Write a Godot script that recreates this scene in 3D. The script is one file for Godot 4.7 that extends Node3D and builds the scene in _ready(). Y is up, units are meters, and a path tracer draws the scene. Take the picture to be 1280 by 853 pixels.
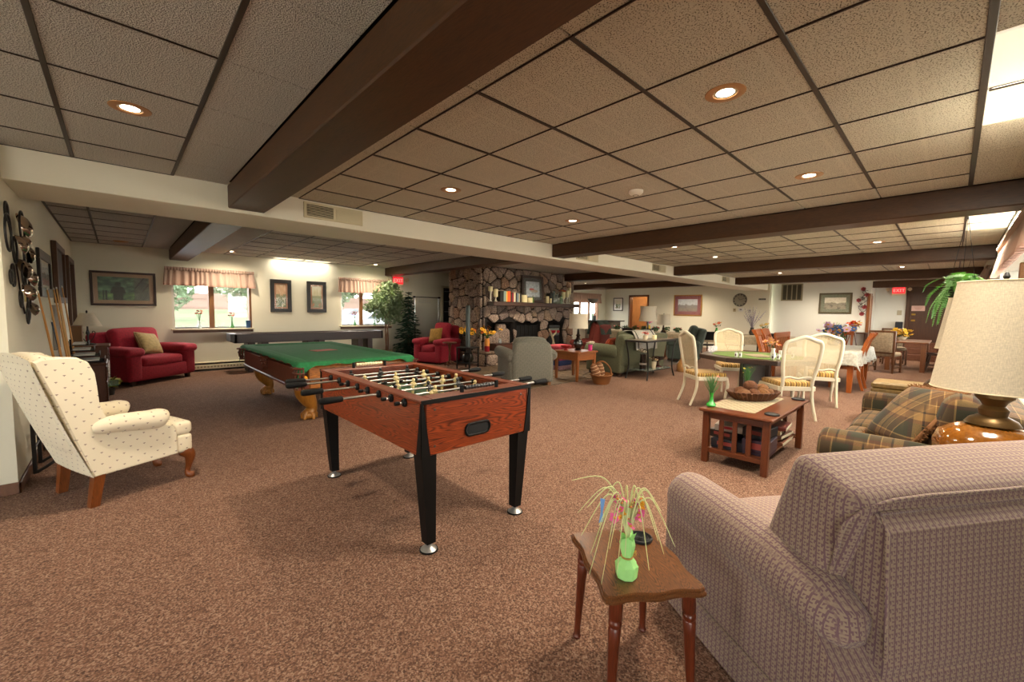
extends Node3D
# A large recreation room. X runs along the dropped soffit, -Z towards the garden windows, Y is up.
var names := {}
var T := {}
var mcache := {}
var rng := RandomNumberGenerator.new()
const CEIL := 2.567

class G:
	var st := SurfaceTool.new()
	var t := Transform3D()
	var sg := 0
	func _init():
		st.begin(Mesh.PRIMITIVE_TRIANGLES)
	func sm():
		sg += 1
		st.set_smooth_group(sg)
	func fl():
		st.set_smooth_group(-1)
	func tri(a: Vector3, b: Vector3, c: Vector3, o: Vector3, ua := Vector2.ZERO, ub := Vector2.ZERO, uc := Vector2.ZERO):
		if (b - a).cross(c - a).dot(o) > 0.0:
			var s := b
			b = c
			c = s
			var w := ub
			ub = uc
			uc = w
		st.set_uv(ua)
		st.add_vertex(t * a)
		st.set_uv(ub)
		st.add_vertex(t * b)
		st.set_uv(uc)
		st.add_vertex(t * c)
	func quad(a: Vector3, b: Vector3, c: Vector3, d: Vector3, o: Vector3, ua := Vector2(0, 1), ub := Vector2(1, 1), uc := Vector2(1, 0), ud := Vector2(0, 0)):
		tri(a, b, c, o, ua, ub, uc)
		tri(a, c, d, o, ua, uc, ud)
	func box(c: Vector3, s: Vector3, b := 0.0):
		fl()
		var h := s * 0.5
		b = minf(b, minf(h.x, minf(h.y, h.z)) * 0.95)
		var i := Vector3(h.x - b, h.y - b, h.z - b)
		for m in 3:
			var k: int = (m + 1) % 3
			var l: int = (m + 2) % 3
			for q in [-1.0, 1.0]:
				var o := Vector3.ZERO
				o[m] = q
				var P := []
				for e in [[-1.0, -1.0], [1.0, -1.0], [1.0, 1.0], [-1.0, 1.0]]:
					var p := Vector3.ZERO
					p[m] = q * h[m]
					p[k] = e[0] * i[k]
					p[l] = e[1] * i[l]
					P.append(c + p)
				quad(P[0], P[1], P[2], P[3], o)
		if b <= 0.0:
			return
		for m in 3:
			var k: int = (m + 1) % 3
			var l: int = (m + 2) % 3
			for q in [-1.0, 1.0]:
				for w in [-1.0, 1.0]:
					var o := Vector3.ZERO
					o[m] = q
					o[k] = w
					var P := []
					for e in [[0, -1.0], [0, 1.0], [1, 1.0], [1, -1.0]]:
						var p := Vector3.ZERO
						p[m] = q * (h[m] if e[0] == 0 else i[m])
						p[k] = w * (i[k] if e[0] == 0 else h[k])
						p[l] = e[1] * i[l]
						P.append(c + p)
					quad(P[0], P[1], P[2], P[3], o)
		for x in [-1.0, 1.0]:
			for y in [-1.0, 1.0]:
				for z in [-1.0, 1.0]:
					tri(c + Vector3(x * h.x, y * i.y, z * i.z), c + Vector3(x * i.x, y * h.y, z * i.z), c + Vector3(x * i.x, y * i.y, z * h.z), Vector3(x, y, z))
	# a post between two rectangles (centre, size in x and z)
	func post(c0: Vector3, s0: Vector2, c1: Vector3, s1: Vector2):
		fl()
		var A := []
		var B := []
		for e in [[-.5, -.5], [.5, -.5], [.5, .5], [-.5, .5]]:
			A.append(c0 + Vector3(e[0] * s0.x, 0, e[1] * s0.y))
			B.append(c1 + Vector3(e[0] * s1.x, 0, e[1] * s1.y))
		var cc := (c0 + c1) * 0.5
		for n in 4:
			var n2: int = (n + 1) % 4
			quad(A[n], A[n2], B[n2], B[n], (A[n] + A[n2] + B[n] + B[n2]) * .25 - cc)
		quad(A[0], A[1], A[2], A[3], c0 - c1)
		quad(B[0], B[1], B[2], B[3], c1 - c0)
	func lathe(prof: Array, seg := 16, c := Vector3.ZERO):
		sm()
		for n in prof.size() - 1:
			var a: Vector2 = prof[n]
			var b: Vector2 = prof[n + 1]
			if a.distance_to(b) < 1e-6:
				continue
			if n > 0 and absf((a - (prof[n - 1] as Vector2)).angle_to(b - a)) > 0.75:
				sm()
			for j in seg:
				var t0 := TAU * j / seg
				var t1 := TAU * (j + 1) / seg
				var d0 := Vector3(cos(t0), 0, sin(t0))
				var d1 := Vector3(cos(t1), 0, sin(t1))
				var o := (d0 + d1) * (b.y - a.y) - Vector3.UP * (b.x - a.x) * 2.0
				var p0 := c + d0 * a.x + Vector3.UP * a.y
				var p1 := c + d1 * a.x + Vector3.UP * a.y
				var p2 := c + d1 * b.x + Vector3.UP * b.y
				var p3 := c + d0 * b.x + Vector3.UP * b.y
				var u0 := float(j) / seg
				var u1 := float(j + 1) / seg
				if a.x > 1e-5:
					tri(p0, p1, p2, o, Vector2(u0, a.y), Vector2(u1, a.y), Vector2(u1, b.y))
				if b.x > 1e-5:
					tri(p0, p2, p3, o, Vector2(u0, a.y), Vector2(u1, b.y), Vector2(u0, b.y))
	func tube(pts: Array, r, seg := 8, cap := true, closed := false, flat := Vector2.ONE):
		sm()
		var n := pts.size()
		var rings := []
		var side := Vector3.ZERO
		for i in n:
			var p: Vector3 = pts[i]
			var a: Vector3 = pts[(i - 1 + n) % n] if closed else pts[maxi(i - 1, 0)]
			var b: Vector3 = pts[(i + 1) % n] if closed else pts[mini(i + 1, n - 1)]
			var d := (b - a).normalized()
			if side == Vector3.ZERO:
				side = d.cross(Vector3.UP if absf(d.y) < 0.9 else Vector3.RIGHT).normalized()
			else:
				side = (side - d * side.dot(d)).normalized()
			var up := side.cross(d)
			var rad: float = r[i] if r is Array else r
			var ring := []
			for j in seg:
				var w := TAU * j / seg
				ring.append(p + side * cos(w) * rad * flat.x + up * sin(w) * rad * flat.y)
			rings.append(ring)
		for i in (n if closed else n - 1):
			var A: Array = rings[i]
			var B: Array = rings[(i + 1) % n]
			var mid: Vector3 = (pts[i] + pts[(i + 1) % n]) * 0.5
			for j in seg:
				var k := (j + 1) % seg
				quad(A[j], A[k], B[k], B[j], (A[j] + A[k] + B[j] + B[k]) * .25 - mid)
		if cap and not closed:
			fl()
			for j in range(1, seg - 1):
				tri(rings[0][0], rings[0][j], rings[0][j + 1], pts[0] - pts[1])
				tri(rings[n - 1][0], rings[n - 1][j], rings[n - 1][j + 1], pts[n - 1] - pts[n - 2])
	# polygon in XY, extruded from z0 to z1, with the z1 face drawn in by b
	func prism(poly: PackedVector2Array, z0: float, z1: float, b := 0.0, bz := 0.0):
		fl()
		var n := poly.size()
		var idx := Geometry2D.triangulate_polygon(poly)
		var cen := Vector2.ZERO
		for p in poly:
			cen += p / n
		var top := PackedVector2Array()
		for p in poly:
			top.append(p + (cen - p).normalized() * minf(b, p.distance_to(cen) * .8))
		var s := signf(z1 - z0)
		var zb := z1 - s * (bz if b > 0 else 0.0)
		for i in range(0, idx.size(), 3):
			var f := []
			var g := []
			var u := []
			for e in 3:
				var p := poly[idx[i + e]]
				f.append(Vector3(p.x, p.y, z0))
				g.append(Vector3(top[idx[i + e]].x, top[idx[i + e]].y, z1))
				u.append(p)
			tri(f[0], f[1], f[2], Vector3(0, 0, -s), u[0], u[1], u[2])
			tri(g[0], g[1], g[2], Vector3(0, 0, s), u[0], u[1], u[2])
		var area := 0.0
		for i in n:
			area += poly[i].cross(poly[(i + 1) % n])
		for i in n:
			var p := poly[i]
			var q := poly[(i + 1) % n]
			var nn := (q - p).orthogonal() * (-1.0 if area > 0 else 1.0)
			nn = Vector2((q - p).y, -(q - p).x) * signf(area)
			var o := Vector3(nn.x, nn.y, 0)
			quad(Vector3(p.x, p.y, z0), Vector3(q.x, q.y, z0), Vector3(q.x, q.y, zb), Vector3(p.x, p.y, zb), o)
			if b > 0:
				var p2 := top[i]
				var q2 := top[(i + 1) % n]
				quad(Vector3(p.x, p.y, zb), Vector3(q.x, q.y, zb), Vector3(q2.x, q2.y, z1), Vector3(p2.x, p2.y, z1), o + Vector3(0, 0, s) * o.length())
	# soft rounded block; puff swells the faces
	func pad(c: Vector3, s: Vector3, r := 0.05, puff := Vector3.ZERO, k := 4, warp = null):
		sm()
		var h := s * 0.5
		r = minf(r, minf(h.x, minf(h.y, h.z)))
		var L := []
		for a in 3:
			var l := []
			for e in [0.0, .3, .65]:
				l.append(-h[a] + r * e)
			for e in k + 1:
				l.append(lerpf(-h[a] + r, h[a] - r, float(e) / k))
			for e in [.65, .3, 0.0]:
				l.append(h[a] - r * e)
			L.append(l)
		for m in 3:
			var x: int = (m + 1) % 3
			var y: int = (m + 2) % 3
			for q in [-1.0, 1.0]:
				var nx: int = L[x].size()
				var ny: int = L[y].size()
				var P := []
				for i in nx:
					for j in ny:
						var p := Vector3.ZERO
						p[m] = q * h[m]
						p[x] = L[x][i]
						p[y] = L[y][j]
						var w := p.clamp(-(h - Vector3.ONE * r), h - Vector3.ONE * r)
						p = w + (p - w).normalized() * r
						var e := p / h
						p += Vector3(puff.x * e.x * (1 - e.y * e.y) * (1 - e.z * e.z), puff.y * e.y * (1 - e.x * e.x) * (1 - e.z * e.z), puff.z * e.z * (1 - e.x * e.x) * (1 - e.y * e.y))
						if warp != null:
							p = warp.call(p, e)
						P.append(c + p)
				var o := Vector3.ZERO
				o[m] = q
				for i in nx - 1:
					for j in ny - 1:
						var a: Vector3 = P[i * ny + j]
						var b: Vector3 = P[(i + 1) * ny + j]
						var d: Vector3 = P[(i + 1) * ny + j + 1]
						var f: Vector3 = P[i * ny + j + 1]
						# axes (x, y) follow m cyclically, so the order is fixed and survives any warp
						if q > 0:
							raw(a, d, b)
							raw(a, f, d)
						else:
							raw(a, b, d)
							raw(a, d, f)
	func raw(a: Vector3, b: Vector3, c: Vector3):
		if a.is_equal_approx(b) or b.is_equal_approx(c) or a.is_equal_approx(c):
			return
		st.set_uv(Vector2.ZERO)
		st.add_vertex(t * a)
		st.add_vertex(t * b)
		st.add_vertex(t * c)
	func grid(f: Callable, nu: int, nv: int):
		sm()
		var P := []
		for i in nu + 1:
			for j in nv + 1:
				P.append(f.call(float(i) / nu, float(j) / nv))
		for i in nu:
			for j in nv:
				var a: Vector3 = P[i * (nv + 1) + j]
				var b: Vector3 = P[(i + 1) * (nv + 1) + j]
				var c: Vector3 = P[(i + 1) * (nv + 1) + j + 1]
				var d: Vector3 = P[i * (nv + 1) + j + 1]
				var U := [Vector2(float(i) / nu, float(j) / nv), Vector2(float(i + 1) / nu, float(j) / nv), Vector2(float(i + 1) / nu, float(j + 1) / nv), Vector2(float(i) / nu, float(j + 1) / nv)]
				for e in [[0, 1, 2], [0, 2, 3]]:
					for w in e:
						st.set_uv(U[w])
						st.add_vertex(t * [a, b, c, d][w])
	func ell(c: Vector3, s: Vector3, seg := 12):
		var pr := []
		var n := maxi(4, seg / 2)
		for i in n + 1:
			var w := PI * i / n - PI / 2
			pr.append(Vector2(cos(w), sin(w)))
		pr[0].x = 0.0
		pr[n].x = 0.0
		var keep := t
		t = t * Transform3D(Basis.from_scale(s), c)
		lathe(pr, seg)
		t = keep
	func done() -> ArrayMesh:
		st.generate_normals()
		return st.commit()

func v2(a: Array) -> Array:
	var o := []
	for i in range(0, a.size(), 2):
		o.append(Vector2(a[i], a[i + 1]))
	return o
func poly(a: Array) -> PackedVector2Array:
	return PackedVector2Array(v2(a))
func curve(pts: Array, n := 4) -> Array:
	var o := []
	for i in pts.size() - 1:
		var a: Vector3 = pts[maxi(i - 1, 0)]
		var d: Vector3 = pts[mini(i + 2, pts.size() - 1)]
		for k in n:
			o.append((pts[i] as Vector3).cubic_interpolate(pts[i + 1], a, d, float(k) / n))
	o.append(pts[-1])
	return o
func numbered(called: String) -> String:
	var k: int = names.get(called, 0)
	names[called] = k + 1
	return called if k == 0 else "%s_%03d" % [called, k]
func obj(called: String, g, m: Material, parent: Node = self, at := Vector3.ZERO, yaw := 0.0) -> MeshInstance3D:
	var o := MeshInstance3D.new()
	o.mesh = g.done() if g is G else g
	o.set_surface_override_material(0, m)
	o.name = numbered(called) if parent == self else called
	parent.add_child(o, true)
	o.position = at
	o.rotation.y = yaw
	return o
func tag(o: Node, label: String, cat: String, group := "") -> Node:
	o.set_meta("label", label)
	o.set_meta("category", cat)
	if group:
		o.set_meta("group", group)
	return o
func thing(called: String, label: String, cat: String, at := Vector3.ZERO, yaw := 0.0, group := "") -> Node3D:
	var o := Node3D.new()
	o.name = numbered(called)
	add_child(o)
	o.position = at
	o.rotation.y = yaw
	tag(o, label, cat, group)
	return o
func dup(r: Node3D, label: String, at: Vector3, yaw := 0.0) -> Node3D:
	var c: Node3D = r.duplicate()
	var base := String(r.name)
	if base.length() > 4 and base.substr(base.length() - 4, 1) == "_" and base.right(3).is_valid_int():
		base = base.left(base.length() - 4)
	c.name = numbered(base)
	add_child(c)
	c.position = at
	c.rotation.y = yaw
	c.set_meta("label", label)
	return c
func st(called: String, g, m: Material, parent: Node = self) -> MeshInstance3D:
	var o := obj(called, g, m, parent)
	if parent == self:
		o.set_meta("kind", "structure")
	return o
func snode(called: String) -> Node3D:
	var o := Node3D.new()
	o.name = numbered(called)
	add_child(o)
	o.set_meta("kind", "structure")
	return o
func face(fx: float, fz: float) -> float:
	return atan2(-fx, -fz)
func bx(c: Vector3, s: Vector3, b := 0.0) -> G:
	var g := G.new()
	g.box(c, s, b)
	return g
func b2(x0: float, x1: float, y0: float, y1: float, z0: float, z1: float, b := 0.0) -> G:
	return bx(Vector3(x0 + x1, y0 + y1, z0 + z1) * .5, Vector3(absf(x1 - x0), absf(y1 - y0), absf(z1 - z0)), b)
func cyl(r: float, y0: float, y1: float, seg := 14, c := Vector3.ZERO) -> G:
	var g := G.new()
	g.lathe(v2([0, y0, r, y0, r, y1, 0, y1]), seg, c)
	return g
func lat(a: Array, seg := 16, c := Vector3.ZERO) -> G:
	var g := G.new()
	g.lathe(v2(a), seg, c)
	return g
func tub(pts: Array, r, seg := 8) -> G:
	var g := G.new()
	g.tube(pts, r, seg)
	return g
func V(x: float, y: float, z: float) -> Vector3:
	return Vector3(x, y, z)

# ---------- procedural surfaces ----------
func nimg(sz: int, freq: float, sd: int, octaves := 3, kind := FastNoiseLite.TYPE_SIMPLEX_SMOOTH) -> PackedByteArray:
	var f := FastNoiseLite.new()
	f.seed = sd
	f.frequency = freq
	f.noise_type = kind
	f.fractal_octaves = octaves
	var im := f.get_seamless_image(sz, sz)
	im.convert(Image.FORMAT_L8)
	return im.get_data()
func lut(stops: Array) -> Array:
	var o := []
	for i in 256:
		var x := i / 255.0 * (stops.size() - 1)
		var k := mini(int(x), stops.size() - 2)
		o.append((stops[k] as Color).lerp(stops[k + 1], x - k))
	return o
func ramp(b: PackedByteArray, sz: int, stops: Array) -> ImageTexture:
	var l := lut(stops)
	var d := PackedByteArray()
	d.resize(sz * sz * 3)
	for i in sz * sz:
		var c: Color = l[b[i]]
		d[i * 3] = c.r8
		d[i * 3 + 1] = c.g8
		d[i * 3 + 2] = c.b8
	return ImageTexture.create_from_image(Image.create_from_data(sz, sz, false, Image.FORMAT_RGB8, d))
func paint(w: int, h: int, f: Callable) -> ImageTexture:
	var im := Image.create(w, h, false, Image.FORMAT_RGBA8)
	for y in h:
		for x in w:
			im.set_pixel(x, y, f.call(x, y))
	return ImageTexture.create_from_image(im)
func C(s: String) -> Color:
	return Color.html(s)
func textures():
	var g := Color.WHITE
	var n1 := nimg(512, .006, 3, 2)
	var n2 := nimg(512, .06, 4, 3)
	var n3 := nimg(512, .22, 5, 2)
	var wood := PackedByteArray()
	var soft := PackedByteArray()
	wood.resize(512 * 512)
	soft.resize(512 * 512)
	for i in 512 * 512:
		var r: float = absf(fposmod(n1[i] / 255.0 * 13.0, 1.0) * 2.0 - 1.0)
		r = pow(r, .6)
		wood[i] = int(clampf(r * .72 + n2[i] / 255.0 * .3 - .02, 0, 1) * 255)
		soft[i] = int(clampf(r * .25 + n2[i] / 255.0 * .5 + n1[i] / 255.0 * .3, 0, 1) * 255)
	T.wood = ramp(wood, 512, [Color(.24, .19, .17), Color(.72, .69, .67), Color(1, 1, 1)])
	T.soft = ramp(soft, 512, [Color(.55, .52, .5), Color(.82, .81, .8), Color(1, 1, 1)])
	T.fine = ramp(n3, 512, [Color(.62, .62, .62), Color(1, 1, 1)])
	T.blot = ramp(nimg(256, .02, 8, 4), 256, [Color(.78, .78, .78), Color(1, 1, 1)])
	T.rough = ramp(nimg(512, .1, 9, 4), 512, [Color.BLACK, Color.WHITE])
	# carpet: pile of tan, brown and grey-rose yarn ends
	var cf := FastNoiseLite.new()
	cf.seed = 11
	cf.noise_type = FastNoiseLite.TYPE_CELLULAR
	cf.cellular_return_type = FastNoiseLite.RETURN_CELL_VALUE
	cf.frequency = .19
	cf.fractal_type = FastNoiseLite.FRACTAL_NONE
	var ci := cf.get_seamless_image(512, 512)
	ci.convert(Image.FORMAT_L8)
	var c1 := ci.get_data()
	var c2 := nimg(512, .045, 12, 3)
	var c3 := nimg(512, .3, 13, 2)
	var cb := PackedByteArray()
	cb.resize(512 * 512)
	for i in 512 * 512:
		cb[i] = int(clampf((c1[i] / 255.0 - .5) * .55 + .46 + (c2[i] / 255.0 - .5) * .3 + (c3[i] / 255.0 - .5) * .3, 0, 1) * 255)
	T.carpet = ramp(cb, 512, [C("3c2b22"), C("674a3c"), C("8d6c5a"), C("b09686"), C("d6c6b8")])
	T.carpeth = ramp(cb, 512, [Color.BLACK, Color.WHITE])
	# ceiling board: coarse plaster-like surface
	var t1 := nimg(512, .07, 21, 3)
	var t2 := nimg(512, .11, 22, 1)
	T.tileh = ramp(t1, 512, [Color.BLACK, Color(.8, .8, .8), Color.WHITE])
	var pit := PackedByteArray()
	pit.resize(512 * 512)
	for i in 512 * 512:
		pit[i] = 40 if t2[i] > 192 else int(200 + t1[i] * .21)
	T.plaster = ramp(t1, 512, [Color(.42, .41, .39), Color(.86, .85, .84), Color(1, 1, 1)])
	T.pit = ramp(pit, 512, [Color(.26, .23, .2), Color(.78, .77, .75), Color(1, 1, 1)])
	T.stone = ramp(nimg(512, .018, 31, 5), 512, [C("4f4543"), C("8d7f76"), C("b3a498"), C("d8cabd")])
	T.stoneh = ramp(nimg(512, .05, 32, 5), 512, [Color.BLACK, Color.WHITE])
	# linen weave
	T.linen = paint(256, 256, func(x, y):
		var a: float = n3[(y % 512) * 512 + (x / 6) % 512] / 255.0
		var b: float = n3[((y / 6) % 512) * 512 + (x + 200) % 512] / 255.0
		var k: float = .74 + .26 * (a + b) * .5 + (.06 if (x + y) % 2 else 0.0)
		return Color(k, k, k))
	# upholstery prints (each repeats)
	T.sprig = paint(128, 128, func(x, y):
		var c := C("ded4bb")
		for o in [Vector2(32, 32), Vector2(96, 96)]:
			var d: Vector2 = Vector2(x, y) - o
			if d.length() < 5.0 or (absf(d.y + 3) < 5 and absf(d.x) < 14 - absf(d.y + 3) * 1.6) or (d.y > 0 and d.y < 12 and absf(d.x) < 6 - d.y * .5):
				c = C("8f7d74")
		if y % 8 < 2:
			c = c.darkened(.03)
		return c)
	T.hound = paint(64, 64, func(x, y):
		var u: int = x % 32
		var w: int = y % 32
		var k := false
		if w < 16:
			k = u < 16 or (u - 16 > w and u < 28)
			if u >= 6 and u < 10 and w > 8:
				k = false
		else:
			k = (u < 8) or (u > 20 and w < 22)
		var c := C("6f5359") if k else C("95826f")
		return c.darkened(.08 if (x + y) % 3 == 0 else 0.0))
	T.plaid = paint(256, 256, func(x, y):
		var f := func(p: int) -> Color:
			if p < 80: return C("2a2b15")
			if p < 88: return C("a88c58")
			if p < 140: return C("573a1c")
			if p < 145: return C("b89c66")
			if p < 185: return C("77592f")
			if p < 195: return C("241409")
			if p < 236: return C("8f7040")
			return C("3c1d10")
		var a: Color = f.call(x)
		var b: Color = f.call(y)
		return a if (x / 2 + y / 2) % 2 == 0 else b)
	T.stripe = paint(128, 8, func(x, _y):
		var p: int = x % 64
		return C("b08a3c") if p < 20 else (C("8a5e24") if p < 30 else (C("c8a458") if p < 50 else C("6e4a1e"))))
	T.cane = paint(64, 64, func(x, y):
		var u: int = x % 16
		var w: int = y % 16
		var k: bool = u < 5 or w < 5 or absi(u - w) < 2 or absi(15 - u - w) < 2
		var c := C("d9c9a6") if (u < 5) != (w < 5) else C("c7b48c")
		c.a = 1.0 if k else 0.0
		return c)
	T.wicker = paint(64, 64, func(x, y):
		var u: float = fposmod(x / 16.0 + (0.5 if (y / 8) % 2 else 0.0), 1.0)
		var w: float = fposmod(y / 8.0, 1.0)
		var k: float = sin(u * PI) * .5 + sin(w * PI) * .5
		return Color(.35 + .65 * k, .35 + .6 * k, .35 + .55 * k))
	T.lace = paint(128, 128, func(x, y):
		var d: float = sin(x * .098) * sin(y * .098) + .5 * sin(x * .295 + 1.0) * sin(y * .295)
		return C("a09276") if d > .12 else C("85775e"))
	T.knit = paint(64, 64, func(x, y):
		var k: float = .55 + .45 * absf(sin(x * PI / 8.0)) * absf(sin(y * PI / 10.0 + x * PI / 16.0))
		return Color(k, k, k))

func mt(key: String, col: String, rough := .8, metal := 0.0, o := {}) -> StandardMaterial3D:
	if mcache.has(key):
		return mcache[key]
	var m := StandardMaterial3D.new()
	m.resource_name = key
	m.albedo_color = C(col)
	m.roughness = rough
	m.metallic = metal
	if o.has("tex"):
		m.albedo_texture = o.tex
		m.uv1_scale = o.get("sc", Vector3.ONE)
		if not o.get("uv", false):
			m.uv1_triplanar = true
			m.uv1_triplanar_sharpness = 8.0
			m.uv1_world_triplanar = o.get("world", false)
	if o.has("hm"):
		m.heightmap_enabled = true
		m.heightmap_texture = o.hm
		m.heightmap_scale = o.get("hs", .2)
		if not o.has("tex"):
			m.uv1_scale = o.get("sc", Vector3.ONE)
			m.uv1_triplanar = true
			m.uv1_world_triplanar = o.get("world", false)
	if o.has("spec"):
		m.metallic_specular = o.spec
	if o.has("rim"):
		m.rim_enabled = true
		m.rim = o.rim
		m.rim_tint = .6
	if o.has("coat"):
		m.clearcoat_enabled = true
		m.clearcoat = o.coat
		m.clearcoat_roughness = .15
	if o.has("emit"):
		m.emission_enabled = true
		m.emission = C(o.emit)
		m.emission_energy_multiplier = o.get("en", 1.0)
	if o.has("alpha"):
		m.transparency = BaseMaterial3D.TRANSPARENCY_ALPHA
		m.albedo_color.a = o.alpha
	if o.has("cut"):
		m.transparency = BaseMaterial3D.TRANSPARENCY_ALPHA_SCISSOR
		m.alpha_scissor_threshold = .5
	if o.has("back"):
		m.backlight_enabled = true
		m.backlight = C(o.back)
	mcache[key] = m
	return m
# wood with the grain along one axis of the object
func wood(key: String, col: String, axis := 0, rough := .45, strong := true, s := 1.0) -> StandardMaterial3D:
	var sc := Vector3.ONE * 5.0 * s
	sc[axis] = .55 * s
	return mt(key + str(axis), col, rough, 0.0, {"tex": T.wood if strong else T.soft, "sc": sc})
func cloth(key: String, col: String, rim := .3) -> StandardMaterial3D:
	return mt(key, col, .95, 0.0, {"tex": T.blot, "sc": Vector3.ONE * 3.0, "rim": rim, "hm": T.fine, "hs": .06})

func wallx(g: G, x0: float, x1: float, z0: float, z1: float, h: float, op: Array):
	# a wall along X with rectangular openings [x0, x1, y0, y1]
	var x := x0
	for o in op:
		g.box(V((x + o[0]) * .5, h * .5, (z0 + z1) * .5), V(o[0] - x, h, absf(z1 - z0)))
		g.box(V((o[0] + o[1]) * .5, o[2] * .5, (z0 + z1) * .5), V(o[1] - o[0], o[2], absf(z1 - z0)))
		g.box(V((o[0] + o[1]) * .5, (o[3] + h) * .5, (z0 + z1) * .5), V(o[1] - o[0], h - o[3], absf(z1 - z0)))
		x = o[1]
	g.box(V((x + x1) * .5, h * .5, (z0 + z1) * .5), V(x1 - x, h, absf(z1 - z0)))

func _ready():
	rng.seed = 7
	# ---- camera, sky, exposure
	var cam := Camera3D.new()
	cam.transform = Transform3D(Basis(V(.72671865, .01432929, .68678576), V(.0389078, .99731883, -.06197843), V(-.68583248, .0717622, .72421267)), V(0, 1.4, 0))
	cam.fov = 78.716
	cam.near = .02
	cam.far = 400
	add_child(cam)
	var we := WorldEnvironment.new()
	var env := Environment.new()
	env.background_mode = Environment.BG_SKY
	var sm := ProceduralSkyMaterial.new()
	sm.sky_top_color = C("d0d3d4")
	sm.sky_horizon_color = C("f0eee8")
	sm.ground_horizon_color = C("c9d0c4")
	sm.ground_bottom_color = C("7f8a70")
	sm.sky_curve = .3
	sm.energy_multiplier = 6.6
	var sky := Sky.new()
	sky.sky_material = sm
	env.sky = sky
	env.ambient_light_source = Environment.AMBIENT_SOURCE_DISABLED
	env.reflected_light_source = Environment.REFLECTION_SOURCE_SKY
	env.tonemap_mode = Environment.TONE_MAPPER_LINEAR
	env.tonemap_exposure = 2.6
	env.sdfgi_enabled = true
	env.ssao_enabled = true
	env.ssil_enabled = true
	we.environment = env
	add_child(we)
	textures()
	shell()
	ceiling_work()
	beams()
	ceiling_fittings()
	windows()
	outdoors()
	fireplace()
	left_corner()
	pool_room()
	foosball()
	fireside()
	lounge_near()
	lounge_plaid()
	dining()
	far_wall()

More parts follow.
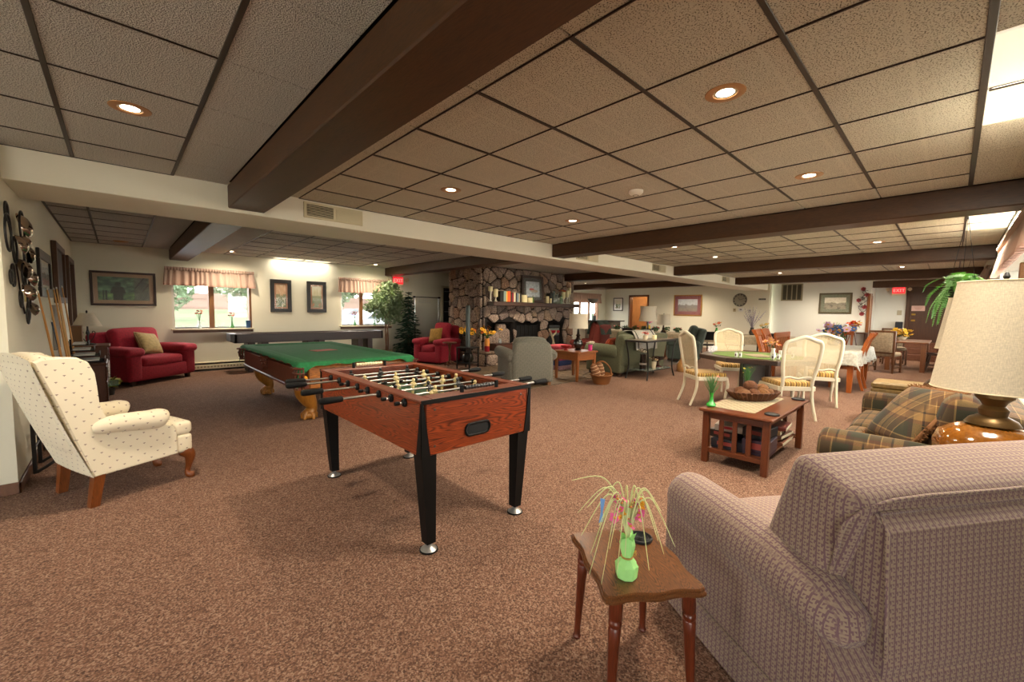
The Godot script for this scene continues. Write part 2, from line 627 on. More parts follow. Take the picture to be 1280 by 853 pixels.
func shell():
	var wall := mt("wall_paint", "d8d4c0", .75, 0, {"hm": T.tileh, "hs": .03, "sc": V(2, 2, 2), "world": true})
	var cream := mt("soffit_paint", "e2dcca", .6)
	st("floor", b2(-5.2, 19.6, -.12, 0, -12.3, 2.8), mt("carpet", "dfd4ca", 1.0, 0, {"tex": T.carpet, "sc": V(1.7, 1.7, 1.7), "world": true, "hm": T.carpeth, "hs": .7}))
	var g := G.new()
	g.box(V(-.685, 1.3, -7.98), V(.2, 2.6, 6.6))
	g.box(V(-2.94, 1.3, -4.78), V(4.31, 2.6, .2))
	st("wall_left", g, wall)
	var wb := mt("baseboard_wood", "7a5238", .5, 0, {"tex": T.soft, "sc": V(6, 6, 6)})
	var bl := snode("baseboard_left")
	obj("board", b2(-.585, -.57, 0, .085, -11.14, -4.665, .004), wb, bl)
	obj("board", b2(-5, -.57, 0, .085, -4.68, -4.665, .004), wb, bl)
	g = G.new()
	wallx(g, -.8, 11.6, -11.35, -11.15, 2.6, [[.82, 2.25, .93, 2.12], [4.28, 5.72, .95, 2.12]])
	g.box(V(11.5, 1.3, -11.7), V(.2, 2.6, .75))
	st("wall_garden", g, wall)
	g = G.new()
	wallx(g, 11.5, 18.0, -12.25, -12.05, 2.6, [[15.3, 17.25, .85, 2.12]])
	st("wall_garden_far", g, wall)
	# the far cross wall, with an open doorway
	g = G.new()
	g.box(V(17.94, 1.3, -11.42), V(.2, 2.6, 1.46))
	g.box(V(17.94, 2.38, -10.2), V(.2, .44, .98))
	g.box(V(17.94, 1.3, -7.24), V(.2, 2.6, 4.94))
	st("wall_far", g, wall)
	g = G.new()
	g.box(V(18.24, 1.3, -3.36), V(.2, 2.6, 2.92))
	g.box(V(18.77, 1.3, -2.0), V(.86, 2.599, .199))
	st("wall_far_dining", g, mt("wall_paint_cool", "d0d0c8", .75))
	st("wall_entry", b2(19.2, 19.4, 0, 2.6, -2.1, .62), mt("wall_paint_cool", "d0d0c8", .75))
	# room beyond the far doorway: panelled in wood, window light
	var fr := snode("wall_back_room")
	obj("panelling", b2(20.4, 20.5, 0, 2.6, -12.2, -9.0), wood("oak_panel", "86582f", 1, .5, false), fr)
	obj("side", b2(18.04, 20.4, 0, 2.6, -9.1, -9.0), wall, fr)
	obj("side", b2(18.04, 20.4, 0, 2.6, -12.25, -12.1), wall, fr)
	var rl := OmniLight3D.new()
	rl.light_color = C("ffe2b8")
	rl.light_energy = 2.0
	rl.omni_range = 20
	rl.omni_attenuation = 2
	rl.light_size = .08
	rl.shadow_enabled = true
	rl.position = V(19.2, 2.38, -10.6)
	fr.add_child(rl)
	obj("bulb_light", lat([0, 2.3, .06, 2.32, .1, 2.4, .1, 2.46, 0, 2.46], 16, V(19.2, 0, -10.6)), mt("bulb_glow", "fff1d8", .5, 0, {"emit": "fff0d2", "en": 3.0}), fr)
	obj("cover", b2(18.04, 20.5, 2.55, 2.6, -12.2, -9.0), wall, fr)
	obj("floor_board", b2(17.84, 20.5, -.05, .003, -12.2, -9.0), wood("oak_panel", "86582f", 0, .5, false), fr)
	# window side of the room: two broad openings on the far part, a bay beside the camera
	g = G.new()
	wallx(g, 3.2, 19.4, .42, .64, 2.6, [[3.7, 9.0, .75, 2.05], [10.9, 14.2, .75, 2.05], [14.9, 17.9, .75, 2.05]])
	st("wall_right", g, mt("wall_paint_cool", "d0d0c8", .75))
	g = G.new()
	g.box(V(3.3, 1.3, 1.62), V(.2, 2.6, 2.0))
	wallx(g, -5.2, 3.4, 2.6, 2.8, 2.6, [[-4.5, -.7, .4, 2.15]])
	st("wall_behind", g, wall)
	g = G.new()
	for a in [[-4.88, -3.9], [-2.0, 2.8]]:
		g.box(V(-5.1, 1.3, (a[0] + a[1]) * .5), V(.2, 2.6, a[1] - a[0]))
	g.box(V(-5.1, .4, -2.95), V(.2, .8, 1.9))
	g.box(V(-5.1, 2.35, -2.95), V(.2, .5, 1.9))
	st("wall_left_near", g, wall)
	# dropped soffit that carries the ducts
	st("trim_1", b2(-.585, 17.85, 2.32, 2.6, -5.65, -4.86, .004), cream)

func tiles(parent: Node, xs: Array, zs: Array, m: Material, cache: Dictionary):
	for i in xs.size() - 1:
		for j in zs.size() - 1:
			var w: float = absf(xs[i + 1] - xs[i]) - .008
			var d: float = absf(zs[j + 1] - zs[j]) - .008
			var key := "%.3f %.3f" % [w, d]
			if not cache.has(key):
				cache[key] = bx(V(0, .009, 0), V(w, .018, d), .005).done()
			var o := obj("tile", cache[key], m, parent, V((xs[i] + xs[i + 1]) * .5, CEIL + rng.randf_range(0, .0012), (zs[j] + zs[j + 1]) * .5))
			if rng.randf() < .5:
				o.rotation.y = PI
func tilemass(parent: Node, rects: Array, m: Material):
	# boards too far off to tell apart
	var g := G.new()
	for r in rects:
		var x: float = r[0]
		while x < r[1] - .01:
			var x1 := minf(x + .61, r[1])
			var z: float = r[2]
			while z < r[3] - .01:
				var z1 := minf(z + .63, r[3])
				g.box(V((x + x1) * .5, CEIL + .009, (z + z1) * .5), V(x1 - x - .008, .018, z1 - z - .008), .004)
				z = z1
			x = x1
	var o := obj("tile_field", g, m, parent)
	o.set_meta("kind", "stuff")
func seq(a: float, step: float, n: int) -> Array:
	var o := []
	for i in n:
		o.append(a + step * i)
	return o
func bars(parent: Node, xs: Array, zs: Array, main_x: bool, m: Material):
	for i in range(0, xs.size()):
		var w: float = .009 if main_x else .024
		obj("grid_bar", bx(V(0, 0, 0), V(w, .008, absf(zs[-1] - zs[0])), .002), m, parent, V(xs[i], CEIL - .001, (zs[0] + zs[-1]) * .5))
	for j in range(0, zs.size()):
		var w: float = .024 if main_x else .009
		obj("grid_bar", bx(V(0, 0, 0), V(absf(xs[-1] - xs[0]), .006, w), .002), m, parent, V((xs[0] + xs[-1]) * .5, CEIL - .002, zs[j]))
func ceiling_work():
	var c := snode("ceiling")
	var rough := mt("ceiling_board", "f6f2ea", .95, 0, {"tex": T.plaster, "sc": V(3.3, 3.3, 3.3), "world": true, "hm": T.tileh, "hs": 1.8})
	var pitted := mt("ceiling_board_pitted", "d2cbb8", .95, 0, {"tex": T.pit, "sc": V(2.2, 2.2, 2.2), "world": true, "hm": T.pit, "hs": .35})
	var bar := mt("grid_metal", "2a1c12", .45)
	obj("slab", b2(-5.2, 19.6, 2.61, 2.8, -12.3, 2.8), mt("slab", "1c1712", .95), c)
	var cache := {}
	var zl := [-4.86] + seq(-4.365, .632, 8) + [.42]
	zl = [-4.86, -4.368, -3.73, -3.09, -2.449, -1.82, -1.19, -.562, .035]
	var xl := [-2.055, -1.44, -.83, -.215, .40, .81]
	tiles(c, xl, [-4.86, -4.368, -3.73, -3.09, -2.449, -1.82, -1.19], rough, cache)
	bars(c, xl.slice(0, 5), [-4.86, -4.368, -3.73, -3.09, -2.449, -1.82, -1.19], false, bar)
	var x1 := [1.12, 1.447, 2.06, 2.67, 3.255, 3.87, 4.46, 5.06, 5.53]
	tiles(c, x1, zl, pitted, cache)
	bars(c, x1.slice(1, 8), zl, true, bar)
	obj("grid_bar", b2(1.12, 5.53, CEIL - .006, CEIL, .02, .05, .002), bar, c)
	tiles(c, [1.12, 2.06, 2.67], [.035, .42], pitted, cache)
	tiles(c, [3.87, 4.46, 5.06, 5.53], [.035, .42], pitted, cache)
	var x2 := [5.85, 6.45, 7.06, 7.68, 8.3, 8.9, 9.5, 10.12]
	tiles(c, x2, zl, pitted, cache)
	bars(c, x2.slice(1, 7), zl, true, bar)
	tiles(c, [5.85, 6.45, 7.06], [.035, .42], pitted, cache)
	tiles(c, [8.3, 8.9, 9.5, 10.12], [.035, .42], pitted, cache)
	tilemass(c, [[10.44, 14.4, -4.86, .42], [14.75, 18.3, -4.86, .42], [18.6, 19.2, -1.9, .42], [-5.0, -2.06, -4.68, 2.6], [-2.055, .81, -1.19, 2.6], [1.12, 3.2, .42, 2.6]], pitted)

	bars(c, [10.44, 14.4], [-4.86, -3.6, -2.4, -1.19, .035], true, bar)
	var r := snode("ceiling_rear")
	var zr := [-11.15, -10.55, -9.92, -9.29, -8.66, -8.03, -7.4, -6.77, -6.14, -5.65]
	tiles(r, [-.585, -.215, .40, .81], zr, rough, cache)
	bars(r, [-.57, -.215, .40], zr, false, bar)
	var x3 := [1.12, 1.75, 2.36, 2.97, 3.58, 4.19, 4.8, 5.55]
	tiles(r, x3, zr, rough, cache)
	bars(r, x3.slice(1, 7), zr, false, bar)
	tilemass(r, [[5.87, 10.12, -11.15, -5.65], [10.44, 14.4, -12.05, -5.65], [14.75, 17.84, -12.05, -5.65]], rough)

func beams():
	var side := wood("beam_wood", "553419", 2, .45, false, .6)
	var rows := [[.81, 1.12, -4.86, 2.6, "huge dark stained timber beam overhead between the two kinds of ceiling tile"], [5.53, 5.85, -4.86, .42, "dark timber beam crossing the lounge ceiling above the coffee table"], [10.12, 10.44, -4.86, .42, "third dark timber beam, in front of the dining tables"], [14.4, 14.75, -4.86, .42, "fourth dark timber beam, just before the wall with the round clock"], [18.3, 18.6, -1.9, .42, "short brown timber beam over the entry with the brown door"],
		[.81, 1.12, -11.15, -5.65, "dark timber beam that meets the garden wall above the left window"], [5.55, 5.87, -11.15, -5.65, "dark timber beam running to the stone fireplace and the exit sign"], [10.12, 10.44, -9.5, -5.65, "dark timber beam end right of the stone chimney"], [14.4, 14.75, -12.05, -5.65, "thin looking timber beam above the far small garden window"]]
	for b in rows:
		var o := obj("ceiling_beam", bx(Vector3.ZERO, V(b[1] - b[0], .214, absf(b[3] - b[2]) - .004), .008), side, self, V((b[0] + b[1]) * .5, 2.458, (b[2] + b[3]) * .5))
		tag(o, b[4], "beam", "timber ceiling beams")

func vent(x0: float, x1: float, label: String):
	var t := thing("air_vent", label, "vent", V(x0, 2.375, -4.86), 0, "vents in the soffit")
	var m := mt("vent_metal", "c9bd9c", .4, .3)
	var w := x1 - x0
	obj("frame", b2(0, w, 0, .17, 0, .012, .004), m, t)
	for k in 2:
		var a := w * (.05 + .48 * k)
		obj("opening", b2(a, a + w * .43, .025, .145, .011, .014), mt("vent_dark", "15110c", .9) if k == 0 else m, t)
		for i in 7:
			obj("louvre", b2(a, a + w * .43, .03 + i * .0165, .036 + i * .0165, .012, .022), m, t)
func can(x: float, z: float, where: String, big := 1.0):
	var t := thing("recessed_light", "round recessed ceiling light " + where, "light", V(x, CEIL, z), 0, "recessed ceiling lights")
	obj("trim_ring", lat([.055, .012, .06, -.004, .075, -.006, .098, -.003, .1, .001], 24), mt("can_trim", "b98a5c", .35, .4), t)
	obj("bulb", lat([0, -.004, .03, -.004, .058, .004, .058, .012], 20), mt("can_glow", "fff1d8", .5, 0, {"emit": "fff0d2", "en": 9.0}), t)
	var l := SpotLight3D.new()
	l.light_color = C("ffebce")
	l.light_energy = 2.0 * big
	l.light_size = .08
	l.spot_angle = 82
	l.spot_angle_attenuation = .9
	l.spot_range = 30
	l.spot_attenuation = 2
	l.shadow_enabled = true
	l.position = V(0, -.02, 0)
	l.rotation.x = -PI / 2
	t.add_child(l)
func panel(x0: float, x1: float, z0: float, z1: float, e: float, label: String):
	var t := thing("fluorescent_panel", label, "light", V(x0, CEIL, z0))
	var w := x1 - x0
	var d := z1 - z0
	for k in 2:
		obj("diffuser", b2(w * .5 * k + .008, w * .5 * (k + 1) - .008, -.004, .01, -.012, d), mt("panel_glow", "fff6e0", .4, 0, {"emit": "fff2d6", "en": .26}), t)
	obj("divider", b2(w * .5 - .014, w * .5 + .014, -.012, .01, 0, d), mt("grid_metal", "2a1c12", .45), t)
	for k in 2:
		var l := AreaLight3D.new()
		l.area_size = Vector2(w * .5 - .03, d - .02)
		l.light_color = C("fff4e0")
		l.light_energy = e * .5
		l.area_range = 30
		l.area_attenuation = 2
		l.shadow_enabled = true
		l.position = V(w * (.25 + .5 * k), -.008, d * .5)
		l.rotation.x = -PI / 2
		t.add_child(l)
func ceiling_fittings():
	can(.10, -3.43, "left of the huge beam")
	can(2.40, -3.43, "nearest the soffit duct vent")
	can(2.38, -.90, "large and close, upper right")
	can(4.25, -.90, "in front of the lounge beam, right row")
	can(4.29, -3.43, "in front of the lounge beam, left row")
	can(6.99, -.89, "just behind the lounge beam, right row")
	can(8.74, -.89, "between second and third beams, right row")
	can(7.15, -3.44, "just behind the lounge beam, left row")
	can(8.93, -3.42, "between second and third beams, left row")
	can(13.4, -.89, "before the fourth beam, right row", 1.5)
	can(13.43, -3.38, "before the fourth beam, left row", 1.5)
	can(17.4, -.89, "next to the entry beam", 1.5)
	can(1.78, -10.5, "above the left garden window")
	can(4.97, -10.5, "above the right garden window")
	can(13.8, -10.3, "right of the stone chimney", 1.5)
	can(7.6, -6.85, "behind the soffit, above the hearth", 1.8)
	can(10.2, -6.85, "behind the soffit, right of the hearth", 1.6)
	can(12.8, -6.85, "behind the soffit, over the grey green armchair")
	can(16.6, -7.6, "close to the wall with the red framed picture", 1.6)
	can(16.8, -3.2, "close to the dining wall with the grille", 1.6)
	var off := thing("smoke_detector", "small tan unlit ceiling fitting over the red loveseat", "detector", V(.09, CEIL, -10.47))
	obj("plate", lat([0, -.02, .09, -.016, .11, 0], 18), mt("tan_plastic", "b08a62", .6), off)
	for a in [[3.65, -2.16, "round white smoke detector on the lounge ceiling"], [3.78, -8.67, "round white smoke detector above the pool table"]]:
		var s := thing("smoke_detector", a[2], "detector", V(a[0], CEIL, a[1]))
		obj("housing", lat([0, -.045, .03, -.045, .055, -.035, .068, -.02, .07, 0], 20), mt("white_plastic", "ded6c6", .5), s)
		obj("grille", lat([.02, -.047, .028, -.049, .03, -.045], 16), mt("grey_plastic", "8d877c", .5), s)
	vent(1.49, 2.14, "cream duct vent beside the huge beam")
	vent(6.2, 6.9, "cream duct vent just behind the lounge beam")
	vent(9.05, 9.7, "cream duct vent before the third beam")
	vent(13.3, 13.9, "cream duct vent before the fourth beam")
	panel(2.67, 3.865, .055, .40, 3.6, "lit fluorescent ceiling panel near the camera at right")
	panel(7.08, 8.31, .05, .40, 5.0, "lit fluorescent ceiling panel next to the pink valance")
	panel(2.70, 3.98, -11.10, -10.86, .7, "lit fluorescent strip above the two framed pictures")

func valance(x0: float, x1: float, y0: float, y1: float, z: float, label: String, sgn := 1.0, folds := 16):
	var t := thing("window_valance", label, "valance", V((x0 + x1) * .5, y0, z), 0, "pink gathered valances")
	var w := x1 - x0
	var h := y1 - y0
	var m := mt("valance_cloth", "dcbfae", .95, 0, {"tex": T.fine, "sc": V(3, 3, 3), "back": "a88a78"})
	var f := func(u: float, v: float) -> Vector3:
		var a := u * folds * TAU
		var flare := 1.0 + .04 * (1 - v)
		return V((u - .5) * w * flare, v * h, sgn * (.03 + .05 * (1 - v) + (.018 + .012 * (1 - v)) * sin(a + sin(u * 17.0) * 2.0)))
	var g := G.new()
	g.grid(f, folds * 6, 6)
	obj("skirt", g, m, t)
	g = G.new()
	g.grid(func(u: float, v: float) -> Vector3:
		return V((u - .5) * w, h * (.8 + .2 * v) + .012 * sin(u * folds * 2.7 * TAU) * v, sgn * (.05 + .025 * sin(v * PI) + .012 * sin(u * folds * 2 * TAU))), folds * 8, 4)
	obj("gathered_header", g, m, t)
	g = G.new()
	g.grid(func(u: float, v: float) -> Vector3:
		var p: Vector3 = f.call(u, v * .09)
		return p + V(0, -.006, sgn * .004), folds * 6, 1)
	obj("hem", g, mt("valance_hem", "b08a7c", .95), t)
	obj("rod", bx(V(0, h * .88, sgn * .02), V(w, .03, .012), .004), mt("rod_white", "ddd6c8", .5), t)
func window(n: int, x0: float, x1: float, y0: float, y1: float, z: float, mull: Array):
	var t := snode("window_%d" % n)
	var oak := wood("window_oak", "8f6038", 1, .5, false)
	var oakx := wood("window_oak", "8f6038", 0, .5, false)
	var zc := z - .11
	obj("jamb", b2(x0, x0 + .04, y0, y1, z - .2, z), mt("reveal_white", "dcd8cc", .7), t)
	obj("jamb", b2(x1 - .045, x1, y0, y1, z - .18, z + .004), oak, t)
	obj("head", b2(x0, x1, y1 - .05, y1, z - .18, z), oakx, t)
	obj("sash_rail", b2(x0, x1, y0 + .0, y0 + .03, zc - .03, zc + .03), mt("sash_grey", "8a8884", .5), t)
	for m in mull:
		obj("mullion", b2(m - .05, m + .05, y0, y1, zc - .03, zc + .04, .006), oak, t)
	var ed: Array = [x0 + .04] + mull + [x1 - .045]
	for i in ed.size() - 1:
		obj("pane", b2(ed[i], ed[i + 1], y0 + .03, y1 - .05, zc - .003, zc + .003), mt("window_glass", "ffffff", .02, 0, {"alpha": .06}), t)
		obj("crank", tub([V(ed[i] + .12, y0 + .05, zc + .04), V(ed[i] + .16, y0 + .04, zc + .08), V(ed[i] + .2, y0 + .035, zc + .08)], .006, 6), mt("chrome", "c8c8c8", .2, 1.0), t)
	obj("sill", b2(x0 - .03, x1 + .03, y0 - .03, y0, z - .2, z + .1, .006), mt("sill_cream", "d8c9a8", .5), t)
	obj("apron", b2(x0, x1 + .02, y0 - .09, y0 - .03, z, z + .02, .004), wood("sill_oak", "6e4526", 0, .5, false), t)
func windows():
	window(1, .82, 2.25, .93, 2.12, -11.15, [1.505])
	window(2, 4.28, 5.72, .95, 2.12, -11.15, [4.88])
	window(3, 15.3, 17.25, .85, 2.12, -12.05, [15.9, 16.6])
	valance(.72, 2.3, 1.84, 2.21, -11.12, "pink gathered valance over the window behind the red loveseat")
	valance(4.22, 5.75, 1.84, 2.22, -11.12, "pink gathered valance over the window behind the ficus")
	valance(15.15, 17.35, 1.85, 2.3, -12.02, "small distant pink valance right of the stone chimney")
	valance(3.9, 8.2, 1.92, 2.3, .41, "long pleated pink valance on the window wall at far right", -1.0, 26)
	valance(10.8, 14.4, 1.92, 2.3, .41, "pink valance beyond the fern on the window wall", -1.0, 18)
	for a in [[3, 3.7, 9.0, [5.0, 6.35, 7.7]], [4, 10.9, 14.2, [12.0, 13.1]], [6, 14.9, 17.9, [15.9, 16.9]]]:
		var t := snode("window_%d" % (a[0] + 1))
		for m in a[3]:
			obj("mullion", b2(m - .04, m + .04, .75, 2.05, .5, .56, .006), wood("window_oak", "8f6038", 1, .5, false), t)
		obj("pane", b2(a[1], a[2], .75, 2.05, .525, .531), mt("window_glass", "ffffff", .02, 0, {"alpha": .06}), t)
		obj("sill", b2(a[1] - .02, a[2] + .02, .72, .75, .38, .64, .006), mt("sill_cream", "d8c9a8", .5), t)
	for a in [[6, -4.5, -.7]]:
		var t := snode("window_%d" % a[0])
		obj("mullion", b2((a[1] + a[2]) * .5 - .04, (a[1] + a[2]) * .5 + .04, .4, 2.15, 2.66, 2.72), wood("window_oak", "8f6038", 1, .5, false), t)
		obj("pane", b2(a[1], a[2], .4, 2.15, 2.685, 2.69), mt("window_glass", "ffffff", .02, 0, {"alpha": .06}), t)

func leaves(n: int, c: Vector3, s: Vector3, size: float, sd: int, shell := .55) -> G:
	var g := G.new()
	var r := RandomNumberGenerator.new()
	r.seed = sd
	g.fl()
	for i in n:
		var d := V(r.randfn(), r.randfn(), r.randfn()).normalized() * pow(r.randf_range(shell, 1.0), .5)
		var p := c + d * s
		var b := Basis.from_euler(V(r.randf() * TAU, r.randf() * TAU, r.randf() * TAU))
		var l := size * r.randf_range(.7, 1.3)
		var u := b.x * l
		var w := b.y * l * .42
		var k := b.z * l * .12
		g.tri(p - u, p - w + k, p + u, b.z)
		g.tri(p - u, p + u, p + w + k, b.z)
	return g
func outdoors():
	var lawn := G.new()
	lawn.grid(func(u: float, v: float) -> Vector3:
		var z := lerpf(-19.0, -70.0, v)
		return V(lerpf(-20, 80, u), -.05 + 1.15 * smoothstep(-18.0, -56.0, z) , z), 10, 14)
	var o := st("floor_lawn", lawn, mt("lawn", "44562a", 1.0, 0, {"tex": T.blot, "sc": V(.3, .3, .3), "world": true}))
	st("floor_drive", b2(-20, 80, -.3, -.1, -24, -12.3), mt("tarmac", "66686c", .9))
	st("floor_yard", b2(-30, 60, -.3, -.1, 2.8, 40), mt("patio", "d2ccbc", .9))
	st("floor_patio", b2(3.4, 60, -.3, -.11, .64, 2.8), mt("patio", "d2ccbc", .9))
	st("floor_patio_left", b2(-30, -5.2, -.3, -.1, -12, 2.8), mt("patio", "d2ccbc", .9))
	var f := thing("board_fence", "weathered board fence along the far edge of the lawn", "fence", V(0, .9, -58))
	var g := G.new()
	var x := -14.0
	while x < 62:
		g.box(V(x, 1.0 + .03 * sin(x * 7), 0), V(.296, 2.0, .04))
		x += .3
	var bd := obj("boards", g, mt("fence_wood", "7a6258", .9), f)
	bd.set_meta("kind", "stuff")
	for k in 2:
		obj("rail", b2(-14, 62, .4 + k, .5 + k, .03, .08), mt("fence_wood", "7a6258", .9), f)
	var leaf := mt("leaf_soft", "4a5f42", .8, 0, {"back": "2c4220"})
	var rows := [[2.3, -36.0, 1.7, "rounded shrub tree on the lawn seen through the left pane"], [9.5, -47.0, 2.6, "tall broad tree by the fence seen through the right pane"], [-1.5, -52.0, 3.0, "tree at the left edge of the garden view"], [18.5, -52.0, 2.8, "garden tree seen above the parked cars"], [27.0, -50.0, 3.0, "garden tree behind the ficus window"], [2.0, -66.0, 5.0, "large hazy tree beyond the fence, left"], [13.5, -68.0, 5.2, "large hazy tree beyond the fence, middle"], [25.0, -67.0, 5.0, "large hazy tree beyond the fence, right"], [36.5, -69.0, 5.2, "large hazy tree beyond the fence, far right"]]
	var k := 0
	for a in rows:
		var t := thing("garden_tree", a[3], "tree", V(a[0], .6, a[1]), 0, "trees in the garden")
		obj("trunk", tub([V(0, -.4, 0), V(.05, .8, 0), V(0, 1.8, 0)], [.16, .12, .1], 8), mt("bark", "7a6a58", .9), t)
		var s: float = a[2]
		var cr := obj("crown", leaves(900, V(0, s * 1.0 + .4, 0), V(s, s * .95, s), .14 * s, 40 + k, .3), leaf, t)
		k += 1
	car(V(10.2, -.1, -21.5), .15, "8f9296", "silver car parked outside the right garden window")
	car(V(15.0, -.1, -36.0), .1, "5a7fb4", "small blue car parked farther off outside")
	car(V(15.2, -.1, -19.5), .15, "b0b2b4", "white car parked behind the ficus leaves")
func car(at: Vector3, yaw: float, col: String, label: String):
	var t := thing("parked_car", label, "car", at, yaw, "cars parked outside")
	var body := PackedVector2Array([Vector2(-2.2, .3), Vector2(-2.25, .75), Vector2(-1.9, .92), Vector2(-1.0, 1.0), Vector2(1.5, 1.02), Vector2(2.1, .95), Vector2(2.2, .6), Vector2(2.15, .3)])
	var g := G.new()
	g.prism(body, -.85, .85, 0)
	obj("body", g, mt("car_" + col, col, .25, .1, {"coat": .8}), t)
	g = G.new()
	g.t = Transform3D(Basis(), V(0, 0, 0))
	g.prism(PackedVector2Array([Vector2(-1.1, .98), Vector2(-.45, 1.45), Vector2(.95, 1.47), Vector2(1.6, 1.0)]), -.72, .72)
	obj("cabin", g, mt("car_glass", "39424a", .1), t)
	obj("roof", b2(-.45, .95, 1.45, 1.49, -.7, .7, .015), mt("car_" + col, col, .25, .1), t)
	for x in [-1.35, 1.35]:
		for z in [-.8, .8]:
			g = G.new()
			g.t = Transform3D(Basis(Vector3.RIGHT, PI / 2), V(x, .33, z))
			g.lathe(v2([0, -.1, .3, -.1, .33, -.07, .33, .07, .3, .1, 0, .1]), 18)
			obj("wheel", g, mt("tyre", "202022", .8), t)

const SIDE := Basis(Vector3(0, 0, -1), Vector3(0, 1, 0), Vector3(1, 0, 0))  # prism profile (forward, up) pushed across X

func cells(w: float, h: float, sx: float, sy: float, sd: int, jit := .42) -> Array:
	# irregular convex pieces that fill a w x h rectangle: nearest-seed regions
	var r := RandomNumberGenerator.new()
	r.seed = sd
	var s := []
	var nx := int(ceil(w / sx))
	var ny := int(ceil(h / sy))
	for j in range(-1, ny + 1):
		for i in range(-1, nx + 1):
			s.append(Vector2((i + .5 + r.randf_range(-jit, jit) + .5 * (j % 2)) * w / nx, (j + .5 + r.randf_range(-jit, jit)) * h / ny))
	var out := []
	for a in s:
		var p := PackedVector2Array([Vector2(0, 0), Vector2(w, 0), Vector2(w, h), Vector2(0, h)])
		for b in s:
			if b == a or a.distance_to(b) > 3.2 * maxf(sx, sy):
				continue
			var mid: Vector2 = (a + b) * .5
			var d: Vector2 = (b - a).normalized()
			var q := PackedVector2Array()
			for k in p.size():
				var u := p[k]
				var v := p[(k + 1) % p.size()]
				var du := (u - mid).dot(d)
				var dv := (v - mid).dot(d)
				if du <= 0:
					q.append(u)
				if (du < 0 and dv > 0) or (du > 0 and dv < 0):
					q.append(u.lerp(v, du / (du - dv)))
			p = q
			if p.size() < 3:
				break
		if p.size() >= 3:
			out.append(p)
	return out
func boulder(p: PackedVector2Array, gap: float, depth: float, r: RandomNumberGenerator) -> Array:
	# [mesh, centre] of one stone with rounded shoulders
	var c := Vector2.ZERO
	for q in p:
		c += q / p.size()
	# cut the corners once so that stones look broken, not machined
	var e := PackedVector2Array()
	for i in p.size():
		var a := p[i]
		var b := p[(i + 1) % p.size()]
		if a.distance_to(b) < .02:
			continue
		e.append(a.lerp(b, .12))
		e.append(a.lerp(b, .88))
	if e.size() < 3:
		return []
	var rings := []
	for k in [[0.0, 0.0], [.0, .6], [.006, .88], [.02, 1.0]]:
		var ring := []
		for q in e:
			var l := q.distance_to(c)
			var t: Vector2 = c + (q - c) * maxf(0.1, (l - gap - k[0]) / l)
			ring.append(V(t.x - c.x, t.y - c.y, depth * k[1]))
		rings.append(ring)
	var g := G.new()
	g.sm()
	var n := e.size()
	var tip := V(0, 0, depth * r.randf_range(.98, 1.12))
	for k in 3:
		for i in n:
			var j := (i + 1) % n
			var o: Vector3 = rings[k][i] + rings[k][j]
			g.quad(rings[k][i], rings[k][j], rings[k + 1][j], rings[k + 1][i], V(o.x, o.y, .02 if k < 2 else .3))
	for i in n:
		g.tri(rings[3][i], rings[3][(i + 1) % n], tip, V(0, 0, 1))
	return [g.done(), c]
func stone_mat(k: int) -> StandardMaterial3D:
	return mt("stone%d" % k, ["fff4ea", "e4d8d0", "fff0da", "c4bcba", "f0d0b8"][k], .9, 0, {"tex": T.stone, "sc": V(2.2, 2.2, 2.2), "world": true, "hm": T.stoneh, "hs": 1.6})
func flower(parent: Node, at: Vector3, r: float, col: Material, heart: Material, petals := 7, tilt := Vector3.ZERO):
	var g := G.new()
	g.t = Transform3D(Basis.from_euler(tilt), at)
	g.fl()
	for i in petals:
		var a := TAU * i / petals
		var d := V(cos(a), .25, sin(a)) * r
		var s := V(-sin(a), 0, cos(a)) * r * .42
		g.tri(V(0, 0, 0), d * .6 + s, d, Vector3.UP)
		g.tri(V(0, 0, 0), d, d * .6 - s, Vector3.UP)
	var bl := obj("blossom", g, col, parent)
	g = G.new()
	g.ell(at + V(0, r * .12, 0), V(r, r * .6, r) * .34, 8)
	obj("flower_heart", g, heart, bl)
func picture(label: String, at: Vector3, w: float, h: float, yaw: float, frame: Material, fw: float, matc: String, art: Texture2D, inner := .12, cat := "picture", group := "") -> Node3D:
	var t := thing("framed_picture", label, cat, at, yaw, group)
	var g := G.new()
	g.box(V(0, h * .5 - fw * .5, .012), V(w, fw, .028), .006)
	g.box(V(0, -h * .5 + fw * .5, .012), V(w, fw, .028), .006)
	g.box(V(-w * .5 + fw * .5, 0, .012), V(fw, h - 2 * fw, .028), .006)
	g.box(V(w * .5 - fw * .5, 0, .012), V(fw, h - 2 * fw, .028), .006)
	obj("frame", g, frame, t)
	obj("mat_board", bx(V(0, 0, .004), V(w - fw, h - fw, .008)), mt("matboard_" + matc, matc, .9), t)
	var iw := w - 2 * fw - 2 * inner * h
	var ih := h - 2 * fw - 2 * inner * h
	g = G.new()
	g.quad(V(-iw * .5, -ih * .5, .0095), V(iw * .5, -ih * .5, .0095), V(iw * .5, ih * .5, .0095), V(-iw * .5, ih * .5, .0095), V(0, 0, 1))
	obj("print", g, mt("print_" + label, "ffffff", .6, 0, {"tex": art, "uv": true}), t)
	obj("glazing", bx(V(0, 0, .014), V(w - 2 * fw, h - 2 * fw, .002)), mt("picture_glass", "ffffff", .03, 0, {"alpha": .04, "spec": .2}), t)
	return t
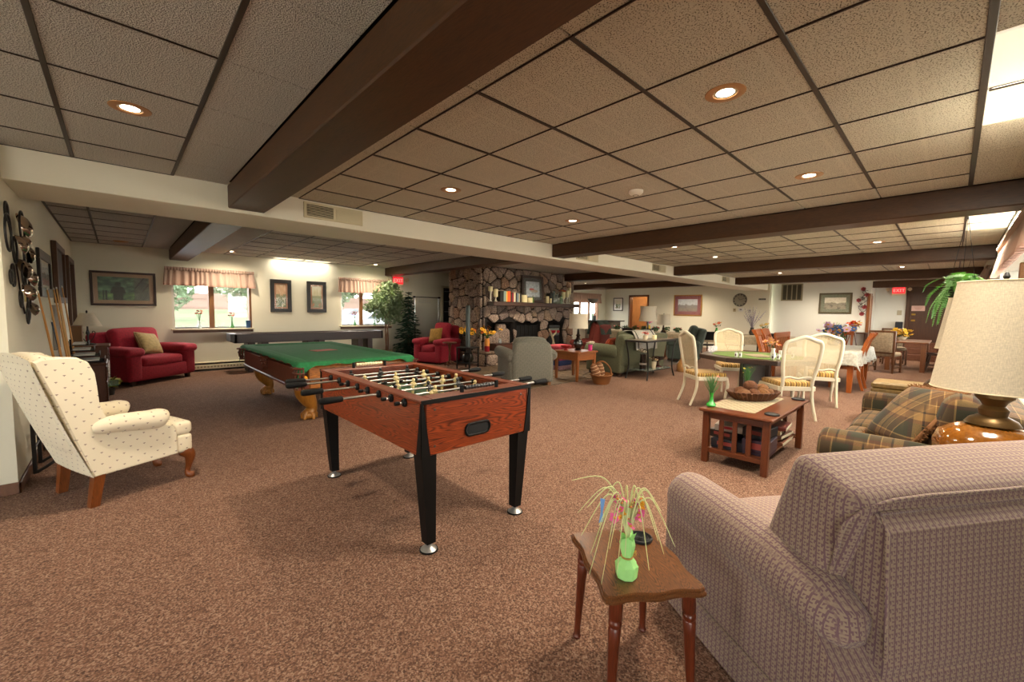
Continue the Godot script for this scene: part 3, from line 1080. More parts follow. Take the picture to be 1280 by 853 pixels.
func scenic(sd: int, sky: String, hill: String, land: String, accent: String) -> ImageTexture:
	var n := nimg(64, .05, sd, 4)
	return paint(96, 64, func(x, y):
		var k: float = n[(y % 64) * 64 + x % 64] / 255.0
		var top: float = 22 + 12 * n[x % 64] / 255.0
		var c: Color
		if y < top:
			c = C(sky).lerp(Color.WHITE, k * .3)
		elif y < top + 16:
			c = C(hill).lerp(C(sky), k * .35)
		else:
			c = C(land).lerp(C(hill), k * .8)
		if k > .72 and y > top + 8:
			c = C(accent)
		return c)
func lamp(called_label: String, at: Vector3, kind: String, bh: float, r0: float, r1: float, sh: float, sides := 28, lit := 0.0) -> Node3D:
	# a table lamp standing at `at`; bh = height of the shade's lower rim, r0 lower and r1 upper radius, sh shade height
	var t := thing("table_lamp", called_label, "lamp", at)
	var black := mt("lamp_black", "14100e", .12, .0, {"coat": .8})
	match kind:
		"iron":
			obj("base", lat([0, 0, .09, 0, .09, .015, .02, .03, .014, .06, 0, .06], 16), mt("iron_black", "1d1a18", .5, .4), t)
			for k in 4:
				var a := TAU * k / 4
				var d := V(cos(a), 0, sin(a))
				obj("scroll", tub(curve([d * .015 + V(0, .04, 0), d * .05 + V(0, bh * .3, 0), d * .085 + V(0, bh * .62, 0), d * .06 + V(0, bh * .72, 0), d * .05 + V(0, bh * .62, 0)]), .006, 6), mt("iron_black", "1d1a18", .5, .4), t)
			obj("stem", lat([.01, .05, .01, bh * .5, .025, bh * .6, .012, bh * .8, .01, bh + sh * .3], 10), mt("iron_black", "1d1a18", .5, .4), t)
		"gourd":
			obj("base", lat([0, 0, .07, 0, .075, .02, .05, .03, .085, .07, .105, .13, .09, .2, .045, .25, .03, .29, .05, .31, .03, .34, .02, bh, .012, bh + sh * .3], 22), black, t)
		"turned":
			obj("base", lat([0, 0, .1, 0, .11, .02, .06, .04, .05, .09, .07, .14, .07, .19, .04, .23, .055, .26, .03, .3, .02, bh, .012, bh + sh * .3], 22), black, t)
		"amber":
			var am := mt("amber_glass", "8f5616", .12, 0, {"tex": T.blot, "sc": V(9, 9, 9), "coat": .8})
			obj("base", lat([0, 0, .15, 0, .17, .03, .2, .1, .21, .17, .19, .23, .13, .27, .06, .285, 0, .285], 8), am, t)
			obj("collar", lat([.06, .28, .10, .285, .085, .31, .05, .33, .055, .36, .04, .38, .05, .4, .07, .42, .07, .44, .03, .45, .015, bh + sh * .4], 16), mt("antique_brass", "6a5230", .35, .7), t)
	var g := G.new()
	var n := 8
	g.sm()
	for i in sides:
		var a := TAU * i / sides
		var b := TAU * (i + 1) / sides
		for k in n:
			var u := float(k) / n
			var v := float(k + 1) / n
			var fl: float = .0 if sides > 12 and kind != "turned" else .12
			var ru := lerpf(r0, r1, u) - fl * r0 * sin(u * PI)
			var rv := lerpf(r0, r1, v) - fl * r0 * sin(v * PI)
			g.quad(V(cos(a) * ru, bh + u * sh, sin(a) * ru), V(cos(b) * ru, bh + u * sh, sin(b) * ru), V(cos(b) * rv, bh + v * sh, sin(b) * rv), V(cos(a) * rv, bh + v * sh, sin(a) * rv), V(cos(a), 0, sin(a)))
	var shade := mt("linen_shade", "e2d8c2", .95, 0, {"tex": T.linen, "sc": V(4, 4, 4), "back": "8a7f68"})
	var sho := obj("shade", g, shade, t)
	for q in [[r0, bh], [r1, bh + sh]]:
		g = G.new()
		var ring := []
		for i in 32:
			var a := TAU * i / 32
			ring.append(V(cos(a) * q[0], q[1], sin(a) * q[0]))
		g.tube(ring, r0 * .014, 6, false, true)
		obj("shade_rim", g, mt("shade_trim", "cfc2a2", .9), sho)
	g = G.new()
	for k in 3:
		var a := TAU * k / 3
		g.tube([V(0, bh + sh - .015, 0), V(cos(a) * r1, bh + sh - .004, sin(a) * r1)], .003, 5)
	obj("spider", g, mt("antique_brass", "6a5230", .35, .7), t)
	obj("finial", lat([0, bh + sh - .02, .012, bh + sh - .015, .008, bh + sh + .01, .014, bh + sh + .025, .006, bh + sh + .045, 0, bh + sh + .05], 10), mt("iron_black", "1d1a18", .5, .4), t)
	return t
func cushion(label: String, at: Vector3, s: Vector3, rot: Vector3, m: Material, fringe: Material = null) -> Node3D:
	var t := thing("throw_pillow", label, "pillow", at)
	var b := Basis.from_euler(rot)
	var g := G.new()
	g.t = Transform3D(b)
	g.pad(Vector3.ZERO, s, s.z * .18, Vector3.ZERO, 8, func(p: Vector3, e: Vector3) -> Vector3:
		var k := (1 - pow(absf(e.x), 2.6)) * (1 - pow(absf(e.y), 2.6))
		return V(p.x * (1 + .05 * e.y * e.y), p.y * (1 + .05 * e.x * e.x), p.z * (.22 + .95 * sqrt(maxf(k, 0)))))
	obj("cover", g, m, t)
	g = G.new()
	g.t = Transform3D(b)
	var hx := s.x * .53
	var hy := s.y * .53
	g.tube([V(-hx, -hy, 0), V(0, -hy * .97, 0), V(hx, -hy, 0), V(hx * .97, 0, 0), V(hx, hy, 0), V(0, hy * .97, 0), V(-hx, hy, 0), V(-hx * .97, 0, 0)], .006 if fringe == null else .02, 6, false, true)
	if fringe != null:
		g.fl()
		var r := RandomNumberGenerator.new()
		r.seed = 91
		for i in 900:
			var u := r.randf() * 4.0
			var k := fposmod(u, 1.0) * 2 - 1
			var p := V(k * hx, -hy, 0) if u < 1 else (V(hx, k * hy, 0) if u < 2 else (V(k * hx, hy, 0) if u < 3 else V(-hx, k * hy, 0)))
			var d := (p.normalized() + V(r.randfn(), r.randfn(), r.randfn()) * .7).normalized() * r.randf_range(.025, .05)
			var w := d.cross(Vector3.UP).normalized() * .006
			g.tri(p - w, p + w, p + d, V(0, 0, 1))
			g.tri(p - w.cross(d).normalized() * .006, p + w.cross(d).normalized() * .006, p + d, V(0, 1, 0))
	obj("piping" if fringe == null else "fringe", g, m if fringe == null else fringe, t)
	return t
func sofa(called: String, label: String, cat: String, at: Vector3, yaw: float, m: Material, o: Dictionary) -> Node3D:
	var t := thing(called, label, cat, at, yaw)
	var w: float = o.w
	var d: float = o.d
	var aw: float = o.get("aw", .22)
	var ah: float = o.get("ah", .6)
	var sh: float = o.get("sh", .45)
	var bh: float = o.get("bh", .9)
	var n: int = o.get("n", 1)
	var f0: float = o.get("feet", .08)
	var iw := w - 2 * aw
	var g := G.new()
	g.pad(V(0, (f0 + sh - .15) * .5, -.02), V(w - aw * .6, sh - .15 - f0, d - .08), .03, V(0, 0, .015), 3)
	obj("base", g, m, t)
	var lean: float = o.get("lean", .16)
	var bt: float = o.get("bt", .2)
	g = G.new()
	g.t = Transform3D(Basis(Vector3.RIGHT, lean), V(0, sh * .4, d * .5 - bt * .75))
	g.pad(V(0, (bh - sh * .4) * .5, 0), V(w - aw * o.get("bin", .5), bh - sh * .4, bt), .07, V(0, 0, .02), 5)
	obj("back", g, m, t)
	for i in n:
		var cx := -iw * .5 + iw / n * (i + .5)
		g = G.new()
		g.pad(V(cx, sh - .09, -bt * .55), V(iw / n - .008, .18, d - bt - .06), .055, V(0, .025, .02), 5)
		obj("seat_cushion", g, m, t)
		g = G.new()
		g.t = Transform3D(Basis(Vector3.RIGHT, lean), V(cx, sh - .02, d * .5 - bt * 1.35))
		var hh := bh - sh + .07
		g.pad(V(0, hh * .5, -.03), V(iw / n - .01 + (.06 if n == 1 else 0.0), hh, .19), .08, V(0, .02, .045), 5)
		obj("back_cushion", g, m, t)
	for s in [-1.0, 1.0]:
		var ax: float = s * (w * .5 - aw * .5)
		g = G.new()
		if o.get("roll", false):
			g.pad(V(ax, (f0 + ah - .1) * .5, -.01), V(aw * .72, ah - .1 - f0, d - .06), .03, Vector3.ZERO, 3)
			obj("arm_panel", g, m, t)
			g = G.new()
			var r := aw * .56
			g.tube([V(ax + s * .02, ah - r, -d * .5 + .0), V(ax + s * .02, ah - r, -d * .5 + .012), V(ax + s * .02, ah - r, -d * .5 + .03), V(ax + s * .02, ah - r, 0), V(ax + s * .02, ah - r - .01, d * .5 - .16), V(ax + s * .02, ah - r - .01, d * .5 - .12)], [r * .75, r * .93, r, r, r * .95, r * .7], 18)
			obj("armrest", g, m, t)
		else:
			g.pad(V(ax, (f0 + ah - .08) * .5, -.01), V(aw * .86, ah - .08 - f0, d - .05), .05, V(.015, 0, .01), 3)
			obj("arm_panel", g, m, t)
			g = G.new()
			g.pad(V(ax, ah - .075, -.03), V(aw + .05, .15, d - .02), .07, V(.01, .025, .015), 5)
			obj("armrest", g, m, t)
		for q in [-1.0, 1.0]:
			obj("foot", b2(ax - .035, ax + .035, 0, f0 + .02, q * (d * .5 - .1) - .035, q * (d * .5 - .1) + .035, .005), mt("dark_foot", "3a2214", .5), t)
	return t

func fireplace():
	var X0 := 6.9
	var W := 3.72
	var Zf := -8.42
	var t := thing("stone_fireplace", "broad fieldstone fireplace wall with dark mantel and black firebox", "fireplace", V(X0, 0, Zf))
	var op := [[1.23, 2.13, .40, 1.04], [.2, 1.06, .40, 1.05], [2.62, 3.25, .40, 1.06]]
	op.sort_custom(func(a, b): return a[0] < b[0])
	var g := G.new()
	wallx(g, 0, W, -.05, 0.0, 2.566, op)
	g.box(V(W * .5, 1.283, -1.42), V(W, 2.566, .06))
	g.box(V(.03, 1.283, -.75), V(.06, 2.566, 1.4))
	g.box(V(W - .03, 1.283, -.75), V(.06, 2.566, 1.4))
	obj("mortar", g, mt("mortar", "1d1714", .95, 0, {"hm": T.stoneh, "hs": .8, "sc": V(4, 4, 4)}), t)
	var r := RandomNumberGenerator.new()
	r.seed = 5
	var made := []
	for p in cells(W, 2.566, .27, .29, 17, .46):
		var c := Vector2.ZERO
		for q in p:
			c += q / p.size()
		var skip := false
		for o in op:
			if c.x > o[0] - .02 and c.x < o[1] + .02 and c.y > o[2] and c.y < o[3]:
				skip = true
		if skip or c.y < .34:
			continue
		# keep stones out of the openings
		var q2: PackedVector2Array = p
		for o in op:
			if c.y > o[3] and c.x > o[0] - .1 and c.x < o[1] + .1:
				for i in q2.size():
					q2[i].y = maxf(q2[i].y, o[3])
			elif c.y > o[2] and c.y < o[3]:
				for i in q2.size():
					if c.x < o[0]:
						q2[i].x = minf(q2[i].x, o[0] + .02)
					elif c.x > o[1]:
						q2[i].x = maxf(q2[i].x, o[1] - .02)
		var b := boulder(q2, .018, r.randf_range(.04, .07), r)
		if b.is_empty():
			continue
		var so := obj("stone", b[0], stone_mat([0, 0, 1, 2, 3, 0, 4, 1][r.randi() % 8]), t, V(b[1].x, b[1].y, 0))
		so.rotation.x = r.randf_range(-.05, .05)
	for p in cells(1.45, 2.566, .27, .29, 19, .46):
		var b := boulder(p, .018, r.randf_range(.04, .07), r)
		if not b.is_empty():
			var so := obj("stone", b[0], stone_mat([0, 0, 1, 2, 3, 0, 4, 1][r.randi() % 8]), t, V(0, b[1].y, -1.45 + b[1].x))
			so.rotation.y = -PI / 2
	for o in op:
		var deep: float = .5 if o[0] > 1.1 and o[0] < 2 else .38
		var so := "firebox" if deep > .45 else "niche"
		g = G.new()
		g.box(V((o[0] + o[1]) * .5, (o[2] + o[3]) * .5, -deep - .02), V(o[1] - o[0] + .1, o[3] - o[2] + .1, .04))
		g.box(V((o[0] + o[1]) * .5, o[3] + .03, -deep * .5), V(o[1] - o[0] + .1, .04, deep))
		for s in [o[0] - .03, o[1] + .03]:
			g.box(V(s, (o[2] + o[3]) * .5, -deep * .5), V(.04, o[3] - o[2] + .1, deep))
		obj(so, g, mt("soot", "0e0c0b", .9) if deep > .45 else mt("mortar", "1d1714", .95), t)
	# pale rounded stones standing inside the left niche
	for a in [[.3, .13, .18], [.5, .17, .24], [.74, .2, .36], [.94, .12, .27], [.86, .1, .12]]:
		g = G.new()
		g.pad(V(a[0], .40 + a[2], -.12), V(a[1] * 1.5, a[2] * 1.6, .2), .07, V(.02, .03, .02), 2)
		obj("stone", g, stone_mat(1), t)
	obj("fire_screen", b2(1.25, 2.11, .40, 1.0, -.06, -.05), mt("screen_black", "100e0d", .6, .3), t)
	for k in 6:
		obj("screen_bar", b2(1.27 + k * .165, 1.285 + k * .165, .40, 1.0, -.05, -.035), mt("screen_black2", "1e1b19", .5, .4), t)
	# hearth
	obj("hearth_core", b2(-.28, W + .1, 0, .31, .1, .46), mt("mortar", "1d1714", .95), t)
	obj("hearth_slab", b2(-.32, W + .12, .31, .365, .0, .53, .012), mt("hearth_top", "a89684", .85, 0, {"tex": T.stone, "sc": V(.8, .8, .8)}), t)
	for p in cells(W + .36, .31, .36, .31, 23, .3):
		var b := boulder(p, .014, .07, r)
		if not b.is_empty():
			obj("hearth_stone", b[0], stone_mat(r.randi() % 4), t, V(b[1].x - .28, b[1].y, .46))
	for p in cells(.46, .31, .3, .31, 29, .3):
		var b := boulder(p, .014, .05, r)
		if not b.is_empty():
			var so := obj("hearth_stone", b[0], stone_mat(r.randi() % 4), t, V(-.27, b[1].y, b[1].x))
			so.rotation.y = -PI / 2
	# mantel shelf
	g = G.new()
	g.box(V(1.88, 1.588, .17), V(3.56, .11, .34), .015)
	obj("mantel_shelf", g, wood("mantel_wood", "4a2e1e", 0, .45, false), t)
	for x in [.45, 1.3, 2.1, 3.2]:
		g = G.new()
		g.t = Transform3D(SIDE, V(x, 0, 0))
		g.prism(poly([-.0, 1.24, .06, 1.28, .24, 1.48, .29, 1.535, 0, 1.535]), -.05, .05, .008, .008)
		obj("bracket", g, wood("mantel_wood", "4a2e1e", 1, .45, false), t)
	# flagstone apron in front of the hearth
	var fs := snode("floor_flagstone")
	obj("bed", b2(5.3, 12.0, -.005, .004, -7.9, -5.15), mt("flag_joint", "5c5044", .95), fs)
	for p in cells(6.7, 2.75, .62, .55, 31, .4):
		var c := Vector2.ZERO
		for q in p:
			c += q / p.size()
		if c.x > 5.0:
			continue
		var q2 := PackedVector2Array()
		for q in p:
			q2.append((q - c) * (1 - .02 / maxf(.1, q.distance_to(c))))
		g = G.new()
		g.t = Transform3D(Basis(Vector3.RIGHT, -PI / 2))
		g.prism(q2, 0, .014, .006, .005)
		obj("flagstone", g, mt("flag%d" % (r.randi() % 3), ["9a8767", "a8946f", "8c7a5e"][r.randi() % 3], .7, 0, {"tex": T.stone, "sc": V(1, 1, 1), "world": true}), fs, V(5.3 + c.x, 0, -5.15 - c.y))
	mantel_items()
func candle(label: String, at: Vector3, r: float, h: float, holder := 0.0):
	var t := thing("candle", label, "candle", at)
	if holder > 0:
		obj("holder", lat([0, 0, .045, 0, .045, .012, .018, .03, .025, holder * .4, .015, holder * .6, .03, holder * .9, .048, holder, 0, holder], 14), mt("pale_holder", "cfc6b4", .4), t)
	var wx := obj("wax", lat([0, holder, r, holder, r, holder + h - .006, r - .006, holder + h, 0, holder + h - .01], 14), mt("wax_cream", "d6c99c", .6), t)
	obj("wick", tub([V(0, holder + h - .01, 0), V(.002, holder + h + .012, 0)], .0025, 5), mt("wick", "2a2018", .9), wx)
func book(label: String, at: Vector3, w: float, h: float, d: float, col: String, yaw := 0.0):
	# spine towards +Z, standing on y = 0
	var t := thing("book", label, "book", at, yaw, "books on the mantel")
	var c := mt("book_" + col, col, .7)
	var g := G.new()
	g.box(V(0, h * .5, d * .5 - .004), V(w, h, .008), .003)
	g.box(V(-w * .5 + .002, h * .5, 0), V(.004, h, d), .001)
	g.box(V(w * .5 - .002, h * .5, 0), V(.004, h, d), .001)
	obj("cover", g, c, t)
	obj("pages", bx(V(0, h * .5, -.004), V(w - .008, h - .014, d - .016)), mt("pages", "d8cfb4", .9), t)
func bottle(label: String, at: Vector3, r: float, h: float, col: String, alpha := .5):
	var t := thing("bottle", label, "bottle", at)
	obj("glass", lat([0, 0, r * .9, 0, r, .02, r, h * .55, r * .5, h * .7, r * .32, h * .8, r * .32, h * .97, r * .4, h, r * .25, h], 16), mt("bottle_" + col, col, .08, 0, {"alpha": alpha}), t)
	obj("stopper", lat([0, h - .01, r * .25, h - .01, r * .3, h + .02, 0, h + .03], 10), mt("cork", "8a7350", .8), t)
func mantel_items():
	var y := 1.645
	var z := -8.2
	candle("cream candle at the left end of the mantel", V(7.024, y, z - .05), .06, .12, .26)
	candle("tall cream candle left of the mantel books", V(7.158, y, z), .06, .2, .12)
	var cols := ["15120f", "7f9088", "e0b44c", "e2571c", "3a2c28", "8e2436", "cfc3a0", "2a2f3c", "73838c", "b5a888", "241d1a"]
	var says := ["thick black book at the left of the mantel row", "grey green book beside the black one on the mantel", "thin yellow book next to the orange one on the mantel", "bright orange book on the mantel", "dark brown book right of the orange one", "maroon book in the mantel row", "cream book in the mantel row", "dark navy book in the mantel row", "blue grey book in the mantel row", "tan book near the right of the mantel row", "near-black book at the right end of the mantel row"]
	var wd := [.12, .09, .045, .11, .06, .06, .07, .055, .06, .045, .055]
	var x := 7.24
	for i in cols.size():
		book(says[i], V(x + wd[i] * .5, y, z), wd[i] - .004, [.27, .28, .27, .28, .24, .25, .26, .25, .24, .23, .23][i], .18, cols[i])
		x += wd[i]
	candle("fat ivory candle left of the mantel picture", V(8.145, y, z + .06), .09, .2)
	candle("short ivory candle in front of the mantel picture", V(8.342, y, z + .09), .075, .13)
	bottle("small green bottle in front of the mantel picture", V(8.459, y, z + .09), .035, .17, "6f8f4a", .75)
	var n := nimg(64, .06, 77, 4)
	var art := paint(64, 72, func(px, py):
		var k: float = n[(py % 64) * 64 + px] / 255.0
		var c := C("8f9aa4").lerp(C("c8ccd0"), k)
		if Vector2((px - 26) / 12.0, (py - 36) / 5.0).length() < 1.0: c = C("b5413a")
		if Vector2((px - 38) / 18.0, (py - 44) / 7.0).length() < 1.0: c = C("a58a70").lerp(c, k * .5)
		return c)
	var p := picture("framed winter bird print leaning on the mantel", V(8.593, y + .38, z - .05), .88, .76, 0, wood("dark_frame", "3c2216", 1, .45, false), .075, "3d423f", art, .12)
	p.rotation.x = -.06
	candle("amber candle right of the mantel picture", V(9.114, y, z + .05), .05, .2)
	candle("slim amber candle beside a dark box on the mantel", V(9.221, y, z + .09), .03, .14)
	tag(obj("wooden_box", bx(V(0, .15, 0), V(.16, .3, .16), .01), mt("box_dark", "16130f", .6), self, V(9.302, y, z - .02)), "black upright box right of the mantel picture", "box")
	bottle("large clear decanter on the mantel", V(9.463, y, z), .1, .38, "7d8a80", .55)
	bottle("second clear jar beside the decanter on the mantel", V(9.634, y, z - .02), .09, .3, "8a958a", .55)
	var vs := thing("flower_vase", "green vase with a red bloom on the mantel", "vase", V(9.715, y, z + .07))
	obj("vase", lat([0, 0, .04, 0, .045, .1, .03, .2, .04, .24, .03, .24], 12), mt("green_glass", "5f7a3c", .15, 0, {"alpha": .7}), vs)
	obj("stem", tub([V(0, .1, 0), V(.02, .34, 0)], .006, 5), mt("stem_green", "3f6a2c", .8), vs)
	for k in 5:
		flower(vs, V(.04 + .05 * (k - 2), .37 + .02 * (k % 2), .02 * (k % 3 - 1)), .06, mt("petal_red", "c2323c", .8), mt("heart_yellow", "d8a024", .8), 6, V(.4, 0, .2 * (k - 2)))
	candle("lowest of three white candles on pale holders", V(9.840, y, z + .05), .055, .2, .15)
	candle("middle one of three white candles on pale holders", V(10.011, y, z + .05), .055, .2, .2)
	candle("tallest of three white candles on pale holders", V(10.154, y, z + .02), .055, .2, .29)
	# on the hearth
	var v := thing("flower_vase", "red and orange vase full of sunflowers on the hearth", "vase", V(6.78, .366, -8.08))
	obj("vase", lat([0, 0, .06, 0, .065, .02, .065, .13, .068, .14], 16), mt("vase_red", "9c1f2a", .4), v)
	obj("vase_top", lat([.068, .14, .068, .25, .055, .3, .06, .33, .05, .33], 16), mt("vase_orange", "d88a2c", .4), v)
	sunflowers(v, V(0, .33, 0), 22, .26, 51)
	v = thing("flower_vase", "dark vase of small sunflowers behind the grey pipe", "vase", V(6.6, 0, -8.62))
	obj("vase", lat([0, 0, .08, 0, .1, .15, .06, .5, .05, .66, .07, .72, .06, .72], 14), mt("vase_dark", "2e2a24", .4), v)
	sunflowers(v, V(0, .72, 0), 14, .2, 52)
	var bx2 := thing("log_box", "brown wooden log box on the hearth", "box", V(7.35, .366, -8.17), .0)
	obj("body", b2(-.3, .3, 0, .16, -.14, .14, .01), wood("logbox", "5a3320", 0, .6, false), bx2)
	obj("rim", b2(-.31, .31, .16, .18, -.15, .15, .008), wood("logbox2", "4a2818", 0, .6, false), bx2)
	bottle("small glass jar on the hearth log box", V(7.3, .546, -8.17), .05, .14, "a8b4b4", .4)
	var gif := thing("folded_blankets", "red and grey folded cloths in the right fireplace niche", "blanket", V(9.835, .405, -8.6))
	var g := G.new()
	for i in 4:
		g = G.new()
		g.pad(V(0, .3 + i * .075, .02 * (i % 2)), V(.5, .085, .26), .035, V(0, .01, 0), 2)
		obj("cloth", g, cloth("niche%d" % i, ["6d6a66", "b01828", "8a9088", "4a4c4c"][i]), gif)
	obj("rack", b2(-.27, .27, .0, .26, -.12, .12, .02), mt("soot2", "1a1614", .8), gif)
	var dr := thing("driftwood", "pale branch of driftwood standing beside the firebox", "driftwood", V(9.4, .366, -8.12))
	obj("branch", tub(curve([V(0, 0, 0), V(-.05, .2, .02), V(-.12, .38, 0), V(-.22, .52, 0)]), [.07, .06, .045, .03, .03, .03, .03, .03, .03, .03, .03, .025, .02], 8), mt("drift", "b9a98c", .9, 0, {"tex": T.blot, "sc": V(6, 6, 6)}), dr)
	obj("twig", tub([V(-.08, .28, 0), V(.04, .42, .05), V(.06, .5, .05)], [.03, .022, .012], 7), mt("drift", "b9a98c", .9), dr)
	# black stove stand and pipe in front of the hearth
	var s := thing("stove_stand", "black iron stand with tall grey pipe beside the red recliner", "stove", V(6.07, 0, -7.95), .3)
	var iron := mt("iron_black", "1d1a18", .5, .4)
	obj("top_plate", b2(-.2, .2, .5, .53, -.2, .2, .006), iron, s)
	for q in [[-1, -1], [1, -1], [1, 1], [-1, 1]]:
		obj("leg", b2(q[0] * .18 - .015, q[0] * .18 + .015, 0, .5, q[1] * .18 - .015, q[1] * .18 + .015, .004), iron, s)
	obj("shelf", b2(-.18, .18, .14, .16, -.18, .18, .004), iron, s)
	obj("pot", lat([0, .16, .1, .16, .14, .22, .13, .32, .1, .36, .11, .38, .08, .38], 16), iron, s)
	obj("pipe", lat([0, .53, .055, .53, .055, 1.5, .05, 1.52, 0, 1.52], 16), mt("pipe_grey", "525a58", .5, .5), s)
func sunflowers(v: Node, base: Vector3, n: int, spread: float, sd: int):
	var r := RandomNumberGenerator.new()
	r.seed = sd
	var g := G.new()
	for i in n:
		var d := V(r.randfn() * .6, r.randf_range(.35, 1.2), r.randfn() * .6) * spread
		g.tube([base, base + d * .6 + V(0, .02, 0), base + d], .004, 4)
		flower(v, base + d, r.randf_range(.045, .065), mt("petal_gold", "e0a31c", .8) if r.randf() < .75 else mt("petal_orange", "c8641c", .8), mt("heart_brown", "4a2a14", .9), 8, V(r.randf_range(.3, 1.3), 0, r.randfn() * .5))
	obj("stems", g, mt("stem_green", "3f6a2c", .8), v)
	obj("foliage", leaves(60, base + V(0, spread * .55, 0), V(spread * .7, spread * .4, spread * .7), .04, sd), mt("leaf_dark", "35502a", .8), v)

func left_corner():
	# --- cream wing chair (front = local -Z), profile traced as (forward, up)
	var t := thing("wing_chair", "cream wing chair with small sprig motif and wooden legs at the left wall", "chair", V(-.248, 0, -4.275), face(.935, -.354))
	var fab := mt("sprig_cloth", "ffffff", .95, 0, {"tex": T.sprig, "sc": V(12.5, 12.5, 12.5), "rim": .2, "hm": T.fine, "hs": .05})
	var side := poly([-.02, .216, -.085, .42, -.19, .78, -.272, 1.04, -.24, 1.058, -.16, 1.062, -.075, 1.052, -.022, 1.018, .004, .95, .012, .86, .014, .74, .026, .66, .06, .6, .12, .55, .38, .52, .42, .47, .46, .46, .475, .4, .475, .235])
	for x in [-.31, .255]:
		var g := G.new()
		g.t = Transform3D(SIDE, V(x, 0, 0))
		g.prism(side, 0, .055, .012, .01)
		obj("side_panel", g, fab, t)
	var g := G.new()
	g.sm()
	# slanted back between the wings, crest slightly arched
	g.grid(func(u: float, v: float) -> Vector3:
		var y := lerpf(.216, 1.05 + .035 * sin(u * PI), v)
		return V((u - .5) * .625, y, lerpf(.026, .291, v) + .012 * sin(v * PI) + .01 * sin(u * PI)), 10, 12)
	obj("outside_back", g, fab, t)
	g = G.new()
	g.t = Transform3D(Basis(Vector3.RIGHT, .29), V(0, .4, .0))
	g.pad(V(0, .34, .03), V(.52, .7, .14), .06, V(0, .03, .03), 5)
	obj("inside_back", g, fab, t)
	g = G.new()
	g.pad(V(0, .31, -.24), V(.53, .16, .5), .02, V(0, 0, .01), 3)
	g.pad(V(0, .302, -.53), V(.6, .145, .11), .025, V(0, 0, .012), 3)
	obj("seat_deck", g, fab, t)
	g = G.new()
	g.pad(V(0, .425, -.26), V(.5, .11, .44), .04, V(0, .02, .01), 4)
	g.pad(V(0, .425, -.525), V(.6, .105, .13), .035, V(0, .008, .012), 4)
	obj("seat_cushion", g, fab, t)
	for s in [-1.0, 1.0]:
		g = G.new()
		g.tube(curve([V(s * .29, .55, .02), V(s * .3, .565, -.1), V(s * .305, .55, -.28), V(s * .305, .545, -.36), V(s * .305, .53, -.4)], 4), [.03, .045, .055, .06, .062, .066, .068, .07, .07, .072, .074, .075, .074, .072, .068, .06, .04], 14)
		obj("armrest", g, fab, t)
		var oak := wood("chair_leg_oak", "8a4a1c", 1, .35, false)
		g = G.new()
		g.post(V(s * .255, 0, .02), Vector2(.055, .05), V(s * .27, .23, -.01), Vector2(.07, .06))
		obj("leg", g, oak, t)
		g = G.new()
		g.tube(curve([V(s * .25, .24, -.54), V(s * .262, .19, -.575), V(s * .26, .12, -.57), V(s * .252, .05, -.56), V(s * .258, .018, -.585), V(s * .262, .012, -.605)], 4), [.05, .052, .05, .046, .042, .038, .034, .03, .026, .023, .021, .021, .022, .026, .03, .032, .034, .032, .028, .022, .012], 10)
		obj("leg", g, oak, t)
	# --- wall sculpture: black rings with mirrored shells
	var a := thing("wall_sculpture", "wall sculpture of black metal rings and mirrored shells", "sculpture", V(-.585, 1.3, -5.1), PI / 2)
	var black := mt("iron_black", "1d1a18", .5, .4)
	var r := RandomNumberGenerator.new()
	r.seed = 3
	# local x runs towards -Z of the room
	var rings := [[-.28, .78, .08], [-.33, .62, .16], [-.18, .8, .06], [.12, .72, .15], [-.05, .52, .12], [.2, .5, .13], [-.3, .3, .06], [-.12, .32, .1], [.08, .34, .1], [.3, .32, .12], [.0, .14, .08], [.22, .14, .1], [.36, .04, .09], [.12, .0, .07]]
	for q in rings:
		g = G.new()
		var pts := []
		for i in 20:
			var w := TAU * i / 20
			pts.append(V(q[0] + cos(w) * q[2] * .75, q[1] + sin(w) * q[2] * .85, .03 + .02 * sin(q[0] * 9)))
		g.tube(pts, .007, 6, false, true)
		obj("ring", g, black, a)
	for q in [[.16, .74, .1], [-.08, .56, .075], [.24, .52, .085], [.02, .38, .08], [.34, .33, .08], [.2, .2, .075], [.32, .06, .06], [.1, .6, .05]]:
		g = G.new()
		g.t = Transform3D(Basis.from_euler(V(PI / 2 - .3, r.randf_range(-.4, .4), r.randf_range(-.3, .3))), V(q[0], q[1], .05))
		g.lathe(v2([0, .05, q[2] * .5, .04, q[2] * .85, .02, q[2], 0, q[2] * .8, .012, q[2] * .4, .03, 0, .038]), 18)
		obj("shell", g, mt("mirror_shell", "b9a79a", .12, .95), a)
	g = G.new()
	g.tube([V(-.2, .75, .012), V(.0, .5, .012), V(.15, .2, .012), V(.3, .02, .012)], .006, 5)
	obj("wire_spine", g, black, a)
	for q in [[-5.62, "d8c98c", "cream wall thermostat under the ring sculpture"], [-5.92, "e4e2dc", "white switch plate right of the thermostat"]]:
		var s := thing("wall_switch", q[2], "switch", V(-.585, 1.5, q[0]), PI / 2)
		obj("plate", bx(V(0, 0, .008), V(.16, .16, .016), .004), mt("plate_" + q[1], q[1], .5), s)
		obj("lever", bx(V(0, 0, .02), V(.03, .05, .012), .003), mt("plate_" + q[1], q[1], .5), s)
	# --- frames on the left wall
	var dark := wood("dark_frame", "3c2216", 1, .45, false)
	picture("black framed print nearest the ring sculpture on the left wall", V(-.583, 1.73, -6.95), 1.02, .5, PI / 2, wood("black_frame", "1e1511", 1, .4, false), .1, "b8b0a0", scenic(61, "9aa09a", "6a5a50", "8a4038", "40302a"), .06)
	var m := thing("cue_cabinet", "tall brown framed dark cabinet on the left wall behind the cues", "cabinet", V(-.583, 0, -8.45), PI / 2)
	obj("frame", b2(-.6, -.52, 1.42, 2.21, 0, .05, .006), wood("frame_walnut", "5a3820", 1, .45, false), m)
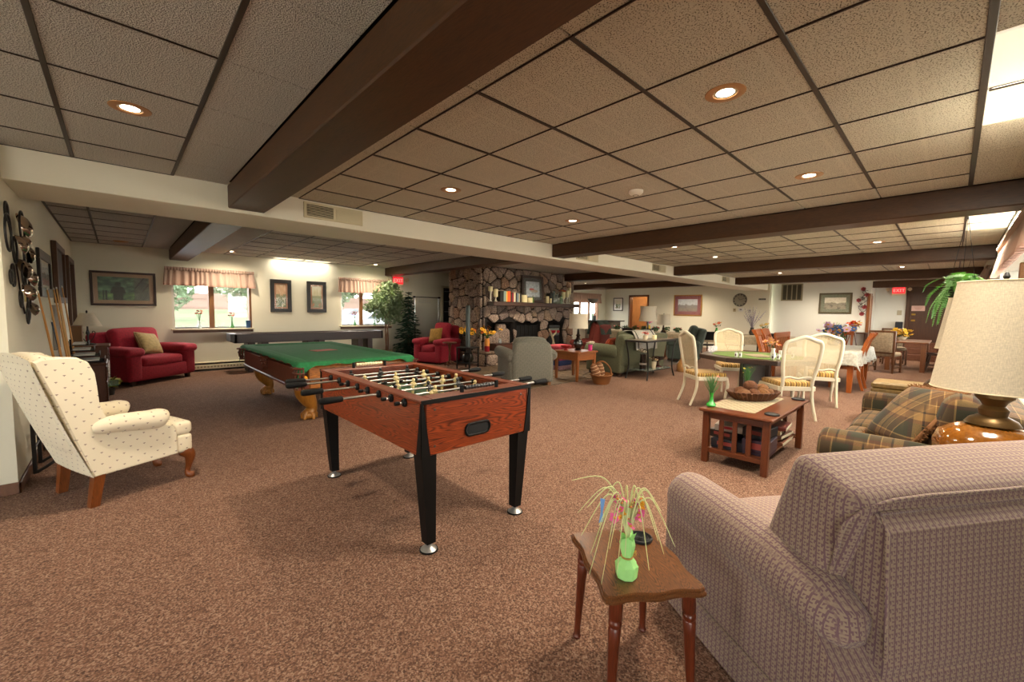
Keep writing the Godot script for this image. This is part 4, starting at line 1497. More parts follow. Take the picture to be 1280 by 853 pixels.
	obj("frame", b2(.52, .6, 1.42, 2.21, 0, .05, .006), wood("frame_walnut", "5a3820", 1, .45, false), m)
	obj("frame", b2(-.52, .52, 2.13, 2.21, 0, .05, .006), wood("frame_walnut", "5a3820", 0, .45, false), m)
	obj("frame", b2(-.52, .52, 1.42, 1.5, 0, .05, .006), wood("frame_walnut", "5a3820", 0, .45, false), m)
	obj("board", b2(-.52, .52, 1.5, 2.13, 0, .02), mt("board_dark", "20140e", .6), m)
	var mir := thing("wall_mirror", "tall brown framed mirror in the left corner", "mirror", V(-.583, 0, -10.45), PI / 2)
	for q in [[-.6, -.52, .85, 2.2], [.52, .6, .85, 2.2], [-.52, .52, 2.12, 2.2], [-.52, .52, .85, .93]]:
		obj("frame", b2(q[0], q[1], q[2], q[3], 0, .04, .006), wood("frame_walnut", "5a3820", 1, .45, false), mir)
	obj("glass", b2(-.52, .52, .93, 2.12, .004, .012), mt("mirror", "c8c8c8", .04, 1.0), mir)
	var pn := obj("wall_panel", bx(V(0, 0, 0), V(.03, .55, .5), .004), mt("panel_grey", "8a8274", .7), self, V(-.568, 1.12, -7.7))
	tag(pn, "plain grey board on the wall behind the cue sticks", "panel")
	# --- cue rack and cues
	var rk := thing("cue_rack", "low dark floor rack that holds the cue sticks", "rack", V(-.44, 0, -6.5))
	obj("tray", b2(-.1, .1, 0, .06, -.75, .65, .008), dark, rk)
	obj("rail", b2(-.13, -.1, .5, .56, -.75, .65, .006), dark, rk)
	for z in [-.7, .6]:
		obj("upright", b2(-.13, -.1, .05, .56, z - .03, z + .03, .005), dark, rk)
	var cues := [[-6.42, -6.03, 1.53, "c08a48"], [-6.98, -6.77, 1.58, "c8924e"], [-7.2, -7.0, 1.22, "1d3a58"], [-7.5, -7.42, 1.6, "d09a55"], [-7.72, -7.9, 1.68, "dca862"], [-7.62, -7.76, 1.62, "c89850"], [-8.62, -8.5, 1.66, "c08a48"]]
	var says := ["nearest honey coloured cue stick leaning on the left wall", "second pale wooden cue stick from the wing chair", "short dark blue cue stick among the wooden ones", "straight upright cue stick right of the blue one", "thickest light cue stick in the rack", "slim cue stick close beside the thickest one", "farthest cue stick, leaning in front of the lamp"]
	for i in cues.size():
		var q: Array = cues[i]
		var b := V(-.42, .062 if i < 4 else .005, q[0] - .05)
		var e := V(-.55, q[2], q[1])
		var cu := thing("cue_stick", says[i], "cue stick", b, 0, "cue sticks on the left wall")
		obj("shaft", tub([(e - b) * .45, (e - b) * .985], [.011, .0068], 8), mt("cue_" + q[3], q[3], .4), cu)
		obj("butt", tub([V(0, 0, 0), (e - b) * .45], [.016, .0112], 8), mt("cue_" + q[3], q[3], .35), cu)
		obj("wrap", tub([(e - b) * .12, (e - b) * .26], [.0162, .0148], 8), mt("cue_wrap", "1c1a1a", .8), cu)
		obj("tip", tub([(e - b) * .985, e - b], [.007, .0066], 8), mt("cue_tip", "d8d4c4", .5), cu)
	# --- black iron magazine stand behind the wing chair
	var ms := thing("magazine_stand", "black iron stand with a curved leg tucked behind the wing chair", "stand", V(-.5, 0, -5.3))
	for z in [-.16, .16]:
		obj("upright", b2(-.06, -.035, 0, .42, z - .012, z + .012, .004), black, ms)
		obj("curved_leg", tub(curve([V(.12, .36, z), V(.13, .25, z), V(.08, .1, z), V(-.04, .01, z)]), .013, 6), black, ms)
		obj("rail", b2(-.06, .13, .345, .365, z - .01, z + .01, .003), black, ms)
	for y in [.2, .3, .4]:
		obj("crossbar", b2(-.055, -.04, y, y + .014, -.17, .17, .003), black, ms)
	# --- small cabinet with crystal beads and a tiered black tray
	var cb := thing("small_cabinet", "small brown cabinet with hanging crystal beads by the left wall", "cabinet", V(-.35, 0, -8.1))
	var br := wood("cabinet_brown", "5f3420", 1, .4, false)
	obj("body", b2(-.2, .2, .05, .6, -.3, .3, .006), br, cb)
	obj("top", b2(-.21, .22, .6, .625, -.32, .32, .008), wood("cabinet_brown", "5f3420", 2, .4, false), cb)
	var dw0 := obj("drawer", b2(.2, .212, .38, .57, -.27, .27, .005), br, cb)
	obj("door", b2(.2, .212, .09, .36, -.27, .27, .005), br, cb)
	obj("knob", lat([0, 0, .015, .0, .02, .015, 0, .025], 10, V(.22, .47, 0)), mt("brass", "a8843c", .3, .8), dw0)
	obj("glass_shelf", b2(.2, .32, .30, .312, -.25, .25), mt("green_pane", "5f9a78", .1, 0, {"alpha": .6}), cb)
	r.seed = 12
	for i in 26:
		var z := -.3 + .6 * i / 25
		var n := 2 + (i * 7) % 5
		for k in n:
			g = G.new()
			g.ell(V(.228, .59 - k * .035 - .02 * (i % 3), z), V(.009, .014, .009), 6)
			obj("crystal_bead", g, mt("crystal", "e8e4e0", .05, .2), cb)
	var tr := thing("letter_tray", "black tiered desk tray on the small brown cabinet", "tray", V(-.33, .626, -8.1))
	for k in 4:
		var y := .01 + k * .075
		obj("shelf", b2(-.17 + k * .015, .18 - k * .05, y, y + .012, -.2, .2, .003), black, tr)
		obj("lip", b2(.17 - k * .05, .18 - k * .05, y, y + .05, -.2, .2, .003), black, tr)
		obj("papers", b2(-.12, .12 - k * .04, y + .012, y + .03, -.16, .16), mt("paper", "d4d0c8", .9), tr)
	for s in [-1.0, 1.0]:
		obj("side", b2(-.17, -.15, 0, .3, s * .19 - .008, s * .19 + .008, .002), black, tr)
	# --- lamp table
	var lt := thing("lamp_table", "brown side table carrying a cream shaded lamp, left of the red loveseat", "table", V(-.33, 0, -9.4))
	obj("top", b2(-.24, .22, .74, .77, -.3, .3, .008), wood("lamp_table", "6a3c24", 2, .35, false), lt)
	obj("apron", b2(-.21, .19, .56, .74, -.27, .27, .006), br, lt)
	for q in [[-1, -1], [1, -1], [1, 1], [-1, 1]]:
		g = G.new()
		g.tube(curve([V(q[0] * .19 - .01, .6, q[1] * .26), V(q[0] * .195 - .01, .3, q[1] * .265), V(q[0] * .2 - .01, .06, q[1] * .27), V(q[0] * .225 - .01, .012, q[1] * .285)]), [.024, .024, .023, .022, .02, .018, .017, .016, .014, .013, .014, .013, .012], 8)
		obj("leg", g, br, lt)
	obj("drawer", b2(.19, .2, .6, .7, -.2, .2, .004), br, lt)
	lamp("cream bell shaded lamp on black scrolled iron base", V(-.36, .77, -9.42), "iron", .3, .17, .08, .2, 28)
	var bk := obj("cardboard_box", bx(V(0, .16, 0), V(.12, .32, .3), .006), mt("box_brown", "6a4a2c", .8), self, V(-.46, .77, -9.0))
	tag(bk, "brown upright box beside the cream bell shaded lamp", "box")
	var pl := thing("potted_plant", "small yellow leaved plant on the floor before the red loveseat", "plant", V(-.16, 0, -9.0))
	obj("pot", lat([0, 0, .07, 0, .09, .12, .08, .12, .07, .1, 0, .1], 14), mt("pot_dark", "2a2620", .6), pl)
	obj("foliage", leaves(70, V(.02, .2, 0), V(.13, .1, .13), .06, 71, .1), mt("leaf_yellow", "a8a050", .8), pl)
	# --- red loveseat with tan pillow
	var red := mt("red_suede", "a0142c", .9, 0, {"tex": T.blot, "sc": V(5, 5, 5), "rim": .6, "hm": T.rough, "hs": .12})
	sofa("loveseat", "wide red suede loveseat in the corner under the large picture", "sofa", V(.33, 0, -10.34), face(.67, .74), red, {"w": 1.4, "d": .86, "aw": .29, "ah": .66, "sh": .48, "bh": .93, "bin": .7, "lean": .2})
	cushion("tan woven pillow on the red loveseat", V(.40, .70, -10.33), V(.46, .4, .15), V(-.45, face(.67, .74) + PI + .25, -.15), cloth("tan_pillow", "b09a68"))
	var n := nimg(64, .05, 83, 3)
	var art := paint(128, 80, func(px, py):
		var k: float = n[(py % 64) * 64 + (px / 2) % 64] / 255.0
		var c := C("27463a").lerp(C("7fae86"), pow(k, 1.5))
		if py > 52: c = c.lerp(C("8fbf4a"), .5 * k)
		if px > 88: c = C("33403a").lerp(C("6f7d70"), k)
		if px > 88 and absf(fposmod(px * .35 + py * .22, 9.0) - 4.0) < .7 and py < 50: c = C("1d241f")
		var d := Vector2(px - 48, py - 24)
		if d.length() < 8: c = C("18261f")
		if absf(px - 48) < 12 + (py - 30) * .3 and py > 32 and py < 56: c = C("16221c")
		if absf(px - 48) < 13 and py >= 56: c = C("1b2a20")
		if (absi(px - 12) < 2 or absi(px - 19) < 3) and py > 46: c = C("20342a")
		return c)
	picture("large brown framed dark green picture above the red loveseat", V(.108, 1.725, -11.147), .945, .655, 0, wood("dark_frame", "3c2216", 0, .45, false), .04, "a08468", art, .1)

func plant_vase(label: String, at: Vector3, glass: String, petal: String, h := .3, n := 7):
	var v := thing("bud_vase", label, "vase", at)
	obj("vase", lat([0, 0, .035, 0, .04, .04, .02, .09, .014, .14, .022, .16, .012, .16], 12), mt("vase_" + glass, glass, .1, 0, {"alpha": .7}), v)
	var g := G.new()
	for i in n:
		var w := TAU * i / n
		var d := V(cos(w) * .07 * (.4 + (i % 3) * .35), h + .05 * (i % 2) - .16, sin(w) * .05)
		g.tube([V(0, .1, 0), V(0, .16, 0), V(0, .16, 0) + d], .0035, 4)
		flower(v, V(0, .16, 0) + d, .035, mt("petal_" + petal, petal, .8), mt("heart_yellow", "d8a024", .8), 6, V(.6, w, .2))
	obj("stems", g, mt("stem_green", "3f6a2c", .8), v)
func pool_room():
	plant_vase("clear vase of red flowers on the left window sill", V(1.27, .93, -11.13), "d8e4e8", "b8323a", .32)
	plant_vase("green glass vase with pink flowers on the left window sill", V(1.86, .93, -11.13), "4f9a4a", "d8889a", .28)
	plant_vase("green vase with a red flower on the right window sill", V(4.66, .95, -11.13), "4f9a4a", "c23a4c", .3)
	plant_vase("second green vase on the right window sill, behind ficus leaves", V(5.22, .95, -11.13), "5aa05a", "c87aa0", .26)
	var cup := thing("tumbler", "dark blue tumbler at the right end of the left window sill", "cup", V(2.17, .93, -11.12))
	obj("glass", lat([0, 0, .045, 0, .05, .15, .044, .15, .04, .01, 0, .01], 16), mt("navy", "2a4a72", .3), cup)
	obj("lid", lat([0, .15, .052, .15, .052, .17, 0, .175], 16), mt("navy2", "1c2c44", .4), cup)
	# baseboard heater, in lengths along the wall
	for a in [[.9, 2.35], [2.36, 4.2], [4.21, 6.0]]:
		var h := thing("baseboard_heater", ["cream baseboard heater right of the red loveseat", "cream baseboard heater behind the pool table", "cream baseboard heater below the ficus window"][int(a[0] > 2) + int(a[0] > 4)], "heater", V(a[0], 0, -11.15))
		var w: float = a[1] - a[0]
		var hm := mt("heater_metal", "c9c0a4", .45, .2)
		obj("back_plate", b2(0, w, .01, .2, 0, .02), hm, h)
		obj("hood", b2(0, w, .175, .2, 0, .075, .006), hm, h)
		obj("slot", b2(.01, w - .01, .145, .175, .02, .05), mt("slot_dark", "17130f", .9), h)
		obj("front_panel", b2(0, w, .045, .14, .055, .07, .004), hm, h)
		obj("bottom_slot", b2(.01, w - .01, .015, .045, .02, .05), mt("slot_dark", "17130f", .9), h)
		var k := .05
		while k < w - .05:
			obj("fin_slot", b2(k, k + .035, .075, .11, .069, .072), mt("fin_shadow", "8f886f", .7), h)
			k += .06
	picture("black framed tall print, left of the pair above the shuffleboard", V(2.87, 1.685, -11.147), .46, .78, 0, wood("black_frame", "1e1511", 1, .4, false), .085, "9a6a48", scenic(91, "b58a5c", "6a7348", "4f6034", "c8b890"), .05)
	picture("black framed tall print, right of the pair above the shuffleboard", V(3.69, 1.685, -11.147), .47, .78, 0, wood("black_frame", "1e1511", 1, .4, false), .085, "9a6a48", scenic(95, "a8a078", "6f7a50", "566a3c", "a85a34"), .05)
	# shuffleboard table along the wall
	var s := thing("shuffleboard_table", "long dark shuffleboard table under the garden windows", "table", V(3.4, 0, -10.55))
	var dk := wood("shuffle_wood", "3b2318", 0, .4, false)
	obj("cradle", b2(-1.65, 1.65, .64, .84, .22, .27, .008), dk, s)
	obj("cradle", b2(-1.65, 1.65, .64, .84, -.27, -.22, .008), dk, s)
	for x in [-1.65, 1.6]:
		obj("end_board", b2(x, x + .05, .64, .84, -.27, .27, .006), dk, s)
	obj("playfield", b2(-1.6, 1.6, .7, .76, -.2, .2, .006), wood("maple", "c89a5c", 0, .2, false), s)
	obj("end_block", b2(-1.72, -1.65, .67, .84, -.2, .27, .006), mt("block_grey", "4a4a48", .6), s)
	for x in [-1.2, 0.0, 1.2]:
		obj("leg", b2(x - .2, x - .06, 0, .64, -.2, .2, .01), dk, s)
		obj("leg", b2(x + .06, x + .2, 0, .64, -.2, .2, .01), dk, s)
	# --- pool table
	var p := thing("pool_table", "carved oak pool table under a green cloth cover", "pool table", V(2.19, 0, -6.55))
	var oak := wood("pool_oak", "b8742a", 0, .35, true, .7)
	var oakz := wood("pool_oak", "b8742a", 2, .35, true, .7)
	var mah := wood("pool_dark", "6d3520", 2, .35, false)
	var hw := .72
	var hl := 1.5
	obj("slate_frame", b2(-hw + .06, hw - .06, .46, .72, -hl + .06, hl - .06, .01), mah, p)
	for q in [1.0, -1.0]:
		obj("end_apron", b2(-hw + .1, hw - .1, .56, .72, q * (hl - .06), q * (hl - .015), .012), oak, p)
		obj("end_rail", b2(-hw + .06, hw - .06, .715, .775, q * (hl - .14), q * hl, .018), oak, p)
		obj("end_skirt", b2(-hw + .12, hw - .12, .46, .565, q * (hl - .09), q * (hl - .045), .01), oak, p)
		obj("side_apron", b2(q * (hw - .05), q * (hw - .01), .47, .7, -hl + .12, hl - .12, .01), mah, p)
		obj("side_rail", b2(q * (hw - .12), q * hw, .715, .775, -hl + .06, hl - .06, .018), oakz, p)
		obj("side_trim", b2(q * (hw - .06), q * (hw + .005), .44, .475, -hl + .1, hl - .1, .008), mah, p)
	for x in [-1.0, 1.0]:
		for z in [-1.0, 0.0, 1.0]:
			var c := V(x * (hw - .02), .66, z * (hl - .02))
			var gk := G.new()
			# woven leather pocket
			for i in 7:
				var w := PI * i / 6 - PI / 2
				gk.tube(curve([c + V(cos(w) * .05 * x, .07, sin(w) * .08), c + V(cos(w) * .07 * x, -.02, sin(w) * .09), c + V(cos(w) * .04 * x, -.11, sin(w) * .05)], 3), .011, 5)
			for y in [.06, 0.0, -.06, -.11]:
				var ring := []
				for i in 9:
					var w := PI * i / 8 - PI / 2
					ring.append(c + V(cos(w) * (.08 + y * .2) * x, y, sin(w) * (.1 + y * .3)))
				gk.tube(ring, .01, 5)
			obj("pocket", gk, mt("pocket_leather", "5a2a16", .5), p)
	for x in [-1.0, 1.0]:
		for z in [-.98, 1.0]:
			var q := V(x * .46, 0, z * 1.03)
			# heavy curved leg with ball and claw
			var gl := G.new()
			gl.tube(curve([q + V(0, .5, 0), q + V(x * .05, .42, z * .02), q + V(x * .06, .32, z * .02), q + V(x * .0, .2, 0), q + V(-x * .015, .13, 0), q + V(x * .02, .08, 0)], 4), [.15, .15, .15, .148, .145, .14, .132, .124, .115, .104, .094, .085, .077, .07, .065, .062, .062, .065, .07, .072, .072], 14)
			obj("leg", gl, wood("pool_leg", "b07428", 1, .35, false), p)
			gl = G.new()
			gl.ell(q + V(x * .02, .055, 0), V(.085, .055, .085), 14)
			for i in 5:
				var w := TAU * i / 5
				gl.tube([q + V(x * .02 + cos(w) * .03, .11, sin(w) * .03), q + V(x * .02 + cos(w) * .085, .06, sin(w) * .085), q + V(x * .02 + cos(w) * .085, .012, sin(w) * .085)], [.025, .024, .018], 7)
			obj("claw_foot", gl, wood("pool_leg", "b07428", 1, .35, false), p)
	# cloth cover: flat on the bed, sagging inside the rails, hanging at the corners
	var g := G.new()
	g.grid(func(u: float, v: float) -> Vector3:
		var x := lerpf(-.82, .82, u)
		var z := lerpf(-1.62, 1.62, v)
		var ax := absf(x)
		var az := absf(z)
		var y := .782
		if ax < hw - .14 and az < hl - .14:
			y = .762
		var over := maxf(ax - hw, 0.0) + maxf(az - hl, 0.0)
		var corner := smoothstep(.5, .82, ax) * smoothstep(1.3, 1.62, az)
		if ax > hw or az > hl:
			y = .782 - over * (.35 + 1.1 * corner) - .02 * sin(z * 19.0 + x * 23.0) * over * 4.0
		var cx := clampf(x, -hw - .02, hw + .02)
		var cz := clampf(z, -hl - .02, hl + .02)
		return V(cx + (x - cx) * .2, y, cz + (z - cz) * .2), 44, 84)
	var cv := obj("table_cover", g, cloth("green_cover", "237a45", .15), self, p.position)
	tag(cv, "green cloth cover draped over the pool table", "cover")
	var cd := obj("card", bx(V(0, 0, 0), V(.34, .004, .22), .001), mt("card_pink", "b06a5c", .8), self, V(2.25, .766, -6.55))
	cd.rotation.y = .2
	tag(cd, "flat reddish card lying on the green pool table cover", "card")
	var bc := [["b8202c", "red ball in the corner pocket of the pool table", V(-.70, .645, 1.47)], ["d8901c", "orange ball in the corner pocket of the pool table", V(-.665, .60, 1.52)], ["8c1c3c", "maroon ball in the corner pocket of the pool table", V(-.73, .60, 1.5)]]
	for b in bc:
		var gb := G.new()
		gb.ell(Vector3.ZERO, V(.0285, .0285, .0285), 16)
		tag(obj("billiard_ball", gb, mt("ball_" + b[0], b[0], .1, 0, {"coat": 1.0}), self, p.position + b[2]), b[1], "ball", "balls in the pool pocket")
	# --- ficus and fir
	var f := thing("ficus_tree", "leafy artificial ficus with thin twin trunks by the right garden window", "plant", V(5.38, 0, -10.72))
	obj("pot", lat([0, 0, .13, 0, .16, .26, .17, .28, .15, .28, .14, .24, 0, .24], 18), mt("pot_tan", "9a8a6a", .8), f)
	for k in 3:
		var w := TAU * k / 3
		obj("trunk", tub(curve([V(cos(w) * .03, .24, sin(w) * .03), V(cos(w + 1) * .04, .7, sin(w + 1) * .04), V(cos(w + 2) * .05, 1.1, sin(w + 2) * .04), V(cos(w) * .2, 1.6, sin(w) * .15)]), [.02, .02, .02, .019, .018, .018, .017, .016, .015, .014, .012, .01, .008], 7), mt("ficus_bark", "7a5a44", .9), f)
	var lf := mt("ficus_leaf", "6f8060", .6, 0, {"back": "46582c"})
	for q in [[0.05, 1.75, .0, .45, .38, 760], [-.25, 1.5, .05, .36, .28, 420], [.28, 1.45, .0, .33, .38, 480], [.0, 1.22, .05, .42, .24, 380], [.1, 2.02, 0, .26, .18, 220], [-.5, 1.45, .1, .2, .14, 120]]:
		obj("foliage", leaves(q[5], V(q[0], q[1], q[2]), V(q[3], q[4], q[3]), .06, 300 + int(q[5]), .05), lf, f)
	var ft := thing("fir_tree", "dark green artificial fir standing behind the ficus", "plant", V(5.98, 0, -10.6))
	obj("trunk", tub([V(0, 0, 0), V(0, 1.9, 0)], [.03, .008], 7), mt("bark", "4a3a2c", .9), ft)
	g = G.new()
	var r := RandomNumberGenerator.new()
	r.seed = 44
	for lev in 15:
		var y := .22 + lev * .112
		var rad := .46 * (1 - lev / 16.5)
		var nb := 17 - lev / 2
		for i in nb:
			var w := TAU * i / nb + lev * .5 + r.randf() * .3
			var d := V(cos(w), r.randf_range(-.5, .1), sin(w))
			var n := int(rad * 60) + 8
			for k in n:
				var q := V(0, y + .09 * sin(i * 7.3 + lev), 0) + d * rad * (k + 1.0) / n
				for sgn in [-1.0, 1.0]:
					var e: Vector3 = (d.cross(Vector3.UP).normalized() * sgn + d * .8 + V(0, r.randf_range(-.3, .4), 0)).normalized() * r.randf_range(.05, .09)
					var ww: Vector3 = e.cross(V(r.randfn(), 1, r.randfn())).normalized() * .013
					g.tri(q - ww, q + ww, q + e, Vector3.UP)
	obj("needles", g, mt("fir_needle", "24452f", .8), ft)
	# --- coat rack with hangers
	var ck := thing("coat_rack", "chrome rolling coat rack behind the red recliner", "rack", V(6.66, 0, -10.72))
	var ch := mt("chrome", "c8c8c8", .2, 1.0)
	for x in [-.4, .4]:
		obj("post", tub([V(x, .08, 0), V(x, .9, 0)], .016, 10), mt("iron_black", "1d1a18", .5, .4), ck)
		obj("post", tub([V(x, .9, 0), V(x, 1.77, 0)], .013, 10), ch, ck)
		var bb := obj("base_bar", tub([V(x, .08, -.22), V(x, .08, .22)], .014, 8), mt("iron_black", "1d1a18", .5, .4), ck)
		for z in [-.2, .2]:
			var gw := G.new()
			gw.t = Transform3D(Basis(Vector3.FORWARD, PI / 2), V(x, .035, z))
			gw.lathe(v2([0, -.01, .035, -.01, .035, .01, 0, .01]), 12)
			obj("caster", gw, mt("tyre", "202022", .8), bb)
	obj("rail", tub([V(-.48, 1.77, 0), V(.48, 1.77, 0)], .014, 10), ch, ck)
	for x in [-.42, .42]:
		obj("clamp", bx(V(x, 1.77, 0), V(.07, .05, .05), .01), mt("iron_black", "1d1a18", .5, .4), ck)
	for k in 5:
		var gh := G.new()
		gh.tube(curve([V(0, -.02, .0), V(.02, .015, 0), V(0, .035, 0), V(-.02, .015, 0)], 3), .002, 5)
		gh.tube([V(0, -.02, 0), V(0, -.06, 0), V(.2, -.15, 0), V(-.2, -.15, 0), V(0, -.06, 0)], .004, 5)
		var ho := obj("clothes_hanger", gh, mt("wire", "d8d8d4", .3, .8), self, V(6.36 + k * .07, 1.755, -10.72))
		ho.rotation.y = 1.1 + .15 * k
		tag(ho, ["wire clothes hanger nearest the left post of the coat rack", "second wire clothes hanger on the coat rack", "middle wire clothes hanger on the coat rack", "fourth wire clothes hanger on the coat rack", "last wire clothes hanger from the left on the coat rack"][k], "hanger", "hangers on the coat rack")
	# --- exit sign with emergency lamps
	exit_sign(V(5.93, 2.2, -11.12), 0.0, "lit red exit sign with emergency lamps beside the ficus")
	# dark louvred door left of the chimney
	var d := snode("door_1")
	obj("leaf", b2(7.5, 8.35, 0, 2.1, -11.15, -11.12, .004), mt("door_black", "181614", .5), d)
	obj("frame", b2(7.44, 7.5, 0, 2.16, -11.15, -11.1, .004), mt("door_frame_cream", "b8ad92", .7), d)
	obj("frame", b2(7.44, 8.41, 2.1, 2.16, -11.15, -11.1, .004), mt("door_frame_cream", "b8ad92", .7), d)
	for k in 6:
		obj("bar", b2(7.55, 8.3, 1.98 - k * .32, 2.0 - k * .32, -11.12, -11.105), mt("bar_grey", "77787a", .4, .4), d)
func exit_sign(at: Vector3, yaw: float, label: String):
	var e := thing("exit_sign", label, "sign", at, yaw)
	obj("housing", bx(V(0, .02, 0), V(.36, .3, .05), .01), mt("sign_cream", "cfc4a4", .6), e)
	obj("face", bx(V(0, .035, .027), V(.32, .2, .006)), mt("sign_red", "d8202c", .4, 0, {"emit": "e81c28", "en": .5}), e)
	var tm := TextMesh.new()
	var f := SystemFont.new()
	f.font_names = PackedStringArray(["Droid Sans"])
	f.font_weight = 700
	tm.font = f
	tm.text = "EXIT"
	tm.font_size = 64
	tm.pixel_size = .0022
	tm.depth = .004
	var tx := obj("lettering", tm, mt("sign_letters", "ff8a80", .4, 0, {"emit": "ff6a60", "en": .9}), e, V(0, .035, .032))
	for s in [-1.0, 1.0]:
		var g := G.new()
		g.t = Transform3D(Basis(Vector3.RIGHT, PI / 2 - .4) , V(s * .27, .06, .05))
		g.lathe(v2([0, -.05, .035, -.05, .055, .02, .055, .04, 0, .045]), 14)
		obj("emergency_lamp", g, mt("sign_cream", "cfc4a4", .6), e)
		obj("arm", b2(s * .27 - s * .12, s * .27, .05, .065, .0, .02), mt("sign_cream", "cfc4a4", .6), e)
	var l := OmniLight3D.new()
	l.light_color = C("ff4038")
	l.light_energy = .004
	l.omni_range = 10
	l.omni_attenuation = 2
	l.shadow_enabled = true
	l.light_size = .1
	l.position = V(0, .035, .12)
	e.add_child(l)

func foosball():
	var t := thing("foosball_table", "red wood grain foosball table on black legs in the foreground", "game table", V(1.615, 0, -2.75))
	var w := .425
	var l := .78
	var redx := wood("foos_red", "94401c", 0, .3, true, .55)
	var redz := wood("foos_red", "94401c", 2, .3, true, .55)
	var blk := mt("foos_black", "0c0b0a", .5, 0, {"spec": .3})
	for s in [-1.0, 1.0]:
		var side := obj("side_panel", b2(s * (w - .03), s * w, .58, .885, -l + .02, l - .02, .004), redz, t)
		obj("end_panel", b2(-w + .03, w - .03, .58, .885, s * (l - .03), s * l, .004), redx, t)
		obj("side_rail", b2(s * (w - .075), s * (w + .004), .885, .9, -l, l, .004), wood("foos_rail", "7c3a22", 2, .35, false), t)
		obj("end_rail", b2(-w + .075, w - .075, .885, .9, s * (l - .13), s * (l + .004), .004), wood("foos_rail", "7c3a22", 0, .35, false), t)
		obj("edge_strip", b2(-w - .006, w + .006, .877, .903, s * (l + .002), s * (l + .008), .002), blk, t)
		obj("inner_wall", b2(s * (w - .08), s * (w - .072), .73, .886, -l + .12, l - .12), redz, t)
		obj("inner_end", b2(-w + .08, w - .08, .73, .886, s * (l - .135), s * (l - .127)), wood("foos_rail", "7c3a22", 0, .35, false), t)
		# dark ball slot in the end panel
		var g := G.new()
		g.t = Transform3D(Basis(), V(-.03 if s > 0 else 0.0, .68, s * l))
		var ring := []
		for i in 24:
			var a := TAU * i / 24
			ring.append(V(clampf(cos(a) * 9, -1, 1) * .062 + cos(a) * .032, sin(a) * .036, s * .003))
		g.tube(ring, .008, 6, false, true)
		var fr := obj("slot_frame", g, blk, t)
		g = G.new()
		g.t = Transform3D(Basis(), V(-.03 if s > 0 else 0.0, .68, s * (l + .001)))
		var pl := PackedVector2Array()
		for q in ring:
			pl.append(Vector2(q.x, q.y))
		g.prism(pl, -.001, .001)
		obj("slot_opening", g, mt("slot_black", "060505", .9), t)
		for x in [-1.0, 1.0]:
			# tapered black corner trim on both faces
			g = G.new()
			g.t = Transform3D(Basis(), V(x * w, 0, s * l))
			g.prism(PackedVector2Array([Vector2(-x * .008, .885), Vector2(x * .004, .885), Vector2(x * .004, .575), Vector2(-x * .055, .575)]), -.002, s * .004 + .002)
			obj("corner_trim", g, blk, t)
			g = G.new()
			g.t = Transform3D(Basis(Vector3.UP, -PI / 2), V(x * w, 0, s * l))
			g.prism(PackedVector2Array([Vector2(-s * .008, .885), Vector2(s * .004, .885), Vector2(s * .004, .575), Vector2(-s * .055, .575)]), -.004, .004)
			obj("corner_trim", g, blk, t)
			# leg and levelling foot
			g = G.new()
			g.post(V(x * (w - .077), .05, s * (l - .05)), Vector2(.058, .06), V(x * (w - .052), .58, s * (l - .05)), Vector2(.095, .09))
			var lg := obj("leg", g, blk, t)
			g = G.new()
			g.lathe(v2([0, .0, .048, 0, .05, .006, .046, .012, .02, .028, .012, .036, .012, .055, 0, .055]), 24, V(x * (w - .077), 0, s * (l - .05)))
			obj("levelling_foot", g, mt("foot_chrome", "a8a8a6", .35, .8), lg)
			g = G.new()
			g.lathe(v2([.046, .0, .054, .0, .054, .008, .046, .009]), 24, V(x * (w - .077), 0, s * (l - .05)))
			obj("rubber_rim", g, blk, lg)
			for q in [.63, .84]:
				g = G.new()
				g.t = Transform3D(Basis(Vector3.RIGHT, PI / 2), V(x * (w - .085), q, s * l))
				g.lathe(v2([0, s * .004, .008, s * .002, .008, -.002 * s]), 10)
				obj("bolt", g, mt("bolt", "55504c", .35, .8), t)
		# score counter: posts, wire, beads
		var bead := mt("bead_black", "191717", .35) if s > 0 else mt("bead_cream", "d8c9a0", .4)
		for x in [-.14, .14]:
			obj("score_post", cyl(.013, .9, .945, 12, V(x + .04 * s, 0, s * (l - .07))), blk, t)
		for i in 10:
			g = G.new()
			g.t = Transform3D(Basis(Vector3.FORWARD, PI / 2), V(-.108 + i * .0235 + .04 * s, .925, s * (l - .07)))
			g.lathe(v2([.004, -.011, .013, -.01, .015, 0, .013, .01, .004, .011]), 12)
			obj("score_bead", g, bead, t)
	obj("playfield", b2(-w + .07, w - .07, .71, .732, -l + .12, l - .12), mt("pitch_green", "1f4a2c", .5, 0, {"tex": T.blot, "sc": V(4, 4, 4)}), t)
	obj("underside", b2(-w + .03, w - .03, .58, .6, -l + .03, l - .03), blk, t)
	var ln := G.new()
	for z in [-.5, 0.0, .5]:
		ln.box(V(0, .7325, z), V(.68, .001, .006))
	obj("pitch_lines", ln, mt("line_white", "c8cfc0", .6), t)
	# rods with their men
	var steel := mt("rod_steel", "8c8882", .3, .95)
	var men := [1, 2, 3, 5, 5, 3, 2, 1]
	men = [3, 2, 3, 5, 5, 3, 2, 3]
	var left := [2, 4, 6, 7]
	var bodies := {}
